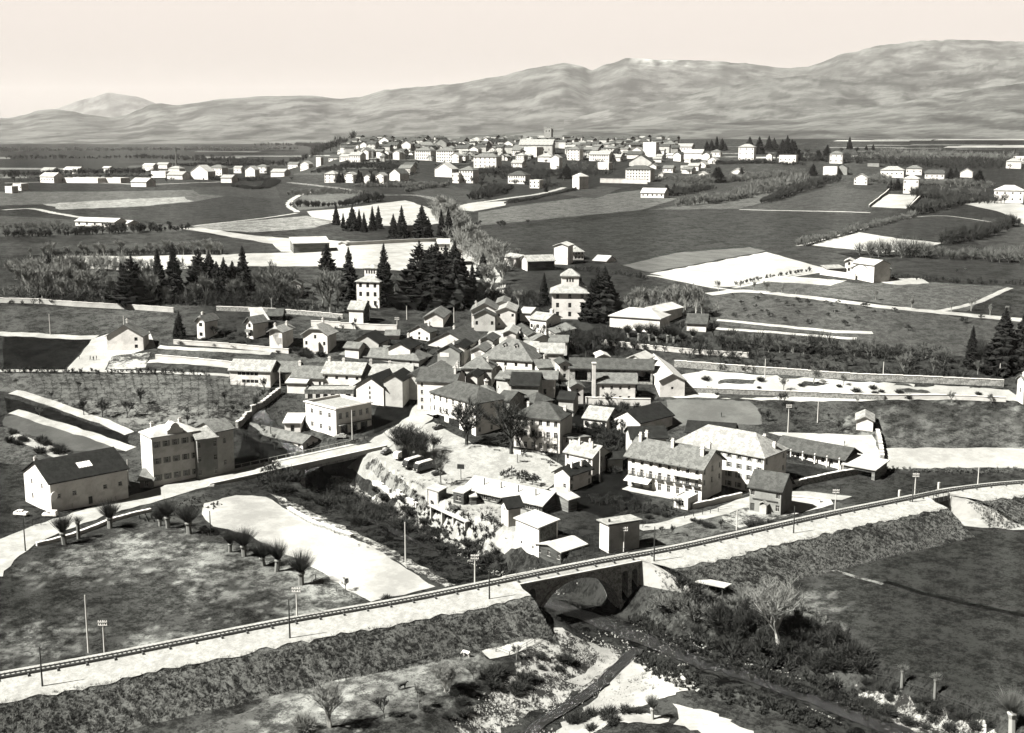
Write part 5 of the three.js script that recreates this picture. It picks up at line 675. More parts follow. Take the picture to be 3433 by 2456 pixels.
{ // the rest of the crowded roofs, too small to tell apart
  const walls = [], roofs = []; seed(309); for (let i = 0; i < 190; i++) { const left = i % 2, [u, v] = px(left ? 'a2' : 'a3', [left ? rr(430, 2240) : rr(-10, 1600), lerp(205, 330, Math.pow(rnd(), 1.3))]), p = G(u, Math.max(v, 477)); if (-p.z > 2000) continue; const w = rr(6, 13), d = rr(6, 9), h = rr(4, 8), M4 = new THREE.Matrix4().makeRotationY(rr(-.9, .3)).setPosition(p.x, p.y - .5, p.z); walls.push(box(w, h, d, 0, h / 2, 0).applyMatrix4(M4)); roofs.push(prisms(roofFaces(i % 3 ? 'gB' : 'h', w, d, h, .5, .4).f, .3).applyMatrix4(M4)); }
  const o = new THREE.Group(); o.name = 'crowded_roofs'; scene.add(o); o.userData = { kind: 'stuff', label: 'mass of tiny houses filling the streets of the hill town', category: 'houses' }; mesh('wall', reuv(join(walls), 1 / 6), M.w2, o); mesh('roof', join(roofs), M.r2, o);
}
// church
bld('a3', [430, 238], [120, 238], 15, 335, 'gB', .75, 'w2', 'r0', [6, 1, { w: 1.1, h: 3 }], null, 'long church nave with pale roof and black gable crowning the hill town', { name: 'church', cat: 'church', front: 1, yaw: .25 });
{ const I = bld('a3', [352, 92], [418, 92], 8, 232, 'f', 0, 'stone', 'r1', [2, 4, { w: 1.2, h: 2.6, m: .28, skip: [0, 1, 2, 3, 4, 5] }], null, 'square stone bell tower with open belfry windows above the hill town', { name: 'bell_tower', cat: 'tower', par: 1, front: 1, yaw: .3 }); for (const [sx, sz] of [[-1, -1], [1, -1], [-1, 1], [1, 1]]) addPart(I, 'corner_turret', box(1.2, 2, 1.2, sx * (I.L / 2 - .3), I.hw + 1.9, sz * (I.W / 2 - .3)), 'stone'); }
bld('a3', [686, 540], [776, 538], 9, 662, 'h', .6, 'w0', 'r4', null, [1, 3, { w: 1, h: 1.4 }], 'tall block house with white lit side and black shaded front below the town', { front: 1, yaw: -.75 });
{ const p = g('a1', [1118, 1060]), t = heightAt(p, px('a1', [0, 935])[1]) - p.y, o = thing('factory_chimney', p); tag(o, 'thin dark factory chimney standing over the low suburb', 'chimney'); mesh('shaft', new THREE.CylinderGeometry(.7, 1.3, t, 12).translate(0, t / 2, 0), M.brick, o); mesh('cap', new THREE.CylinderGeometry(1, .9, .8, 12).translate(0, t + .2, 0), M.brick, o); }

// ---------- garden walls ----------
function wall(k, pts, h, label, m = 'stone', w = .5, name = 'garden_wall') {
  const P = pts.map((p) => g(k, p)), o = thing(name, new THREE.Vector3(P[0].x, P[0].y, P[0].z)); tag(o, label, 'wall'); const body = [], cap = [];
  for (let i = 0; i < P.length - 1; i++) { const a = P[i], b = P[i + 1], L = Math.hypot(b.x - a.x, b.z - a.z), n = Math.max(1, Math.round(L / 2)); for (let j = 0; j < n; j++) { const q = new THREE.Vector3().lerpVectors(a, b, (j + .5) / n), y = H(q.x, q.z), s = L / n, e = rr(-.06, .06), M4 = new THREE.Matrix4().makeRotationY(Math.atan2(-(b.z - a.z), b.x - a.x)).setPosition(q.x - P[0].x, y - P[0].y, q.z - P[0].z); body.push(box(s + .02, h + .9, w, 0, h / 2 - .45 + e, 0).applyMatrix4(M4)); cap.push(box(s + .06, .16, w + .2, 0, h + .08 + e, 0).applyMatrix4(M4)); } }
  mesh('wall', reuv(join(body), 1 / 6), M[m], o); mesh('coping', reuv(join(cap), 1 / 6), M.w1, o);
}
seed(5);
wall('D', [[-40, 669], [80, 672], [170, 679], [290, 685], [385, 692]], 1.6, 'long white wall between the bare tree park and the meadow', 'w2');
wall('D', [[480, 688], [600, 692], [700, 700], [760, 706]], 1.4, 'broken pale wall behind the row of villas', 'stone');
wall('D', [[385, 762], [480, 768], [560, 775], [640, 783]], 1.3, 'white terrace wall below the villas', 'w1'); wall('D', [[345, 795], [440, 803], [520, 812]], 1.3, 'white wall between the garden plot and the vines', 'w1');
wall('D', [[620, 872], [580, 905], [545, 930], [525, 948]], 1.8, 'dark stone wall running down beside the vines', 'stone', .7);
wall('D', [[690, 722], [780, 728], [880, 733]], 1.8, 'white wall at the back of the rightmost villa', 'w1');
wall('D', [[1495, 812], [1620, 822], [1760, 832], [1900, 842], [2060, 848], [2225, 856]], 1.9, 'long tall white wall with doors behind the garden terraces', 'stone', .6);
wall('D', [[1480, 868], [1640, 874], [1800, 880], [1960, 886]], 1.5, 'low white wall between the terraces and the rolled field', 'stone');
wall('D', [[1960, 884], [2100, 884], [2230, 890]], 1.2, 'low white wall along the top of the right hand meadow', 'w1');
wall('D', [[1330, 762], [1440, 775], [1560, 786], [1660, 792]], 1.4, 'white wall under the row of pollarded trees', 'w1');
wall('b7', [[600, 1020], [780, 985], [960, 945], [1120, 915], [1220, 898]], 1.5, 'rough stone wall closing the stable yard meadow', 'stone', .7);
wall('b8', [[1055, 870], [1200, 838], [1380, 795], [1520, 762]], 1.2, 'low white wall along the lane behind the apartment house', 'w1');
wall('b8', [[1950, 775], [2100, 790], [2270, 810]], .9, 'low pale wall behind the crossing keeper house', 'w1');
wall('b4', [[850, 1310], [1050, 1315], [1250, 1325], [1560, 1330]], 2, 'pale wall below the speckled roof house', 'w1');
wall('c1', [[345, 1362], [520, 1320], [700, 1270], [900, 1195], [1050, 1130], [1250, 1075], [1430, 1035]], .6, 'low white parapet along the lower edge of the road', 'w1', .6, 'parapet_wall');
wall('a3', [[885, 600], [1100, 605], [1335, 612]], 4, 'long white retaining wall under the big building below the town', 'w0'); wall('a4', [[1280, 520], [1210, 580], [1130, 645]], 1.5, 'dark wall along the near side of the walled white garden', 'stone'); wall('a4', [[1510, 570], [1470, 610], [1430, 655]], 1.5, 'dark wall along the far side of the walled white garden', 'stone');
wall('a8', [[770, 372], [900, 390], [1030, 410]], 2, 'white yard wall before the farm tower', 'w0'); wall('b7', [[1240, 640], [1255, 700], [1268, 770], [1275, 830]], 1.5, 'ragged stone wall between the yard and the white strip field', 'stone', .8);
wall('D', [[640, 1132], [700, 1165], [780, 1192]], .7, 'crumbling stone edge of the white field above the river', 'stone', .8); wall('c3', [[0, 620], [130, 690], [300, 780], [420, 850]], .7, 'low white wall along the square above the rocky bank', 'w1');
wall('a6', [[740, 492], [1000, 478], [1300, 462], [1600, 450]], 1.6, 'long pale wall below the pointed conifer garden', 'w1');
// ---------- trees ----------
const V3 = (x, y, z) => new THREE.Vector3(x, y, z);
function limb(out, a, b, ra, rb, n = 3) { // tapered prism
  const d = b.clone().sub(a).normalize(), u = Math.abs(d.y) > .9 ? V3(1, 0, 0) : V3(0, 1, 0), e = u.cross(d).normalize(), f = d.clone().cross(e);
  const P = (c, r, i) => { const t = i / n * Math.PI * 2; return [c.x + (e.x * Math.cos(t) + f.x * Math.sin(t)) * r, c.y + (e.y * Math.cos(t) + f.y * Math.sin(t)) * r, c.z + (e.z * Math.cos(t) + f.z * Math.sin(t)) * r]; };
  for (let i = 0; i < n; i++) { const p = P(a, ra, i), q = P(a, ra, i + 1), r = P(b, rb, i + 1), s = P(b, rb, i); out.push(...p, ...q, ...r, ...p, ...r, ...s); }
}
function blade(out, a, b, w) { const d = b.clone().sub(a), s = V3(rr(-1, 1), rr(-1, 1), rr(-1, 1)).cross(d).normalize().multiplyScalar(w / 2); out.push(a.x - s.x, a.y - s.y, a.z - s.z, a.x + s.x, a.y + s.y, a.z + s.z, b.x, b.y, b.z); }
const tilt = (d, ang) => { const s = V3(rr(-1, 1), rr(-1, 1), rr(-1, 1)).cross(d).normalize(); return d.clone().applyAxisAngle(s, ang).normalize(); };
function bareTree(sd, { h = 10, fork = .28, n1 = 5, spread = .75, up = .25, tw = 5, wid = .05, lean = 0, stems = 1 } = {}) {
  seed(sd); const wood = [], tw_ = [];
  const grow = (p, d, len, r, lv) => {
    const m = p.clone().addScaledVector(d, len * .5), d2 = tilt(d, rr(.05, .25)); d2.y += up * .3; d2.normalize(); const e = m.clone().addScaledVector(d2, len * .5), o = lv < 3 ? wood : tw_;
    if (lv < 3) { limb(o, p, m, r, r * .8, lv < 2 ? 5 : 3); limb(o, m, e, r * .8, r * .5, lv < 2 ? 4 : 3); } else { blade(o, p, m, Math.max(wid, r * 2.4)); blade(o, m, e, Math.max(wid, r * 1.8)); }
    if (lv < 3) { const n = lv === 0 ? n1 : lv === 1 ? 4 : 4; for (let i = 0; i < n; i++) { const t = lv === 0 ? rr(.6, 1) : rr(.35, 1), q = t < .5 ? p.clone().lerp(m, t * 2) : m.clone().lerp(e, t * 2 - 1), dd = tilt(i ? d2 : d2, rr(.35, spread)); dd.y += up; dd.normalize(); grow(q, dd, len * (lv === 0 ? rr(.75, 1.1) : rr(.5, .75)), r * rr(.38, .5), lv + 1); } }
    else for (let i = 0; i < tw; i++) { const q = p.clone().lerp(e, rr(.2, 1)), dd = tilt(d2, rr(.2, .9)); dd.y += up * .6; dd.normalize(); blade(tw_, q, q.clone().addScaledVector(dd, h * rr(.06, .13)), wid); }
  };
  for (let s = 0; s < stems; s++) grow(V3(s ? rr(-.4, .4) : 0, -.3, s ? rr(-.4, .4) : 0), V3(rr(-1, 1) * (.06 + lean), 1, rr(-1, 1) * (.06 + lean)).normalize(), h * fork * (s ? rr(.8, 1.2) : 1), h * .024 / Math.sqrt(stems), 0);
  return [soup(wood), soup(tw_)];
}
function conifer(sd, { h = 16, r = 3.6, sag = .45, lv = 36, low = .06, ragged = .35 } = {}) {
  seed(sd); const wood = [], lf = []; limb(wood, V3(0, -.4, 0), V3(0, h * .97, 0), h * .018, .03, 6);
  const N = lv * 11; for (let i = 0; i < N; i++) { const t = Math.pow((i + rnd()) / N, 1.12), y = lerp(h * low, h * .99, t), lump = .75 + .5 * vn(i * .07 + sd, sd * 1.7), R = (r * Math.pow(1 - t, .8) + .1) * lump, a = i * 2.399 + rr(-.5, .5);
    { const L = R * rr(1 - ragged, 1 + ragged * .5), c = Math.cos(a), s = Math.sin(a), w = L * rr(.2, .34), dy = -L * sag * rr(.4, 1.3), b = V3(0, y, 0), tip = V3(c * L, y + dy + L * .12, s * L), m1 = V3(c * L * .5 - s * w, y + dy * .62, s * L * .5 + c * w), m2 = V3(c * L * .5 + s * w, y + dy * .62, s * L * .5 - c * w), md = V3(c * L * .6, y + dy * .3, s * L * .6), hg = V3(c * L * .7, y + dy - L * .3, s * L * .7), in_ = V3(c * L * .35, y + dy * .3 - h * .05, s * L * .35);
      lf.push(...b, ...m1, ...md, ...b, ...md, ...m2, ...m1, ...tip, ...md, ...md, ...tip, ...m2, ...m1, ...hg, ...tip, ...m2, ...in_, ...m1); } }
  return [soup(wood), soup(lf)];
}
function pollard(sd, { trunk = 1.7, shoot = 3.1, n = 420, open = .95, wid = .035, thick = .34 } = {}) {
  seed(sd); const wood = [], tw = [], top = V3(rr(-.2, .2), trunk, rr(-.2, .2)); limb(wood, V3(0, -.3, 0), top, thick * 1.1, thick, 7); limb(wood, top, top.clone().add(V3(0, .35, 0)), thick * 1.55, thick * .6, 7); limb(wood, top.clone().add(V3(0, -.4, 0)), top, thick, thick * 1.55, 7);
  for (let i = 0; i < n; i++) { const a = rnd() * 6.283, b = Math.pow(rnd(), .7) * open, d = V3(Math.sin(b) * Math.cos(a), Math.cos(b) + .15, Math.sin(b) * Math.sin(a)).normalize(), p = top.clone().add(V3(d.x * thick, .15 + rr(-.1, .2), d.z * thick)), L = shoot * rr(.65, 1.1), m = p.clone().addScaledVector(d, L * .55), e = m.clone().addScaledVector(V3(d.x, d.y + .2, d.z).normalize(), L * .5); blade(tw, p, m, wid * 1.6); blade(tw, m.clone().lerp(p, .3), e, wid); blade(tw, p.clone().lerp(m, .6), e.clone().add(V3(rr(-.3, .3), rr(-.3, .3), rr(-.3, .3))), wid * .8); }
  return [soup(wood), soup(tw)];
}
function bush(sd, { h = 2.2, r = 1.3, n = 130, wid = .1 } = {}) { seed(sd); const tw = [], wood = []; for (let i = 0; i < n; i++) { const a = rnd() * 6.283, q = Math.sqrt(rnd()), b = V3(Math.cos(a) * q * r * .35, -.1, Math.sin(a) * q * r * .35), e = V3(Math.cos(a) * q * r * rr(.7, 1.15), h * rr(.45, 1) * (1.1 - q * .45), Math.sin(a) * q * r * rr(.7, 1.15)); if (i < 7) limb(wood, b, e, .06, .02, 3); const m = b.clone().lerp(e, rr(.2, .6)).add(V3(rr(-.2, .2), rr(0, .3), rr(-.2, .2))); blade(tw, b, m, wid); blade(tw, m, e, wid); blade(tw, m, e.clone().add(V3(rr(-.5, .5), rr(-.4, .3), rr(-.5, .5))), wid * .8); blade(tw, m, e.clone().add(V3(rr(-.6, .6), rr(-.6, .2), rr(-.6, .6))), wid * .8); } return [soup(wood), soup(tw)]; }
const KIND = {}; // kind -> variants [trunk geometry, crown geometry], materials, name, native height
const kind = (k, name, cat, h, tm, cm, list, crown = 'crown') => KIND[k] = { name, cat, h, tm: M[tm], cm: M[cm], list, crown };
kind('park', 'bare_tree', 'tree', 10, 'barkM', 'twigM', [bareTree(101, { tw: 8, wid: .12 }), bareTree(102, { tw: 8, n1: 6, wid: .12 }), bareTree(103, { tw: 8, spread: .6, wid: .12 })]);
kind('pale', 'pale_bare_tree', 'tree', 10, 'barkL', 'twigL', [bareTree(111, { tw: 8, wid: .12, up: .4, spread: .6 }), bareTree(112, { tw: 8, wid: .12, up: .4, n1: 6, spread: .55 }), bareTree(113, { tw: 8, wid: .12, up: .35, stems: 2, fork: .3 })]);
kind('dark', 'dark_bare_tree', 'tree', 10, 'bark', 'twigD', [bareTree(121, { tw: 8, wid: .13 }), bareTree(122, { tw: 8, n1: 6, wid: .13 }), bareTree(123, { tw: 8, spread: .95, wid: .13 })]);
kind('fruit', 'fruit_tree', 'tree', 4, 'bark', 'twigD', [bareTree(131, { h: 4, fork: .3, spread: 1.05, tw: 6, wid: .13, up: .1 }), bareTree(132, { h: 4, fork: .3, spread: 1.1, tw: 6, wid: .13, up: .1 })]);
kind('plane', 'plane_tree', 'tree', 16, 'bark', 'twigD', [bareTree(141, { h: 16, fork: .3, n1: 8, spread: .85, tw: 14, wid: .1 }), bareTree(142, { h: 16, fork: .28, n1: 9, spread: .9, tw: 14, wid: .1 })]);
kind('thicket', 'square_tree', 'tree', 9, 'barkM', 'twigD', [bareTree(151, { h: 9, fork: .3, stems: 4, up: .45, spread: .65, tw: 8, wid: .055, lean: .2 }), bareTree(152, { h: 9, fork: .3, stems: 5, up: .5, spread: .6, tw: 7, wid: .055, lean: .2 })]);
kind('willow', 'willow_tree', 'tree', 8, 'barkL', 'twigL', [bareTree(161, { h: 8, stems: 8, fork: .3, up: .45, spread: .7, tw: 12, wid: .035, lean: .3 }), bareTree(162, { h: 8, stems: 2, fork: .32, n1: 6, up: .5, spread: .6, tw: 10, wid: .035 })]);
kind('spruce', 'spruce_tree', 'tree', 16, 'bark', 'needle', [conifer(201, { r: 3.7 }), conifer(202, { r: 3.3, ragged: .45 }), conifer(203, { r: 4, sag: .55 })]);
kind('slim', 'slim_conifer', 'tree', 16, 'bark', 'needle', [conifer(211, { r: 2.5, sag: .5, ragged: .25 }), conifer(212, { r: 2.1, sag: .35, ragged: .2 })]);
kind('cedar', 'cedar_tree', 'tree', 16, 'bark', 'needle2', [conifer(221, { r: 4.6, sag: .12, lv: 26, ragged: .55 }), conifer(222, { r: 4, sag: .2, lv: 26, ragged: .5 })]);
kind('pollard', 'pollard_willow', 'tree', 5, 'barkM', 'twigD', [pollard(301), pollard(302, { trunk: 1.4, n: 460 }), pollard(303, { trunk: 1.9, n: 380, open: .8 })], 'shoots');
kind('pollardL', 'pollard_willow', 'tree', 5, 'barkL', 'twigM', [pollard(311, { thick: .26, n: 520, wid: .022, shoot: 2 }), pollard(312, { thick: .26, n: 520, wid: .022, shoot: 2 })], 'shoots');
kind('stump', 'lopped_tree', 'tree', 4, 'barkM', 'twigM', [pollard(321, { trunk: 3.1, shoot: 1, n: 120, thick: .2, open: 1.4 })], 'shoots');
kind('bush', 'bare_shrub', 'shrub', 2.2, 'bark', 'twigD', [bush(401), bush(402), bush(403)]); kind('bushM', 'grey_shrub', 'shrub', 2.2, 'barkM', 'twigM', [bush(411), bush(412)]); kind('bushL', 'pale_shrub', 'shrub', 2.2, 'barkL', 'twigL', [bush(421, { n: 420, wid: .03, r: 1.1 }), bush(422, { n: 420, wid: .03, r: 1.1 })]);
kind('vine', 'espalier_vine', 'vine', 1.8, 'bark', 'twigD', [0, 1].map((i) => { seed(430 + i); const w = [], t = []; limb(w, V3(0, -.2, 0), V3(.05, 1.8, 0), .07, .03, 3); for (let k = 0; k < 16; k++) { const y = rr(.5, 1.7), s = rnd() < .5 ? -1 : 1; blade(t, V3(0, y, 0), V3(s * rr(.5, 1.5), y + rr(-.1, .5), rr(-.25, .25)), .09); } return [soup(w), soup(t)]; }));
let treeN = 0;
function plant(kd, p, h, label, group, wide = 1) {
  const K2 = KIND[kd], o = thing((p.z < -850 ? 'distant_' : kd === 'dark' && p.z > -330 ? 'garden_' : '') + K2.name.replace(p.z < -850 || (kd === 'dark' && p.z > -330) ? /^dark_|^pale_/ : /^$/, ''), p, (treeN * 2.399) % 6.283), [a, b] = K2.list[treeN++ % K2.list.length], s = h / K2.h; o.scale.set(s * wide, s, s * wide);
  if (a.attributes.position.count) mesh('trunk', a, K2.tm, o); mesh(K2.crown, b, K2.cm, o); return tag(o, label, K2.cat, group);
}
// single trees: [frame, x, foot, top, label]
const far = (k, x, y) => px(k, [x, y])[1] < 1000 ? 1.12 : 1;
const one = (kd, k, x, y, top, label, wide) => { const p = g(k, [x, y]); plant(kd, p, Math.max(.8, heightAt(p, px(k, [0, top])[1]) - p.y), label, null, wide); };
// groups: ordinals run from the left of the picture
function grove(kd, k, list, phrase, wide = 1) { list = list.map(([x, y, hp, kk]) => ({ u: px(k, [x, y])[0], x, y, hp, kk })).sort((a, b) => a.u - b.u); list.forEach(({ x, y, hp, kk }, i) => { const p = g(k, [x, y]), h = (heightAt(p, px(k, [0, y - hp])[1]) - p.y) * (k === 'a5' || k === 'a6' ? 1.15 : 1); plant(kk ?? kd, p, h, `${ord(i + 1)} from the left of the ${phrase}`, phrase, wide); }); }
const scatter = (n, poly, hp0, hp1) => { const out = []; let x0 = 1e9, x1 = -1e9, y0 = 1e9, y1 = -1e9; for (const [x, y] of poly) { x0 = Math.min(x0, x); x1 = Math.max(x1, x); y0 = Math.min(y0, y); y1 = Math.max(y1, y); } let guard = 0; while (out.length < n && guard++ < 9999) { const x = rr(x0, x1), y = rr(y0, y1); let c = false; for (let i = 0, j = poly.length - 1; i < poly.length; j = i++) { const [xi, yi] = poly[i], [xj, yj] = poly[j]; if (yi > y !== yj > y && x < (xj - xi) * (y - yi) / (yj - yi) + xi) c = !c; } if (c && out.every((o) => Math.abs(o[0] - x) + Math.abs(o[1] - y) * 2 > (x1 - x0) / n * .5)) out.push([x, y, rr(hp0, hp1)]); } return out; };
// conifers
grove('slim', 'a6', [[645, 292, 182], [712, 322, 132], [800, 347, 215, 'spruce'], [865, 347, 185], [910, 362, 170], [990, 347, 210], [1047, 332, 200], [1190, 415, 205, 'spruce'], [1270, 417, 275], [1462, 428, 296, 'spruce'], [1525, 405, 165, 'spruce'], [1645, 395, 225], [1715, 405, 242]], 'dark conifers in the garden above the pale wall', 1.4);
grove('spruce', 'a6', [[770, 1005, 445, 'slim'], [1105, 1062, 525, 'slim'], [1440, 1050, 540, 'cedar'], [1530, 1060, 480], [1600, 1062, 545], [1690, 1010, 470], [1775, 1062, 550], [1850, 1052, 400], [1940, 1012, 318, 'slim'], [2042, 790, 205], [555, 720, 222, 'cedar'], [1490, 1060, 400], [1660, 1065, 430], [1560, 1040, 500, 'cedar']], 'tall dark conifers around the chateau', 1.5);
grove('spruce', 'a5', [[375, 852, 150], [470, 792, 115], [925, 892, 140, 'slim'], [1010, 1062, 330, 'cedar'], [955, 1042, 250], [1060, 1050, 250], [1330, 1035, 392, 'slim'], [1210, 1022, 335, 'slim'], [1520, 1002, 322, 'cedar'], [1600, 1002, 305], [1655, 1012, 245], [1710, 1012, 272], [1775, 1002, 240], [1855, 1002, 340, 'slim'], [1480, 1010, 200], [870, 1040, 140, 'cedar']], 'dark conifers in the bare tree park', 1.5);
grove('spruce', 'a7', [[565, 682, 275, 'slim'], [862, 562, 155], [1075, 802, 455], [965, 802, 350], [1135, 782, 300], [1020, 800, 400, 'cedar']], 'black conifers beside the square belvedere villa', 1.5);
grove('spruce', 'a8', [[1880, 1062, 322, 'slim'], [2110, 1082, 475], [2245, 1082, 435], [2040, 1085, 260, 'cedar'], [2180, 1085, 300]], 'tall conifers at the right edge beside the white house', 1.4);
grove('spruce', 'a4', [[20, 462, 122, 'cedar'], [190, 422, 72, 'cedar'], [250, 202, 82], [320, 252, 132], [390, 232, 118], [430, 222, 92], [490, 262, 122], [525, 262, 152], [560, 252, 112], [580, 232, 82], [715, 412, 92, 'cedar'], [820, 292, 112, 'cedar'], [985, 217, 97, 'slim'], [1110, 222, 36], [1160, 222, 46], [1290, 522, 82], [1340, 520, 90, 'cedar'], [1470, 332, 36], [1730, 430, 80, 'cedar'], [1770, 432, 82], [1940, 472, 112, 'cedar'], [610, 300, 90, 'cedar'], [760, 300, 80, 'cedar']], 'dark conifers among the villas beside the town', 1.7);
grove('spruce', 'a3', [[1900, 292, 100], [1945, 292, 108], [1995, 282, 130, 'slim'], [2045, 292, 122], [2075, 285, 70], [1990, 592, 152, 'cedar'], [565, 562, 150, 'cedar'], [540, 562, 110, 'cedar'], [1520, 722, 112, 'cedar'], [1590, 702, 100], [370, 690, 60, 'cedar']], 'dark conifers below the church in the hill town', 1.7);
grove('slim', 'a2', [[390, 600, 120], [420, 600, 100], [575, 620, 150], [600, 625, 130], [700, 625, 130], [720, 620, 110], [2110, 600, 60], [560, 470, 60], [720, 400, 60]], 'dark conifers between the front houses of the hill town', 2);
// bare trees of the park on the left and the middle distance
seed(900); grove('pale', 'a5', scatter(40, [[40, 900], [700, 860], [720, 1040], [40, 1040]], 150, 260), 'pale bare trees in the park behind the white wall');
seed(901); grove('park', 'a5', scatter(44, [[700, 930], [2260, 940], [2260, 1060], [700, 1065]], 120, 300), 'grey bare trees among the park conifers');
seed(902); grove('dark', 'a5', scatter(36, [[300, 980], [1500, 990], [2260, 1000], [2260, 1075], [300, 1060]], 50, 110), 'low dark trees along the foot of the park', 1.4);
grove('park', 'a6', [[90, 1070, 430], [30, 1080, 300], [590, 1140, 520], [520, 1080, 330], [660, 1060, 330], [250, 1060, 200], [180, 1080, 180], [420, 1090, 190], [1250, 960, 240], [1330, 980, 260], [1200, 930, 200], [2120, 1020, 250], [2060, 1010, 260], [2220, 960, 190]], 'grey bare trees around the chateau lawn');
seed(903); grove('pale', 'a5', scatter(34, [[40, 700], [300, 705], [1700, 690], [1700, 640], [300, 690]], 60, 120), 'pale bare trees along the white field beyond the park', 1.3);
seed(904); grove('dark', 'a5', scatter(16, [[40, 548], [400, 540], [1400, 500], [1400, 480], [400, 520]], 40, 75), 'dark bare trees in the hedge before the glaring farmhouse', 1.4);
grove('pale', 'a6', [[1650, 170, 170], [1690, 150, 150], [1700, 240, 190], [1760, 260, 200], [1790, 340, 230], [1800, 420, 240], [1850, 400, 230], [1880, 480, 240], [1940, 480, 240], [2000, 560, 240], [2040, 600, 250], [2110, 640, 260], [2150, 700, 280], [2210, 740, 260], [2230, 830, 230]], 'pale bare trees of the long avenue', 1.25);
grove('pale', 'a7', [[60, 520, 240], [130, 560, 230], [280, 300, 130], [340, 290, 120], [60, 340, 130], [180, 330, 130], [380, 640, 110], [350, 690, 150]], 'pale bare trees beside the avenue houses', 1.1);
grove('dark', 'a7', [[260, 640, 160], [310, 660, 140], [430, 700, 190], [480, 690, 150], [60, 640, 180], [640, 780, 110], [780, 790, 150], [840, 790, 110], [540, 800, 110]], 'dark bare trees round the belvedere villa');
grove('pale', 'a7', [[1350, 720, 240], [1430, 720, 220], [1520, 720, 250], [1600, 730, 240], [1690, 760, 330], [1760, 770, 320], [1850, 780, 330], [1900, 790, 290], [1470, 700, 190], [1380, 690, 160], [1640, 720, 250], [1300, 680, 140]], 'pale birches beyond the long low barn', .9);
grove('dark', 'a7', [[760, 1040, 220], [850, 1080, 260], [920, 1120, 290], [980, 1100, 280], [1040, 1060, 250], [1100, 1040, 170], [700, 980, 140], [820, 980, 170], [1000, 1000, 180]], 'dark bare trees in the yard below the belvedere villa', 1.15);
grove('pollard', 'a7', [[1280, 960, 120], [1365, 985, 150], [1460, 990, 165], [1525, 1000, 160], [1605, 1005, 165], [1665, 1010, 160], [1740, 1010, 110], [1820, 1000, 120]], 'lopped trees in the row above the low white wall', 1.1);
grove('dark', 'a7', [[1725, 980, 230], [2000, 960, 190], [1900, 1060, 170], [2060, 1080, 190], [2200, 1090, 190], [1830, 1060, 140], [2130, 1060, 150]], 'dark bare trees above the tall white wall');
grove('fruit', 'a8', [[125, 530, 30], [190, 592, 46], [305, 562, 58], [332, 532, 42], [215, 642, 44], [292, 622, 46], [345, 652, 40], [380, 655, 40], [240, 695, 40], [275, 685, 42], [145, 690, 55], [402, 688, 55], [500, 712, 48], [458, 575, 40], [518, 602, 48], [570, 612, 38], [602, 662, 46], [612, 575, 62], [680, 598, 68], [690, 740, 62], [822, 682, 46], [850, 605, 40], [880, 662, 52], [955, 748, 70], [900, 592, 48], [815, 592, 46], [960, 612, 36], [1000, 642, 52], [1045, 712, 56], [1085, 615, 58], [1112, 618, 62], [1160, 662, 46], [1320, 650, 60], [1240, 655, 30], [1420, 790, 70], [1840, 735, 80], [1960, 705, 60]], 'little fruit trees in the dark orchard', 1.2);
grove('pale', 'a8', [[180, 480, 85], [280, 495, 100], [378, 508, 110], [486, 520, 90], [590, 520, 60], [1180, 560, 92], [1440, 632, 132], [1735, 648, 110], [1880, 640, 120], [2020, 680, 120], [2150, 690, 120], [20, 490, 90]], 'slender pale trees along the field path', .9);
seed(905); grove('dark', 'a8', scatter(44, [[20, 940], [700, 960], [1800, 1040], [1800, 1100], [900, 1080], [20, 1040]], 60, 130), 'dark garden trees above the tall white wall', 1.1);
seed(906); grove('park', 'a8', scatter(40, [[80, 900], [1000, 930], [1700, 990], [1700, 1030], [900, 980], [80, 930]], 90, 160), 'grey bare trees in the hedge line above the gardens', 1.2);
grove('park', 'a8', [[1385, 1120, 240], [1600, 1100, 170], [1930, 1110, 150], [720, 1180, 190], [800, 1100, 160], [500, 1230, 150], [940, 1190, 120], [1740, 1320, 120], [1650, 1090, 120], [2030, 1320, 110], [1040, 1320, 60]], 'grey trees among the white garden walls');
// village trees
one('plane', 'b5', 772, 1225, 490, 'great bare plane tree before the corner hotel', 1.35); one('plane', 'b5', 1312, 1335, 560, 'great bare plane tree before the broad white house', 1.35); one('plane', 'b5', 1420, 1290, 880, 'smaller bare plane tree against the broad white house', .9); one('plane', 'b5', 1600, 1290, 960, 'bare tree by the doors of the broad white house', .8);
grove('thicket', 'c3', [[245, 395, 340], [330, 380, 330], [400, 400, 330], [480, 420, 300], [300, 340, 320], [560, 330, 200]], 'upright bare trees standing over the buses', 1.5);
one('park', 'c3', 645, 640, 190, 'spindly bare tree at the corner of the square', .8);
grove('fruit', 'c3', [[1250, 580, 120], [1320, 560, 130], [1390, 605, 170], [1520, 640, 190], [1450, 600, 120], [1690, 460, 90]], 'gnarled small trees between the square and the market shed', 1.1);
grove('dark', 'b6', [[700, 770, 260], [780, 1100, 250], [880, 1080, 260], [1000, 1120, 170], [620, 1100, 200], [300, 1120, 120], [700, 1180, 170], [1400, 900, 120]], 'dark trees in the shaded yards behind the square');
grove('dark', 'b8', [[490, 870, 160], [580, 1050, 100], [690, 880, 80], [900, 870, 160], [930, 850, 130], [760, 1120, 120], [860, 1110, 120], [1330, 1060, 130], [1000, 1150, 60], [600, 1200, 60]], 'small dark trees in the garden by the railway');
grove('bush', 'b8', [[1130, 1010, 60], [1190, 1040, 70], [1240, 1050, 60], [1070, 990, 50], [1620, 1040, 90], [1700, 1030, 80], [1800, 1030, 90], [640, 960, 60], [720, 920, 60], [800, 940, 60]], 'dark shrubs along the railway garden', 1.5);
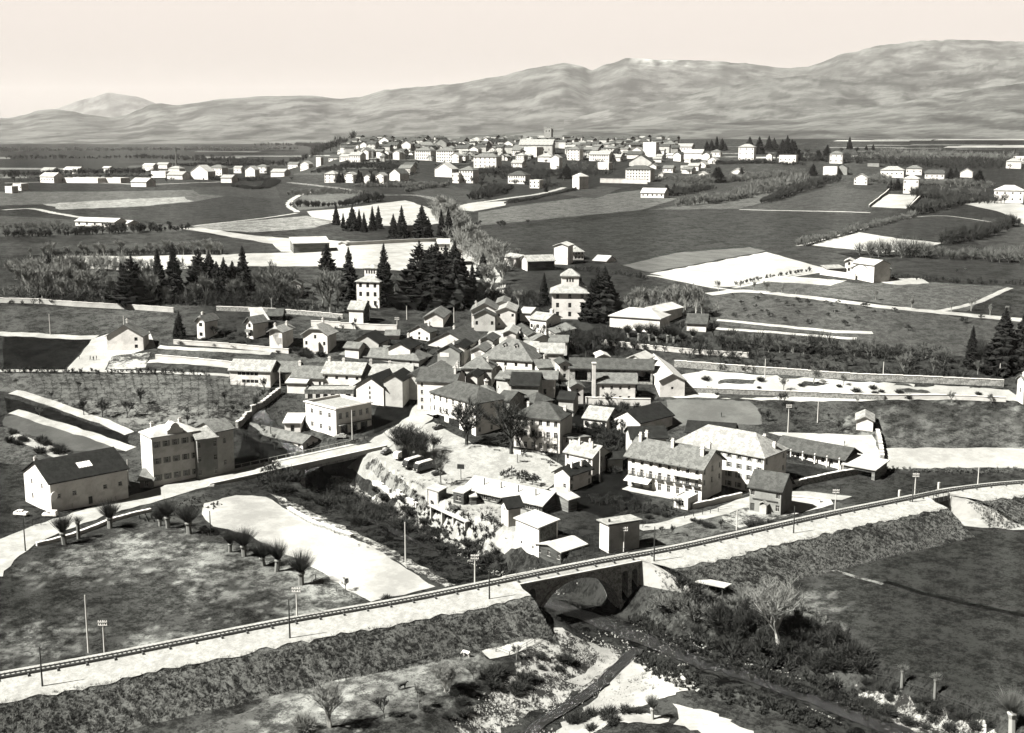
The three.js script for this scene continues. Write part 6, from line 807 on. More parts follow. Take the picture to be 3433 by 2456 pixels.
grove('dark', 'b2', [[330, 590, 300, 'cedar'], [290, 600, 200, 'spruce'], [700, 590, 180], [820, 600, 160], [1060, 640, 120], [930, 560, 110]], 'dark trees between the villas');
seed(907); grove('bush', 'b2', scatter(20, [[220, 600], [1100, 640], [1900, 760], [1900, 830], [1000, 700], [220, 660]], 40, 80), 'dark shrubs in the villa gardens', 1.6);
seed(908); grove('dark', 'b2', scatter(12, [[400, 1450], [1300, 1150], [1400, 1250], [1000, 1560], [420, 1560]], 110, 220), 'dark bare trees at the near end of the vines', .9);
grove('dark', 'b1', [[430, 1290, 150, 'park'], [910, 1270, 250], [1110, 1290, 280], [1380, 1300, 260], [1530, 1150, 240], [180, 950, 130, 'park'], [850, 1000, 140], [560, 1090, 120]], 'bare trees along the white path left of the vines');
seed(909); grove('bush', 'c1', scatter(9, [[40, 380], [500, 520], [600, 500], [400, 380], [40, 260]], 60, 130), 'dark shrubs behind the workshop barn', 1.3);
seed(910); grove('dark', 'c2', scatter(9, [[240, 560], [640, 620], [700, 560], [560, 420], [760, 330], [640, 300], [240, 480]], 60, 130), 'dark small trees round the low white building', 1.1);
seed(931); grove('dark', 'b3', scatter(26, [[30, 420], [900, 480], [1500, 560], [2200, 640], [2200, 900], [1400, 960], [900, 900], [300, 700], [30, 560]], 60, 130), 'dark bare trees in the back yards of the village', .8);
seed(932); grove('dark', 'b4', scatter(26, [[560, 620], [720, 560], [1300, 640], [1550, 720], [1500, 1380], [1250, 1560], [560, 1420], [500, 1250], [620, 900]], 70, 170), 'dark bare trees between the barns right of the street', .85);
seed(933); grove('bush', 'b6', scatter(26, [[80, 1080], [560, 1060], [930, 1120], [900, 1560], [620, 1580], [250, 1400]], 60, 130), 'dark shrubs in the shaded gardens before the apartment house', 1.5);
seed(934); grove('dark', 'b7', scatter(14, [[380, 430], [560, 420], [1060, 560], [1080, 620], [420, 600]], 50, 120), 'dark bare trees in the rough plot', .9);
seed(935); grove('bush', 'b7', scatter(16, [[20, 230], [640, 240], [1400, 330], [2100, 350], [2100, 400], [900, 390], [20, 380]], 22, 50), 'dark shrubs among the garden terraces', 1.5);
seed(936); grove('dark', 'b8', scatter(12, [[60, 700], [380, 760], [900, 880], [860, 960], [300, 940], [60, 860]], 70, 130), 'dark small trees below the awnings of the apartment house', .9);
// pollards and willows in the foreground
grove('pollard', 'c1', [[615, 1345, 285], [1045, 1192, 275], [1600, 1190, 270], [1800, 1245, 290], [1520, 1170, 190]], 'pollard willows below the road', 1.15);
one('stump', 'c1', 745, 1292, 1090, 'lopped dark stump between two pollards beside the road', 1.6);
grove('pollard', 'c6', [[1590, 207, 148], [1690, 237, 205], [1825, 302, 192], [1912, 342, 205], [2085, 432, 240]], 'pollard willows lining the white field', 1.15);
one('willow', 'c7', 190, 1300, 925, 'big pale many stemmed willow at the bottom edge', 1.7); one('bushL', 'c7', 40, 1325, 1180, 'pale round shrub left of the big willow', 1.3); one('dark', 'c7', 545, 1245, 1050, 'dark bare tree right of the big willow', .9); one('willow', 'c7', 935, 1085, 860, 'upright clump of bare willow stems in the meadow', 1.5); one('park', 'c7', 765, 1180, 960, 'thin bare tree at the meadow edge by the stream', .8); one('park', 'c7', 1385, 872, 725, 'thin grey tree beside the pale gravel corner', .9); one('park', 'c7', 1110, 1000, 850, 'thin grey tree in the meadow below the bank', .9); one('park', 'c7', 1270, 960, 850, 'slim pale sapling between the meadow and the stream', .7); one('dark', 'c7', 300, 432, 320, 'small bare tree on the edge of the white field'); one('bush', 'c7', 560, 502, 445, 'tiny round shrub on the corner of the white field', 1.2);
one('willow', 'c8', 866, 705, 240, 'great white trunked willow on the river bank', 1.7); one('dark', 'c8', 322, 520, 225, 'large dark bare tree before the railway bank', 1.15); grove('stump', 'c8', [[1572, 955, 135], [1762, 1005, 135]], 'white lopped trunks by the meadow fence', 1.2); one('pollardL', 'c8', 2205, 1195, 880, 'pale pollard at the bottom right corner', 1.1); one('pollardL', 'c8', 150, 1130, 940, 'pale pollard on the gravel by the stream', .9);
seed(911); grove('bush', 'c8', scatter(46, [[330, 560], [820, 560], [1350, 640], [1380, 860], [1150, 860], [760, 780], [420, 700]], 40, 130), 'dark shrubs in the thicket along the river', 1.3);
seed(912); grove('dark', 'c8', scatter(22, [[440, 560], [1000, 600], [1360, 660], [1330, 820], [900, 760], [520, 680]], 120, 230), 'thin bare trees in the thicket along the river', .75);
seed(913); grove('bushM', 'c8', scatter(16, [[180, 440], [720, 420], [760, 520], [340, 560], [200, 500]], 50, 110), 'grey shrubs under the railway bank', 1.4);
seed(914); grove('bush', 'c2', scatter(34, [[480, 960], [900, 830], [1080, 900], [1500, 1150], [1900, 1300], [1900, 1400], [1500, 1380], [1100, 1150], [700, 1000]], 60, 130), 'dark shrubs down in the river gully', 1.6);
seed(915); grove('bush', 'c3', scatter(26, [[0, 680], [330, 800], [700, 1150], [1200, 1290], [1300, 1350], [900, 1400], [400, 1150], [0, 900]], 50, 100), 'dark shrubs on the shaded river side below the square', 1.6);
seed(916); grove('bush', 'c7', scatter(30, [[700, 1250], [1150, 1000], [1500, 820], [1750, 880], [1600, 1000], [1300, 1150], [900, 1310]], 30, 80), 'low shrubs on the stony ground between the streams', 1.5);
seed(917); grove('bush', 'c7', scatter(16, [[1700, 1230], [2190, 1160], [2190, 1330], [1650, 1330]], 40, 80), 'low shrubs beyond the gravel bar', 1.4);
seed(918); grove('bush', 'c8', scatter(30, [[1330, 900], [2100, 1150], [2080, 1195], [1500, 1195], [1310, 1050]], 30, 70), 'scrubby clumps on the stony bank by the fence', 1.4);
seed(919); grove('dark', 'c6', scatter(8, [[1230, 20], [1480, 60], [1500, 140], [1300, 100]], 40, 80), 'dark scrub trees at the corner of the white field', 1.3);
seed(920); grove('dark', 'a2', scatter(26, [[300, 600], [1250, 640], [1250, 560], [700, 500], [560, 450], [300, 470]], 40, 90), 'dark bare trees among the lower houses of the town', 1.4);
seed(921); grove('dark', 'a2', scatter(30, [[1650, 700], [2260, 640], [2260, 460], [1900, 430], [1640, 500]], 45, 110), 'dark bare trees below the grey roofed town block', 1.3);
seed(922); grove('park', 'a3', scatter(30, [[220, 620], [600, 640], [1030, 520], [1030, 430], [560, 420], [220, 520]], 45, 90), 'grey bare trees in the gardens below the church', 1.3);
seed(923); grove('park', 'a3', scatter(26, [[1480, 740], [2260, 560], [2260, 480], [1500, 560]], 45, 110), 'grey bare trees in the gardens right of the town', 1.3);
seed(924); grove('dark', 'a4', scatter(34, [[560, 290], [1100, 300], [2000, 340], [2000, 300], [1100, 240], [560, 250]], 40, 75), 'dark bare trees in the wood behind the villas', 1.6);
seed(925); grove('park', 'a4', scatter(28, [[1540, 580], [1900, 620], [1960, 560], [2030, 500], [1700, 460]], 50, 90), 'grey bare trees before the white villas', 1.4);
grove('dark', 'a4', [...Array(14)].map((_, i) => [1700 + i * 26, 330 + (i % 3) * 3, 75 + (i * 37 % 20)]), 'dark poplars in a close row behind the villas', .8);
grove('dark', 'a6', [[1890, 330, 80], [1985, 330, 85], [2210, 325, 90], [2240, 325, 80]], 'dark round trees in the field right of the avenue', 1.3); grove('dark', 'a7', [[30, 10, 60], [215, 10, 60], [430, 5, 60]], 'dark round trees on the far field edge', 1.5);
// espalier vines in rows
{ const list = []; const row = (y, x0, x1, n, k) => { for (let i = 0; i < n; i++) list.push([k, lerp(x0, x1, i / (n - 1)) + rr(-4, 4), y + rr(-3, 3)]); }; seed(77);
  [[850, 330, 2240, 22], [890, 360, 2250, 22], [935, 380, 2250, 22], [985, 400, 2250, 22], [1040, 480, 2260, 20], [1095, 560, 2260, 18], [1150, 680, 2260, 16], [1210, 850, 2260, 14], [1270, 1050, 2260, 12]].forEach(([y, a, b, n]) => row(y, a, b, n, 'b1'));
  [[1110, 660, 1180, 8], [1165, 680, 1180, 8], [1225, 690, 1170, 8], [1285, 690, 1150, 8], [1345, 690, 1080, 7], [1405, 690, 1020, 6], [1465, 690, 960, 5]].forEach(([y, a, b, n]) => row(y, a, b, n, 'b2'));
  const rows = [...new Set(list.map((l) => l[0]))]; list.map(([k, x, y]) => ({ p: g(k, [x, y]), s: px(k, [x, y]) })).sort((a, b) => a.s[0] - b.s[0]).forEach(({ p, s }, i) => { const o = plant('vine', p, rr(1.6, 2.1), `${ord(i + 1)} from the left of the espaliered vines in the terraced plot`, 'espaliered vines in the terraced plot'); o.rotation.y = rr(-.15, .15); });
}
// ---------- hedges ----------
function hedge(k, pts, h, w, n, m, label) { if (k === 'a4' || k === 'a8') h *= 1.2; // thick rows of bare shoots, uneven in height
  const P = pts.map((p) => g(k, p)), c = new THREE.CatmullRomCurve3(P), L = c.getLength(), tw = [], o = thing('hedge', P[0]);
  const N = Math.min(6000, Math.round(L * n * 2)), C = Math.max(4, Math.round(Math.min(N / 16, L * Math.max(1, w / h) / (h * .2)))), per = Math.round(N / C);
  for (let i = 0; i < C; i++) { // one bush after another, each with its own height and round head
    const q = c.getPointAt(clamp((i + rr(0, 1)) / C)), x = q.x + rr(-w, w) * .5, z = q.z + rr(-w, w) * .5, y = H(x, z), hh = h * clamp(.35 + 1.1 * fbm(x / (h * 3) + 5, z / (h * 3), 2), .3, 1.3) * rr(.65, 1.1), R = hh * rr(.34, .5), b = V3(x - P[0].x, y - .1 - P[0].y, z - P[0].z), ws = Math.max(1, -z / 450);
    blade(tw, b, b.clone().add(V3(rr(-.1, .1) * hh, hh * .8, rr(-.1, .1) * hh)), .3 * ws);
    for (let j = 0; j < per; j++) { const a = rnd() * 6.283, v = rr(-.75, 1), k2 = Math.sqrt(1 - v * v) * rr(.5, 1), t = b.clone().add(V3(Math.cos(a) * k2 * R, hh * (.58 + .42 * v * rr(.7, 1)), Math.sin(a) * k2 * R)), s = b.clone().add(V3(0, hh * rr(.08, .4), 0)), md = s.clone().lerp(t, rr(.35, .6)); blade(tw, s, md, .13 * ws); blade(tw, md, t, .2 * ws); blade(tw, md, t.clone().add(V3(rr(-.22, .22) * hh, rr(-.12, .15) * hh, rr(-.22, .22) * hh)), .15 * ws); }
  }
  mesh('shoots', soup(tw), M[m], o); tag(o, label, 'hedge');
}
seed(600);
hedge('a5', [[40, 550], [400, 545], [800, 528], [1390, 500]], 6, 8, 22, 'twigD', 'long dark hedge before the glaring white farmhouse');
hedge('a5', [[40, 490], [200, 480], [500, 490]], 5, 12, 14, 'twigM', 'grey thicket left of the glaring white farmhouse');
hedge('a5', [[330, 705], [700, 695], [1000, 690], [1700, 680]], 4, 5, 12, 'twigD', 'dark hedge along the top of the white field');
hedge('a4', [[610, 930], [800, 890], [1000, 830], [1250, 770], [1470, 715]], 4, 5, 16, 'twigM', 'round topped grey hedge climbing beside the field path');
hedge('a4', [[1060, 1010], [1250, 1010], [1500, 1015], [1750, 1020], [2000, 1040], [2300, 1060]], 8, 12, 24, 'twigM', 'broad grey belt of bare trees behind the black walled farm');
hedge('a4', [[1700, 920], [1850, 890], [2000, 850], [2200, 770]], 7, 9, 24, 'twigD', 'dark diagonal hedge at the right edge of the fields');
hedge('a4', [[360, 615], [500, 570], [650, 520], [800, 470], [900, 450]], 7, 7, 24, 'twigD', 'dark tree hedge running down from the villas'); hedge('a4', [[-300, 640], [0, 610], [200, 570], [400, 520], [650, 450]], 9, 14, 26, 'twigM', 'wide pale row of bare trees below the town gardens');
hedge('a4', [[1480, 700], [1600, 670], [1700, 640], [1830, 600]], 6, 10, 24, 'twigD', 'dark thicket below the tall white villa');
hedge('a3', [[600, 1180], [740, 1150]].slice(0, 0).concat([[1900, 800], [2100, 770], [2270, 740]]), 8, 10, 24, 'twigM', 'bare row of trees at the foot of the town gardens');
hedge('a2', [[-40, 835], [150, 830], [400, 820], [600, 790], [760, 770]], 7, 9, 24, 'twigD', 'dark hedge round the plot below the hill town'); hedge('a2', [[1050, 690], [1200, 660], [1400, 640]], 6, 8, 22, 'twigM', 'thicket beside the curving road below the town');
hedge('a2', [[1640, 760], [1750, 745], [1900, 700], [2000, 660]], 8, 10, 24, 'twigD', 'dark tree row beside the road to the town'); hedge('a3', [[-20, 800], [200, 770], [420, 720], [650, 670]], 3, 3, 12, 'twigD', 'low dark hedge running from the black shaded block');
hedge('a8', [[20, 890], [300, 905], [700, 930], [1000, 960], [1700, 1000]], 4.5, 7, 18, 'twigD', 'dark hedge behind the garden meadows'); hedge('a8', [[150, 450], [400, 395], [700, 345]], 1.6, 2, 8, 'twigD', 'low dark hedge along the edge of the large white field');
hedge('a8', [[1300, 390], [1600, 420], [2000, 440], [2300, 450]], 2.2, 4, 10, 'twigD', 'scrubby line below the grazing field'); hedge('b7', [[1290, 890], [1500, 900], [1800, 905], [2260, 900]], 1.6, 2.5, 14, 'twigM', 'ragged hedge under the white strip field');
hedge('a7', [[1230, 1000], [1500, 1060], [1800, 1090], [2260, 1120]], 5, 9, 18, 'twigD', 'dark hedge above the big gable barn'); hedge('a7', [[620, 390], [900, 400], [1200, 430], [1420, 470]], 3.5, 3, 10, 'twigD', 'dark broken hedge beyond the belvedere villa');
hedge('b1', [[40, 800], [800, 805], [1500, 815], [2260, 830]], 2, 3, 12, 'twigD', 'dark hedge at the top of the vines'); hedge('c1', [[1450, 1080], [1700, 1000], [1900, 920], [2140, 860]], .8, 5, 22, 'twigM', 'rough scrub on the bank below the road');
hedge('a6', [[0, 1090], [400, 1120], [700, 1110]], 3, 9, 16, 'twigD', 'dark undergrowth below the chateau trees'); hedge('a6', [[1150, 1050], [1500, 1070], [1900, 1060], [2150, 1020]], 4, 10, 16, 'twigD', 'dark undergrowth under the chateau conifers');
hedge('a5', [[60, 1050], [600, 1055], [1200, 1060], [2260, 1080]], 3.5, 8, 16, 'twigD', 'dark undergrowth behind the white park wall');
hedge('D', [[10, 392], [150, 386], [330, 382]], 8, 20, 10, 'twigD', 'dark belt of trees behind the low suburb'); hedge('D', [[10, 352], [300, 350], [700, 345]], 10, 60, 9, 'twigD', 'dark wood on the far plain'); hedge('D', [[570, 322], [650, 322], [760, 324]], 16, 60, 16, 'twigD', 'dark far wood at the foot of the hills'); hedge('D', [[-20, 335], [250, 333], [640, 331]], 12, 70, 8, 'twigM', 'grey far belt of trees across the plain'); hedge('D', [[400, 368], [500, 366], [590, 365]], 6, 40, 14, 'twigD', 'dark wood left of the hill town');

hedge('a4', [[560, 296], [800, 300], [1100, 312], [1500, 335], [1900, 345], [2260, 350]], 9, 40, 30, 'twigD', 'dark wood stretching behind the villas');
hedge('a4', [[1180, 300], [1500, 290], [1900, 300], [2260, 310]], 9, 60, 24, 'twigM', 'grey wood at the far edge behind the villas');
hedge('a4', [[1140, 440], [1300, 470], [1520, 480], [1700, 470], [2000, 490]], 6, 22, 30, 'twigM', 'grey garden thicket among the front villas'); hedge('a4', [[1560, 560], [1700, 590], [1900, 610], [2040, 620]], 7, 26, 34, 'twigD', 'dark thicket in front of the broad white villa');
hedge('a4', [[-200, 470], [100, 455], [350, 420], [650, 400]], 6, 18, 26, 'twigM', 'pale brush above the wide row of bare trees'); hedge('a4', [[0, 330], [300, 320], [600, 335]], 4, 14, 22, 'twigD', 'dark garden brush beside the pointed villa');
hedge('a3', [[200, 570], [420, 520], [600, 500], [860, 520]], 7, 30, 34, 'twigD', 'dark park trees below the church'); hedge('a3', [[0, 540], [200, 600], [420, 640]], 5, 18, 26, 'twigD', 'dark shrubs round the lower garden houses'); hedge('a3', [[1460, 560], [1700, 570], [1940, 560]], 4, 20, 24, 'twigM', 'striped grey garden rows below the town'); hedge('a3', [[1500, 730], [1700, 700], [1900, 660]], 7, 16, 30, 'twigD', 'dark trees left of the gardens row');
hedge('a2', [[240, 480], [450, 460], [700, 450], [1000, 470]], 6, 26, 32, 'twigD', 'dark garden belt under the upper houses of the town'); hedge('a2', [[560, 640], [800, 640], [1050, 640], [1250, 620]], 5, 18, 28, 'twigM', 'grey garden belt under the front houses of the town'); hedge('a2', [[1690, 520], [1900, 500], [2100, 520], [2270, 530]], 7, 30, 34, 'twigD', 'dark wood under the grey roofed block'); hedge('a2', [[0, 720], [250, 700], [560, 700]], 5, 24, 24, 'twigM', 'grey vines on the plot below the front houses');
hedge('a5', [[1400, 90], [1700, 120], [2000, 130]], 5, 24, 24, 'twigD', 'dark brush among the suburb houses'); hedge('a5', [[200, 110], [700, 90], [1100, 100]], 5, 30, 20, 'twigM', 'grey brush behind the suburb sheds'); hedge('a5', [[1800, 170], [1950, 190], [2100, 140]], 4, 10, 26, 'twigD', 'dark thicket at the right end of the suburb');
hedge('a5', [[60, 800], [500, 790], [900, 800], [1100, 800]], 7, 20, 30, 'twigL', 'pale thicket standing on the white field'); hedge('a5', [[60, 1000], [400, 1000], [800, 1010], [1300, 1030]], 7, 16, 26, 'twigM', 'grey thicket inside the park wall'); hedge('a5', [[1300, 1030], [1700, 1040], [2260, 1050]], 6, 16, 26, 'twigD', 'dark thicket under the park conifers');
hedge('a7', [[1250, 690], [1500, 700], [1900, 740]], 5, 14, 24, 'twigL', 'pale brush round the birches'); hedge('a7', [[640, 960], [800, 1010], [1000, 1040], [1180, 1000]], 6, 14, 34, 'twigD', 'dark brush in the yard below the villa'); hedge('a7', [[0, 640], [200, 640], [480, 690]], 6, 14, 30, 'twigD', 'dark brush left of the belvedere villa'); hedge('a6', [[1640, 130], [1700, 220], [1780, 330], [1880, 470], [2020, 590], [2160, 720]], 8, 16, 40, 'twigL', 'pale hazy crown line of the avenue');
hedge('a8', [[1780, 1040], [2000, 1070], [2270, 1090]], 7, 14, 34, 'twigD', 'dark thicket under the conifers at the right edge'); hedge('a8', [[0, 1060], [600, 1090], [1300, 1120], [1900, 1140]], 2.4, 5, 18, 'twigD', 'dark low bushes along the tall white wall');
hedge('c8', [[430, 640], [700, 700], [950, 760], [1250, 850]], 3.4, 9, 60, 'twigD', 'dark tangle on the river bank below the white willow'); hedge('c8', [[200, 440], [400, 480], [700, 500], [1000, 560]], 2.6, 9, 44, 'twigM', 'grey tangle under the railway bank'); hedge('c2', [[560, 960], [900, 900], [1100, 960], [1400, 1110], [1700, 1260]], 2.6, 9, 50, 'twigD', 'dark tangle down the river gully'); hedge('c3', [[300, 900], [600, 1080], [900, 1240], [1150, 1330]], 2.4, 6, 50, 'twigD', 'dark tangle on the river side below the walkway');
hedge('c1', [[1330, 1130], [1500, 1100], [1800, 1030], [2050, 970]], 1, 5, 30, 'twigD', 'dark brush under the road near the bridge');

hedge('b6', [[120, 1160], [350, 1090], [600, 1060], [880, 1010]], 5, 9, 60, 'twigD', 'dark mass of yard trees behind the square'); hedge('b6', [[600, 1250], [760, 1230], [900, 1180]], 4, 7, 60, 'twigD', 'dark mass of shrubs left of the apartment house'); hedge('b6', [[560, 900], [800, 880], [1000, 850]], 4, 6, 50, 'twigD', 'dark mass of trees round the bleached cottage'); hedge('b4', [[640, 700], [760, 640], [1000, 640], [1200, 620]], 6, 12, 50, 'twigD', 'dark grove behind the arcade barn'); hedge('b8', [[100, 780], [350, 830], [600, 880], [850, 900]], 1.6, 6, 50, 'twigD', 'dark garden shrubs below the apartment terrace');

seed(940); grove('dark', 'a2', scatter(46, [[420, 330], [2200, 260], [2230, 430], [1300, 470], [420, 440]], 26, 60), 'dark trees between the upper houses of the hill town', 1.7);
seed(941); grove('dark', 'a3', scatter(40, [[0, 300], [1280, 280], [1900, 360], [1700, 520], [0, 440]], 26, 60), 'dark trees between the houses right of the church', 1.7);
seed(942); grove('dark', 'a5', scatter(30, [[60, 110], [2240, 60], [2240, 130], [1200, 140], [60, 150]], 22, 50), 'dark trees between the suburb houses', 1.8);

hedge('c8', [[60, 560], [250, 680], [500, 790], [800, 890], [1150, 1000], [1400, 1110]], 1.9, 4, 60, 'twigD', 'dark brush overhanging the far side of the river'); hedge('c8', [[120, 800], [330, 910], [600, 1000], [900, 1090], [1150, 1180]], 1.7, 4, 50, 'twigD', 'dark brush overhanging the near side of the river');
// ---------- poles ----------
const poleList = [];
for (const [k, x, y, top, arm, dk, label] of [
  ['c6', 610, 888, 505, 0, 0, 'tall bare white pole behind the railway at the left'], ['c6', 722, 902, 680, 1, 0, 'short white insulator pole beside the tall bare white pole'], ['c6', 2055, 662, 450, 1, 0, 'white insulator pole behind the railway near the pollards'], ['c6', 292, 1142, 862, 0, 1, 'black pole on the near shoulder of the railway, leftmost'], ['c6', 2005, 808, 535, 0, 1, 'black pole on the near shoulder below the pollards'],
  ['c7', 680, 262, 0, 0, 0, 'tall white pole on the tip of the white field'], ['c7', 1120, 387, 205, 1, 0, 'white insulator pole left of the viaduct'], ['c7', 1212, 492, 300, 0, 1, 'black pole at the end of the bank before the viaduct'], ['c7', 2065, 187, 30, 1, 0, 'white insulator pole before the boxy storehouse'],
  ['c4', 438, 988, 715, 0, 1, 'black pole right of the viaduct on the bank'], ['c4', 1500, 772, 560, 0, 1, 'black pole on the scrub bank below the crossing house'], ['c4', 1066, 742, 590, 0, 0, 'white pole left of the crossing keeper house'], ['c5', 295, 777, 560, 1, 0, 'white insulator pole right of the crossing keeper house'], ['c5', 1085, 602, 400, 1, 0, 'white insulator pole behind the girder bridge'], ['c5', 1710, 502, 360, 0, 0, 'white pole beyond the girder bridge'], ['c5', 1060, 702, 515, 0, 1, 'black pole before the girder bridge'],
  ['b7', 612, 627, 430, 1, 0, 'white pole in the rough plot, left one'], ['b7', 820, 557, 400, 0, 0, 'white pole in the rough plot, right one'], ['b7', 450, 238, 110, 0, 0, 'white pole by the terraces, left one'], ['b7', 1280, 258, 130, 0, 0, 'white pole by the terraces, middle one'], ['b7', 2100, 232, 150, 0, 0, 'white pole beside the edge house'],
  ['c1', 240, 1415, 1090, 0, 1, 'black pole at the roadside in the lower left'], ['c1', 1220, 782, 540, 0, 0, 'white pole between the workshop barn and the tall house'], ['c1', 2003, 1262, 1030, 0, 1, 'black pole at the corner of the white field'], ['c2', 188, 632, 470, 0, 0, 'white pole before the dark end house'], ['c2', 590, 452, 320, 0, 1, 'black pole behind the long low white building'], ['c2', 1365, 492, 212, 0, 0, 'white pole on the pavement of the flat roofed building'],
  ['b1', 545, 397, 170, 0, 0, 'white pole on the meadow path at the far left'], ['b1', 1345, 318, 210, 0, 0, 'white pole behind the house on the earth ramp'], ['b2', 1425, 1165, 920, 0, 0, 'white pole before the open fronted barn'], ['b3', 750, 505, 365, 1, 0, 'white pole with cross arms above the tiny shed'], ['b3', 1368, 425, 258, 0, 0, 'white pole beside the blank gable barn'], ['b3', 855, 392, 240, 0, 0, 'grey pole in the dark garden below the chateau'], ['b4', 670, 1352, 1000, 0, 0, 'thin white pole in the narrow lane'], ['c3', 1755, 428, 160, 0, 1, 'dark pole at the corner of the broad white house'], ['c3', 2157, 612, 310, 0, 0, 'white pole against the shaded house side'], ['c3', 1860, 852, 600, 0, 0, 'white pole at the end of the market shed']]) {
  const p = g(k, [x, y]); if (/railway|viaduct|girder|bank|shoulder/.test(label)) { const q = px(k, [x, y]), r = onPlane(q[0], q[1], 3.4), [td] = toLine(trackPts, r.x, r.z); if (td < 9) p.copy(r); }
  const h = clamp(heightAt(p, px(k, [0, top])[1]) - p.y, 4, 16), o = thing('utility_pole', p); tag(o, label, 'pole');
  mesh('post', new THREE.CylinderGeometry(.09, .16, h + .4, 8).translate(0, h / 2 - .2, 0), dk ? M.poleD : M.pole, o);
  if (arm) for (const e of [.25, .8]) { const a = mesh('cross_arm', box(1.5, .12, .12, 0, h - e, .12), M.pole, o); for (const s of [-.65, -.3, .3, .65]) mesh('insulator', new THREE.CylinderGeometry(.06, .08, .22, 6).translate(s, h - e + .16, .12), M.paintW, a); }
}
// ---------- vehicles ----------
const wheelG = new THREE.CylinderGeometry(.48, .48, .26, 16).rotateX(Math.PI / 2), hubG = new THREE.CylinderGeometry(.22, .22, .28, 10).rotateX(Math.PI / 2);
function wheels(o, xs, half, s = 1) { for (const x of xs) for (const e of [-1, 1]) { const w = mesh('wheel', wheelG, M.rubber, o); w.scale.setScalar(s); w.position.set(x, .48 * s, e * half); mesh('hub', hubG, M.paintG, w); } }
const profile2 = (pts, w, bev = .12) => new THREE.ExtrudeGeometry(new THREE.Shape(pts.map((p) => new THREE.Vector2(...p))), { depth: w - 2 * bev, bevelEnabled: true, bevelThickness: bev, bevelSize: bev, bevelSegments: 2 }).translate(0, 0, -w / 2 + bev);
function place(name, k, front, rear, label, cat) { const a = g(k, front), b = g(k, rear), o = thing(name, a.clone().lerp(b, .5), Math.atan2(-(a.z - b.z), a.x - b.x)); o.position.y = H(o.position.x, o.position.z) + .1; o.scale.setScalar(.77); return tag(o, label, cat); }
function bus(k, f, r, label, body, top) { // +x is the front
  const o = place('bus', k, f, r, label, 'bus'), L = 8.4, W = 2.4;
  mesh('body', profile2([[-L / 2, .5], [L / 2 - .1, .5], [L / 2, .9], [L / 2 - .05, 1.5], [-L / 2 + .05, 1.5], [-L / 2, 1.2]], W), body, o);
  mesh('cabin', profile2([[-L / 2 + .05, 1.5], [L / 2 - .1, 1.5], [L / 2 - .55, 2.55], [L / 2 - 1, 2.75], [-L / 2 + .7, 2.75], [-L / 2 + .25, 2.5]], W - .1), body, o);
  mesh('roof', profile2([[-L / 2 + .5, 2.74], [L / 2 - .8, 2.74], [L / 2 - 1.3, 2.95], [-L / 2 + 1, 2.95]], W - .3), top, o);
  for (const e of [-1, 1]) for (let i = 0; i < 6; i++) mesh('window', box(.95, .62, .06, -3.1 + i * 1.12, 2.08, e * (W / 2 - .03)), M.glass, o);
  for (const e of [-.55, .55]) mesh('windscreen', box(.06, .72, .9).rotateZ(.4).translate(L / 2 - .2, 2.02, e), M.glass, o);
  for (const e of [-.8, .8]) mesh('headlight', new THREE.CylinderGeometry(.16, .16, .1, 12).rotateZ(Math.PI / 2).translate(L / 2 + .12, .95, e), M.paintW, o);
  const rk = mesh('roof_rack', join([box(4.4, .06, .06, -.6, 3.25, .85), box(4.4, .06, .06, -.6, 3.25, -.85), ...[-2.6, -1.2, .2, 1.5].flatMap((x) => [box(.05, .3, .05, x, 3.1, .85), box(.05, .3, .05, x, 3.1, -.85), box(.05, .05, 1.7, x, 3.24, 0)])]), M.iron, o); wheels(o, [-2.5, 2.6], W / 2 - .15);
}
function car(k, f, r, label, body, name = 'car', van = 0) {
  const o = place(name, k, f, r, label, van ? 'van' : 'car'), L = 4.1, W = 1.6;
  mesh('body', profile2([[-2, .38], [1.95, .38], [2.05, .65], [1.9, .95], [.85, 1.02], [-1.9, 1.02], [-2.05, .7]], W), body, o);
  mesh('cabin', profile2(van ? [[-1.95, 1], [.9, 1], [.55, 1.6], [.3, 1.72], [-1.9, 1.72]] : [[-1.5, 1], [.85, 1], [.35, 1.45], [-.75, 1.5], [-1.2, 1.4]], W - .16), body, o);
  for (const e of [-1, 1]) for (const x of van ? [0] : [-.7, .1]) mesh('window', box(van ? .8 : .62, .32, .05, x, 1.26, e * (W / 2 - .07)), M.glass, o);
  mesh('windscreen', box(.05, .42, W - .4).rotateZ(.75).translate(.66, 1.27, 0), M.glass, o); for (const e of [-.5, .5]) mesh('headlight', new THREE.CylinderGeometry(.12, .12, .1, 10).rotateZ(Math.PI / 2).translate(2.06, .72, e), M.paintW, o); wheels(o, [-1.25, 1.3], W / 2 - .1, .66);
}
bus('c3', [290, 508], [480, 420], 'black bus with pale roof, left one of the two under the trees', M.paintK, M.paintW); bus('c3', [395, 540], [590, 462], 'black bus with pale roof, right one of the two under the trees', M.paintK, M.paintW);
{ const o = place('lorry', 'c3', [205, 420], [345, 350], 'white cabbed lorry with dark covered load beside the buses', 'lorry'); mesh('cab', profile2([[1.2, .6], [3.2, .6], [3.25, 1.5], [2.9, 2.4], [1.2, 2.5]], 2.1), M.paintW, o); mesh('load_body', profile2([[-3.2, .9], [1, .9], [1, 2.7], [.6, 3], [-2.8, 3], [-3.2, 2.7]], 2.3), M.paintK, o); mesh('windscreen', box(.06, .7, 1.7).rotateZ(.25).translate(3.16, 1.95, 0), M.glass, o); for (const e of [-.7, .7]) mesh('headlight', new THREE.CylinderGeometry(.15, .15, .1, 10).rotateZ(Math.PI / 2).translate(3.36, 1, e), M.paintK, o); wheels(o, [-2, 2.3], 1); }
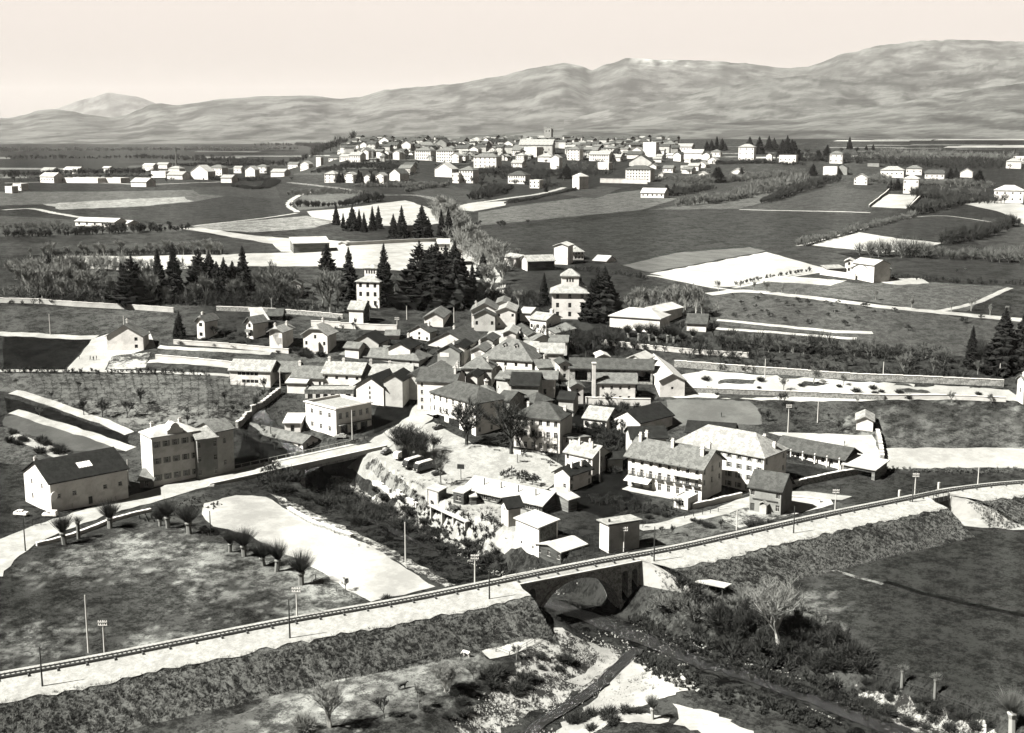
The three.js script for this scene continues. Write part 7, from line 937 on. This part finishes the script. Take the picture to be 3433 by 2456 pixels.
car('c3', [85, 365], [165, 325], 'small dark car left of the white lorry', M.paintK); car('c3', [560, 555], [680, 535], 'dark car parked right of the buses', M.paintK); car('b5', [385, 1050], [475, 1030], 'dark car before the corner hotel', M.paintK); car('c2', [1190, 492], [1320, 478], 'two tone car on the pavement of the flat roofed building', M.paintG); car('c1', [265, 1078], [135, 1070], 'white car parked at the workshop gable', M.paintW); car('c1', [395, 1082], [555, 1088], 'white van parked at the corner of the workshop', M.paintW, 'van', 1);
{ const o = place('handcart', 'c3', [712, 885], [835, 905], 'dark flat cart standing by the river path', 'cart'); mesh('bed', box(3.4, .2, 1.6, 0, .95, 0), M.timber, o); for (const e of [-1, 1]) mesh('side_board', box(3.4, .5, .08, 0, 1.3, e * .78), M.timber, o); mesh('shaft', box(2, .1, .1, 2.6, .85, 0), M.timber, o); wheels(o, [-.9, 1], .85); }
{ const list = [['c2', [1345, 530], [1390, 518]], ['c2', [1385, 518], [1430, 505]]]; list.forEach(([k, f, r], i) => { const o = place('motorcycle', k, f, r, i ? 'dark motorcycle at the kerb, right one of two' : 'dark motorcycle at the kerb, left one of two', 'motorcycle'); mesh('frame', join([box(1.3, .3, .25, 0, .55, 0), box(.6, .22, .3, .1, .8, 0), box(.08, .6, .08, .62, .75, 0), box(.08, .06, .7, .55, 1.05, 0)]), M.paintK, o); mesh('seat', box(.6, .12, .26, -.4, .85, 0), M.rubber, o); for (const x of [-.7, .7]) { const w = mesh('wheel', new THREE.TorusGeometry(.27, .07, 6, 16), M.rubber, o); w.position.set(x, .33, 0); } }); }
// ---------- people and cattle: one skin each, from joined tapered capsules ----------
function skin(bones, lo, size, res) {
  const mc = new MarchingCubes(res, M.coat, false, false, 60000); mc.isolation = 0; mc.reset();
  const A = new THREE.Vector3(), B = new THREE.Vector3(), P = new THREE.Vector3();
  for (let z = 0; z < res; z++) for (let y = 0; y < res; y++) for (let x = 0; x < res; x++) {
    P.set(lo[0] + size * x / (res - 1), lo[1] + size * y / (res - 1), lo[2] + size * z / (res - 1)); let d = 9;
    for (const [a, b, ra, rb] of bones) { A.set(...a); B.set(...b); const ab = B.clone().sub(A), t = clamp(P.clone().sub(A).dot(ab) / ab.lengthSq()), q = P.distanceTo(A.addScaledVector(ab, t)) - lerp(ra, rb, t), k = .05, h = clamp(.5 + .5 * (d - q) / k); d = lerp(d, q, h) - k * h * (1 - h); }
    mc.field[x + y * res + z * res * res] = -d;
  }
  mc.update(); const n = mc.count, p = mc.positionArray.slice(0, n * 3), nn = mc.normalArray.slice(0, n * 3), q = new THREE.BufferGeometry();
  for (let i = 0; i < n * 3; i++) p[i] = lo[i % 3] + size * ((p[i] + 1) / 2) * res / (res - 1);
  q.setAttribute('position', new THREE.BufferAttribute(p, 3)); q.setAttribute('normal', new THREE.BufferAttribute(nn, 3)); q.setAttribute('uv', new THREE.BufferAttribute(new Float32Array(n * 2), 2)); return q;
}
const man = (st) => skin([[[0, .98, 0], [0, 1.4, 0], .15, .17], [[-.15, 1.42, 0], [.15, 1.42, 0], .08, .08], [[0, 1.45, 0], [0, 1.58, .01], .055, .055], [[0, 1.63, .02], [0, 1.7, .01], .1, .105], [[-.09, .95, 0], [-.1 , .5, st * .12], .1, .07], [[-.1, .5, st * .12], [-.11, .06, st * .2 - .05], .07, .045], [[-.11, .05, st * .2 - .05], [-.12, .04, st * .2 + .12], .045, .035], [[.09, .95, 0], [.1, .5, -st * .14], .1, .07], [[.1, .5, -st * .14], [.11, .06, -st * .3], .07, .045], [[.11, .05, -st * .3], [.12, .04, -st * .3 + .15], .045, .035], [[-.19, 1.4, 0], [-.25, 1.12, -st * .08], .055, .045], [[-.25, 1.12, -st * .08], [-.24, .88, st * .04], .042, .035], [[.19, 1.4, 0], [.25, 1.12, st * .08], .055, .045], [[.25, 1.12, st * .08], [.24, .88, st * .16], .042, .035]], [-.95, -.05, -.95], 1.9, 56);
const menG = [man(.15), man(1)], headG = new THREE.SphereGeometry(.112, 10, 6, 0, 7, 0, 1.7);
seed(70);
for (const [k, x, y, pale, label] of [['c1', 305, 1178, 0, 'person in dark clothes standing with a bicycle at the roadside'], ['c1', 388, 1168, 0, 'person in a dark coat walking beside the road'], ['c1', 690, 1015, 1, 'person in pale clothes in the shade of the workshop'], ['c1', 1100, 945, 1, 'person in a pale shirt walking past the end of the workshop'], ['c2', 1045, 592, 0, 'person in dark clothes on the pavement near the road bridge'], ['c2', 1478, 505, 0, 'person in dark clothes near the motorcycles'], ['b1', 860, 662, 0, 'person in dark clothes standing alone on the earth ramp'], ['b1', 980, 672, 0, 'left one of three dark clothed people on the earth ramp'], ['b1', 1014, 676, 0, 'middle one of three dark clothed people on the earth ramp'], ['b1', 1048, 672, 0, 'right one of three dark clothed people on the earth ramp'], ['b7', 1010, 722, 0, 'person in black working alone in the white yard'], ['b7', 145, 520, 0, 'person in dark clothes on the rolled field'], ['c3', 525, 942, 0, 'person in dark clothes at the river path'], ['c5', 1860, 850, 1, 'person in pale clothes at the road edge by the underpass']]) { const o = thing('person', g(k, [x, y]), rnd() * 6.28); o.position.y += .1; o.scale.setScalar(.77); mesh('body', menG[Math.floor(rnd() * 2)], pale ? M.shirt : M.coat, o); const hh = mesh('hair', headG, M.bark, o); hh.position.set(0, 1.7, 0); tag(o, label, 'person'); }
const cowG = (down) => skin([[[-.7, 1.15, 0], [.6, 1.15, 0], .3, .33], [[-.75, 1.1, 0], [-.2, 1, 0], .28, .3], [[.55, 1.0, 0], [.6, 1.2, 0], .3, .26], [[.75, 1.25, 0], [1.15, down ? .8 : 1.4, 0], .2, .13], [[1.15, down ? .8 : 1.4, 0], [1.45, down ? .4 : 1.25, 0], .13, .08], [[1.1, down ? .95 : 1.5, -.05], [1.08, down ? 1 : 1.55, -.22], .05, .03], [[1.1, down ? .95 : 1.5, .05], [1.08, down ? 1 : 1.55, .22], .05, .03], ...[-1, 1].flatMap((s) => [[[.55, .9, s * .18], [.57, .45, s * .18], .13, .07], [[.57, .45, s * .18], [.55, .04, s * .18], .065, .06], [[-.75, 1.05, s * .18], [-.6, .68, s * .2], .2, .1], [[-.6, .68, s * .2], [-.82, .5, s * .19], .1, .07], [[-.82, .5, s * .19], [-.78, .04, s * .19], .065, .06]]), [[-1.02, 1.3, 0], [-1.1, .6, 0], .04, .03]], [-1.3, -.1, -1.4], 2.8, 64);
{ const a = cowG(true), b = cowG(false); for (const [k, x, y, gg, m, t, label] of [['c7', 1065, 855, a, 'hide', 2.6, 'white cow grazing by the fence under the bank'], ['c7', 660, 1060, b, 'hideD', .6, 'dark cow standing in the foreground meadow'], ['c7', 805, 880, a, 'hideD', .3, 'dark cow grazing beside the fence under the bank'], ['a8', 1775, 352, b, 'hideD', .4, 'dark cow in the far pasture, left one'], ['a8', 1840, 347, a, 'hideD', 2, 'dark cow in the far pasture, right one']]) { const o = thing('cow', g(k, [x, y]), t); o.scale.setScalar(.77); mesh('body', gg, M[m], o); tag(o, label, 'cow'); } }
// ---------- small things on the square and by the river ----------
for (const [k, x, y, top, m, label] of [['c3', 838, 585, 445, 'paintK', 'basketball backboard on a post, dark from behind'], ['c3', 1375, 428, 308, 'paintW', 'basketball backboard on a post, white faced']]) { const p = g(k, [x, y]), h = clamp(heightAt(p, px(k, [0, top])[1]) - p.y, 3, 5), o = thing('basketball_hoop', p, -.2); mesh('post', box(.16, h, .16, 0, h / 2, 0), M.iron, o); mesh('backboard', box(1.8, 1.2, .08, 0, h - .5, .12), M[m], o); mesh('ring', new THREE.TorusGeometry(.23, .02, 6, 16).rotateX(Math.PI / 2).translate(0, h - .95, .4), M.iron, o); tag(o, label, 'basketball hoop'); }
[[995, 280, .2], [1180, 315, -.3], [1480, 375, -.3], [1430, 425, -.1], [1630, 405, -.4]].forEach(([x, y, t], i) => { const o = thing('bench', g('c3', [x, y]), t); o.position.y += .06; o.scale.setScalar(.77); mesh('seat', box(2.4, .08, .45, 0, .45, 0), M.timber, o); for (const s of [-.9, .9]) mesh('leg', box(.12, .45, .4, s, .22, 0), M.iron, o); tag(o, `${ord(i + 1)} from the left of the wooden benches on the square`, 'bench', 'benches on the square'); });
{ const a = g('c3', [545, 938]), b = g('c3', [905, 1092]), L = Math.hypot(b.x - a.x, b.z - a.z), y = Math.max(a.y, b.y, 0) + .1, o = thing('footbridge', new THREE.Vector3(a.x, y, a.z), Math.atan2(-(b.z - a.z), b.x - a.x)); mesh('deck', box(L, .25, 1.2, L / 2, 0, 0), M.concrete, o); for (const f of [.05, .35, .65, .95]) mesh('pier', box(.4, 5, .8, f * L, -2.5, 0), M.concrete, o); tag(o, 'narrow white concrete walkway along the river below the square', 'walkway'); }
{ const p = g('c8', [495, 420]), o = thing('open_shelter', p, -.55); o.position.y -= .1; for (const [x, z] of [[-2.4, -1.4], [2.4, -1.4], [-2.4, 1.4], [2.4, 1.4]]) mesh('post', box(.15, 2.6, .15, x, 1.2, z), M.timber, o); mesh('roof', prisms([[[-3, 2.5, -1.9], [3, 2.5, -1.9], [3, 2.9, 1.9], [-3, 2.9, 1.9]]], .12), M.r4, o); tag(o, 'open shelter with white sloping roof below the railway bank', 'shelter'); }
function fence(k, pts, label, h = 1.1, step = 2.6) { const P = pts.map((p) => g(k, p)), o = thing('fence', P[0]); for (let i = 0; i < P.length - 1; i++) { const a = P[i], b = P[i + 1], L = Math.hypot(b.x - a.x, b.z - a.z), n = Math.max(1, Math.round(L / step)); for (let j = 0; j < n; j++) { const q = a.clone().lerp(b, j / n), r = a.clone().lerp(b, (j + 1) / n), y = H(q.x, q.z), y2 = H(r.x, r.z); mesh('post', box(.12, h + .3, .12, q.x - P[0].x, y - P[0].y + h / 2 - .15, q.z - P[0].z), M.poleD, o); for (const e of [.55, .95]) { const t = []; limb(t, V3(q.x, y + h * e, q.z).sub(P[0]), V3(r.x, y2 + h * e, r.z).sub(P[0]), .03, .03, 4); mesh('wire', soup(t), M.poleD, o); } } } tag(o, label, 'fence'); }
fence('c7', [[0, 1085], [400, 980], [720, 905], [1040, 825], [1180, 790], [1460, 700]], 'dark wire fence along the foot of the railway bank'); fence('c8', [[1360, 870], [1500, 915], [1620, 960], [1780, 1015], [1950, 1080], [2110, 1140]], 'wire fence between the dark meadow and the stony bank', 1.2); fence('c7', [[1170, 800], [1340, 860], [1450, 800], [1550, 745], [1560, 700]], 'fence round the pale gravel corner under the wing wall'); fence('c7', [[110, 370], [240, 440], [340, 490], [430, 520]], 'white topped fence at the lower corner of the white field'); fence('b8', [[980, 960], [1150, 925], [1300, 900], [1430, 880]], 'light fence along the lane by the railway garden');
// ---------- ground cover nobody could count ----------
function tufts(name, label, m, pts, s0, s1) { const t = []; seed(pts.length); for (let i = 0; i < 16; i++) blade(t, V3(rr(-.25, .25), -.05, rr(-.25, .25)), V3(rr(-.7, .7), rr(.3, 1), rr(-.7, .7)), .055); const im = shadow(new THREE.InstancedMesh(soup(t), M[m], pts.length)), q = new THREE.Object3D(); pts.forEach((p, i) => { q.position.set(...p); q.rotation.y = rnd() * 6.28; q.scale.setScalar(rr(s0, s1)); q.updateMatrix(); im.setMatrixAt(i, q.matrix); }); im.name = numbered(name); im.userData.kind = 'stuff'; im.userData.label = label; im.userData.category = 'scrub'; labels.add(label); scene.add(im); }
{
  seed(801); const A = [], B = [], C = [], secY = (o) => { for (let i = 1; i < slopeSec.length; i++) if (o <= slopeSec[i][0]) return lerp(slopeSec[i - 1][1], slopeSec[i][1], (o - slopeSec[i - 1][0]) / (slopeSec[i][0] - slopeSec[i - 1][0])); return -1.2; };
  for (let i = 0; i < 22000; i++) { const t = rnd(); if ((t > tA && t < tB) || (t > tC && t < tD)) continue; const F = frameAt(t), o = rr(7.6, 16.5), p = at(F, o, secY(o)), c = fbm(p[0] / 6, p[2] / 6 + p[1], 3); if (rnd() < c * 1.5) (c > .47 && rnd() < .7 ? B : A).push(p); }
  tufts('scrub', 'bare brambles covering the railway bank', 'twigD', A, .3, .8); tufts('scrub', 'dry pale tufts on the railway bank', 'twigL', B, .2, .6);
  for (let i = 0; i < 9000; i++) { const x = rr(-95, 110), z = -rr(150, 300), [rd] = toLine(river, x, z), [td, ts] = toLine(trackLow, x, z); if (td < 9 || rd < 6 || rd > 22) continue; if (fbm(x / 5, z / 5, 3) > .47) C.push([x, H(x, z), z]); }
  tufts('scrub', 'dark brush along both river banks', 'twigD', C, .5, 1.3);
}


{ // stones on the gravel and along the banks
  const base = new THREE.IcosahedronGeometry(.17, 0), pts = []; seed(66); for (let i = 0; i < 60000 && pts.length < 2200; i++) { const x = rr(-60, 75), z = -rr(148, 262), [rd] = toLine(river, x, z), [sd] = toLine(stream, x, z), [td] = toLine(trackLow, x, z); if (td < 9 || !((rd > 3 && rd < 8) || (sd > 1 && sd < 11))) continue; if (fbm(x / 3, z / 3, 3) > .53) pts.push([x, H(x, z) + .08, z]); }
  const im = shadow(new THREE.InstancedMesh(reuv(base), M.stone, pts.length)), q = new THREE.Object3D(); pts.forEach((p, i) => { q.position.set(...p); q.rotation.set(rnd() * 6, rnd() * 6, rnd() * 6); q.scale.set(rr(.4, 1.6), rr(.3, 1), rr(.4, 1.4)); q.updateMatrix(); im.setMatrixAt(i, q.matrix); }); im.name = 'gravel'; im.userData = { kind: 'stuff', label: 'pale stones along the river and the stream', category: 'gravel' }; scene.add(im);
}
// everything above was set out in survey units of 1.3 m: bring the whole world, the eye included, to metres
const UNIT_M = 1.3;
for (const o of scene.children) if (o.isMesh || o.isGroup) { o.position.multiplyScalar(UNIT_M); o.scale.multiplyScalar(UNIT_M); }
camera.position.multiplyScalar(UNIT_M); sun.position.multiplyScalar(UNIT_M); sun.target.position.multiplyScalar(UNIT_M);
renderer.render(scene, camera);
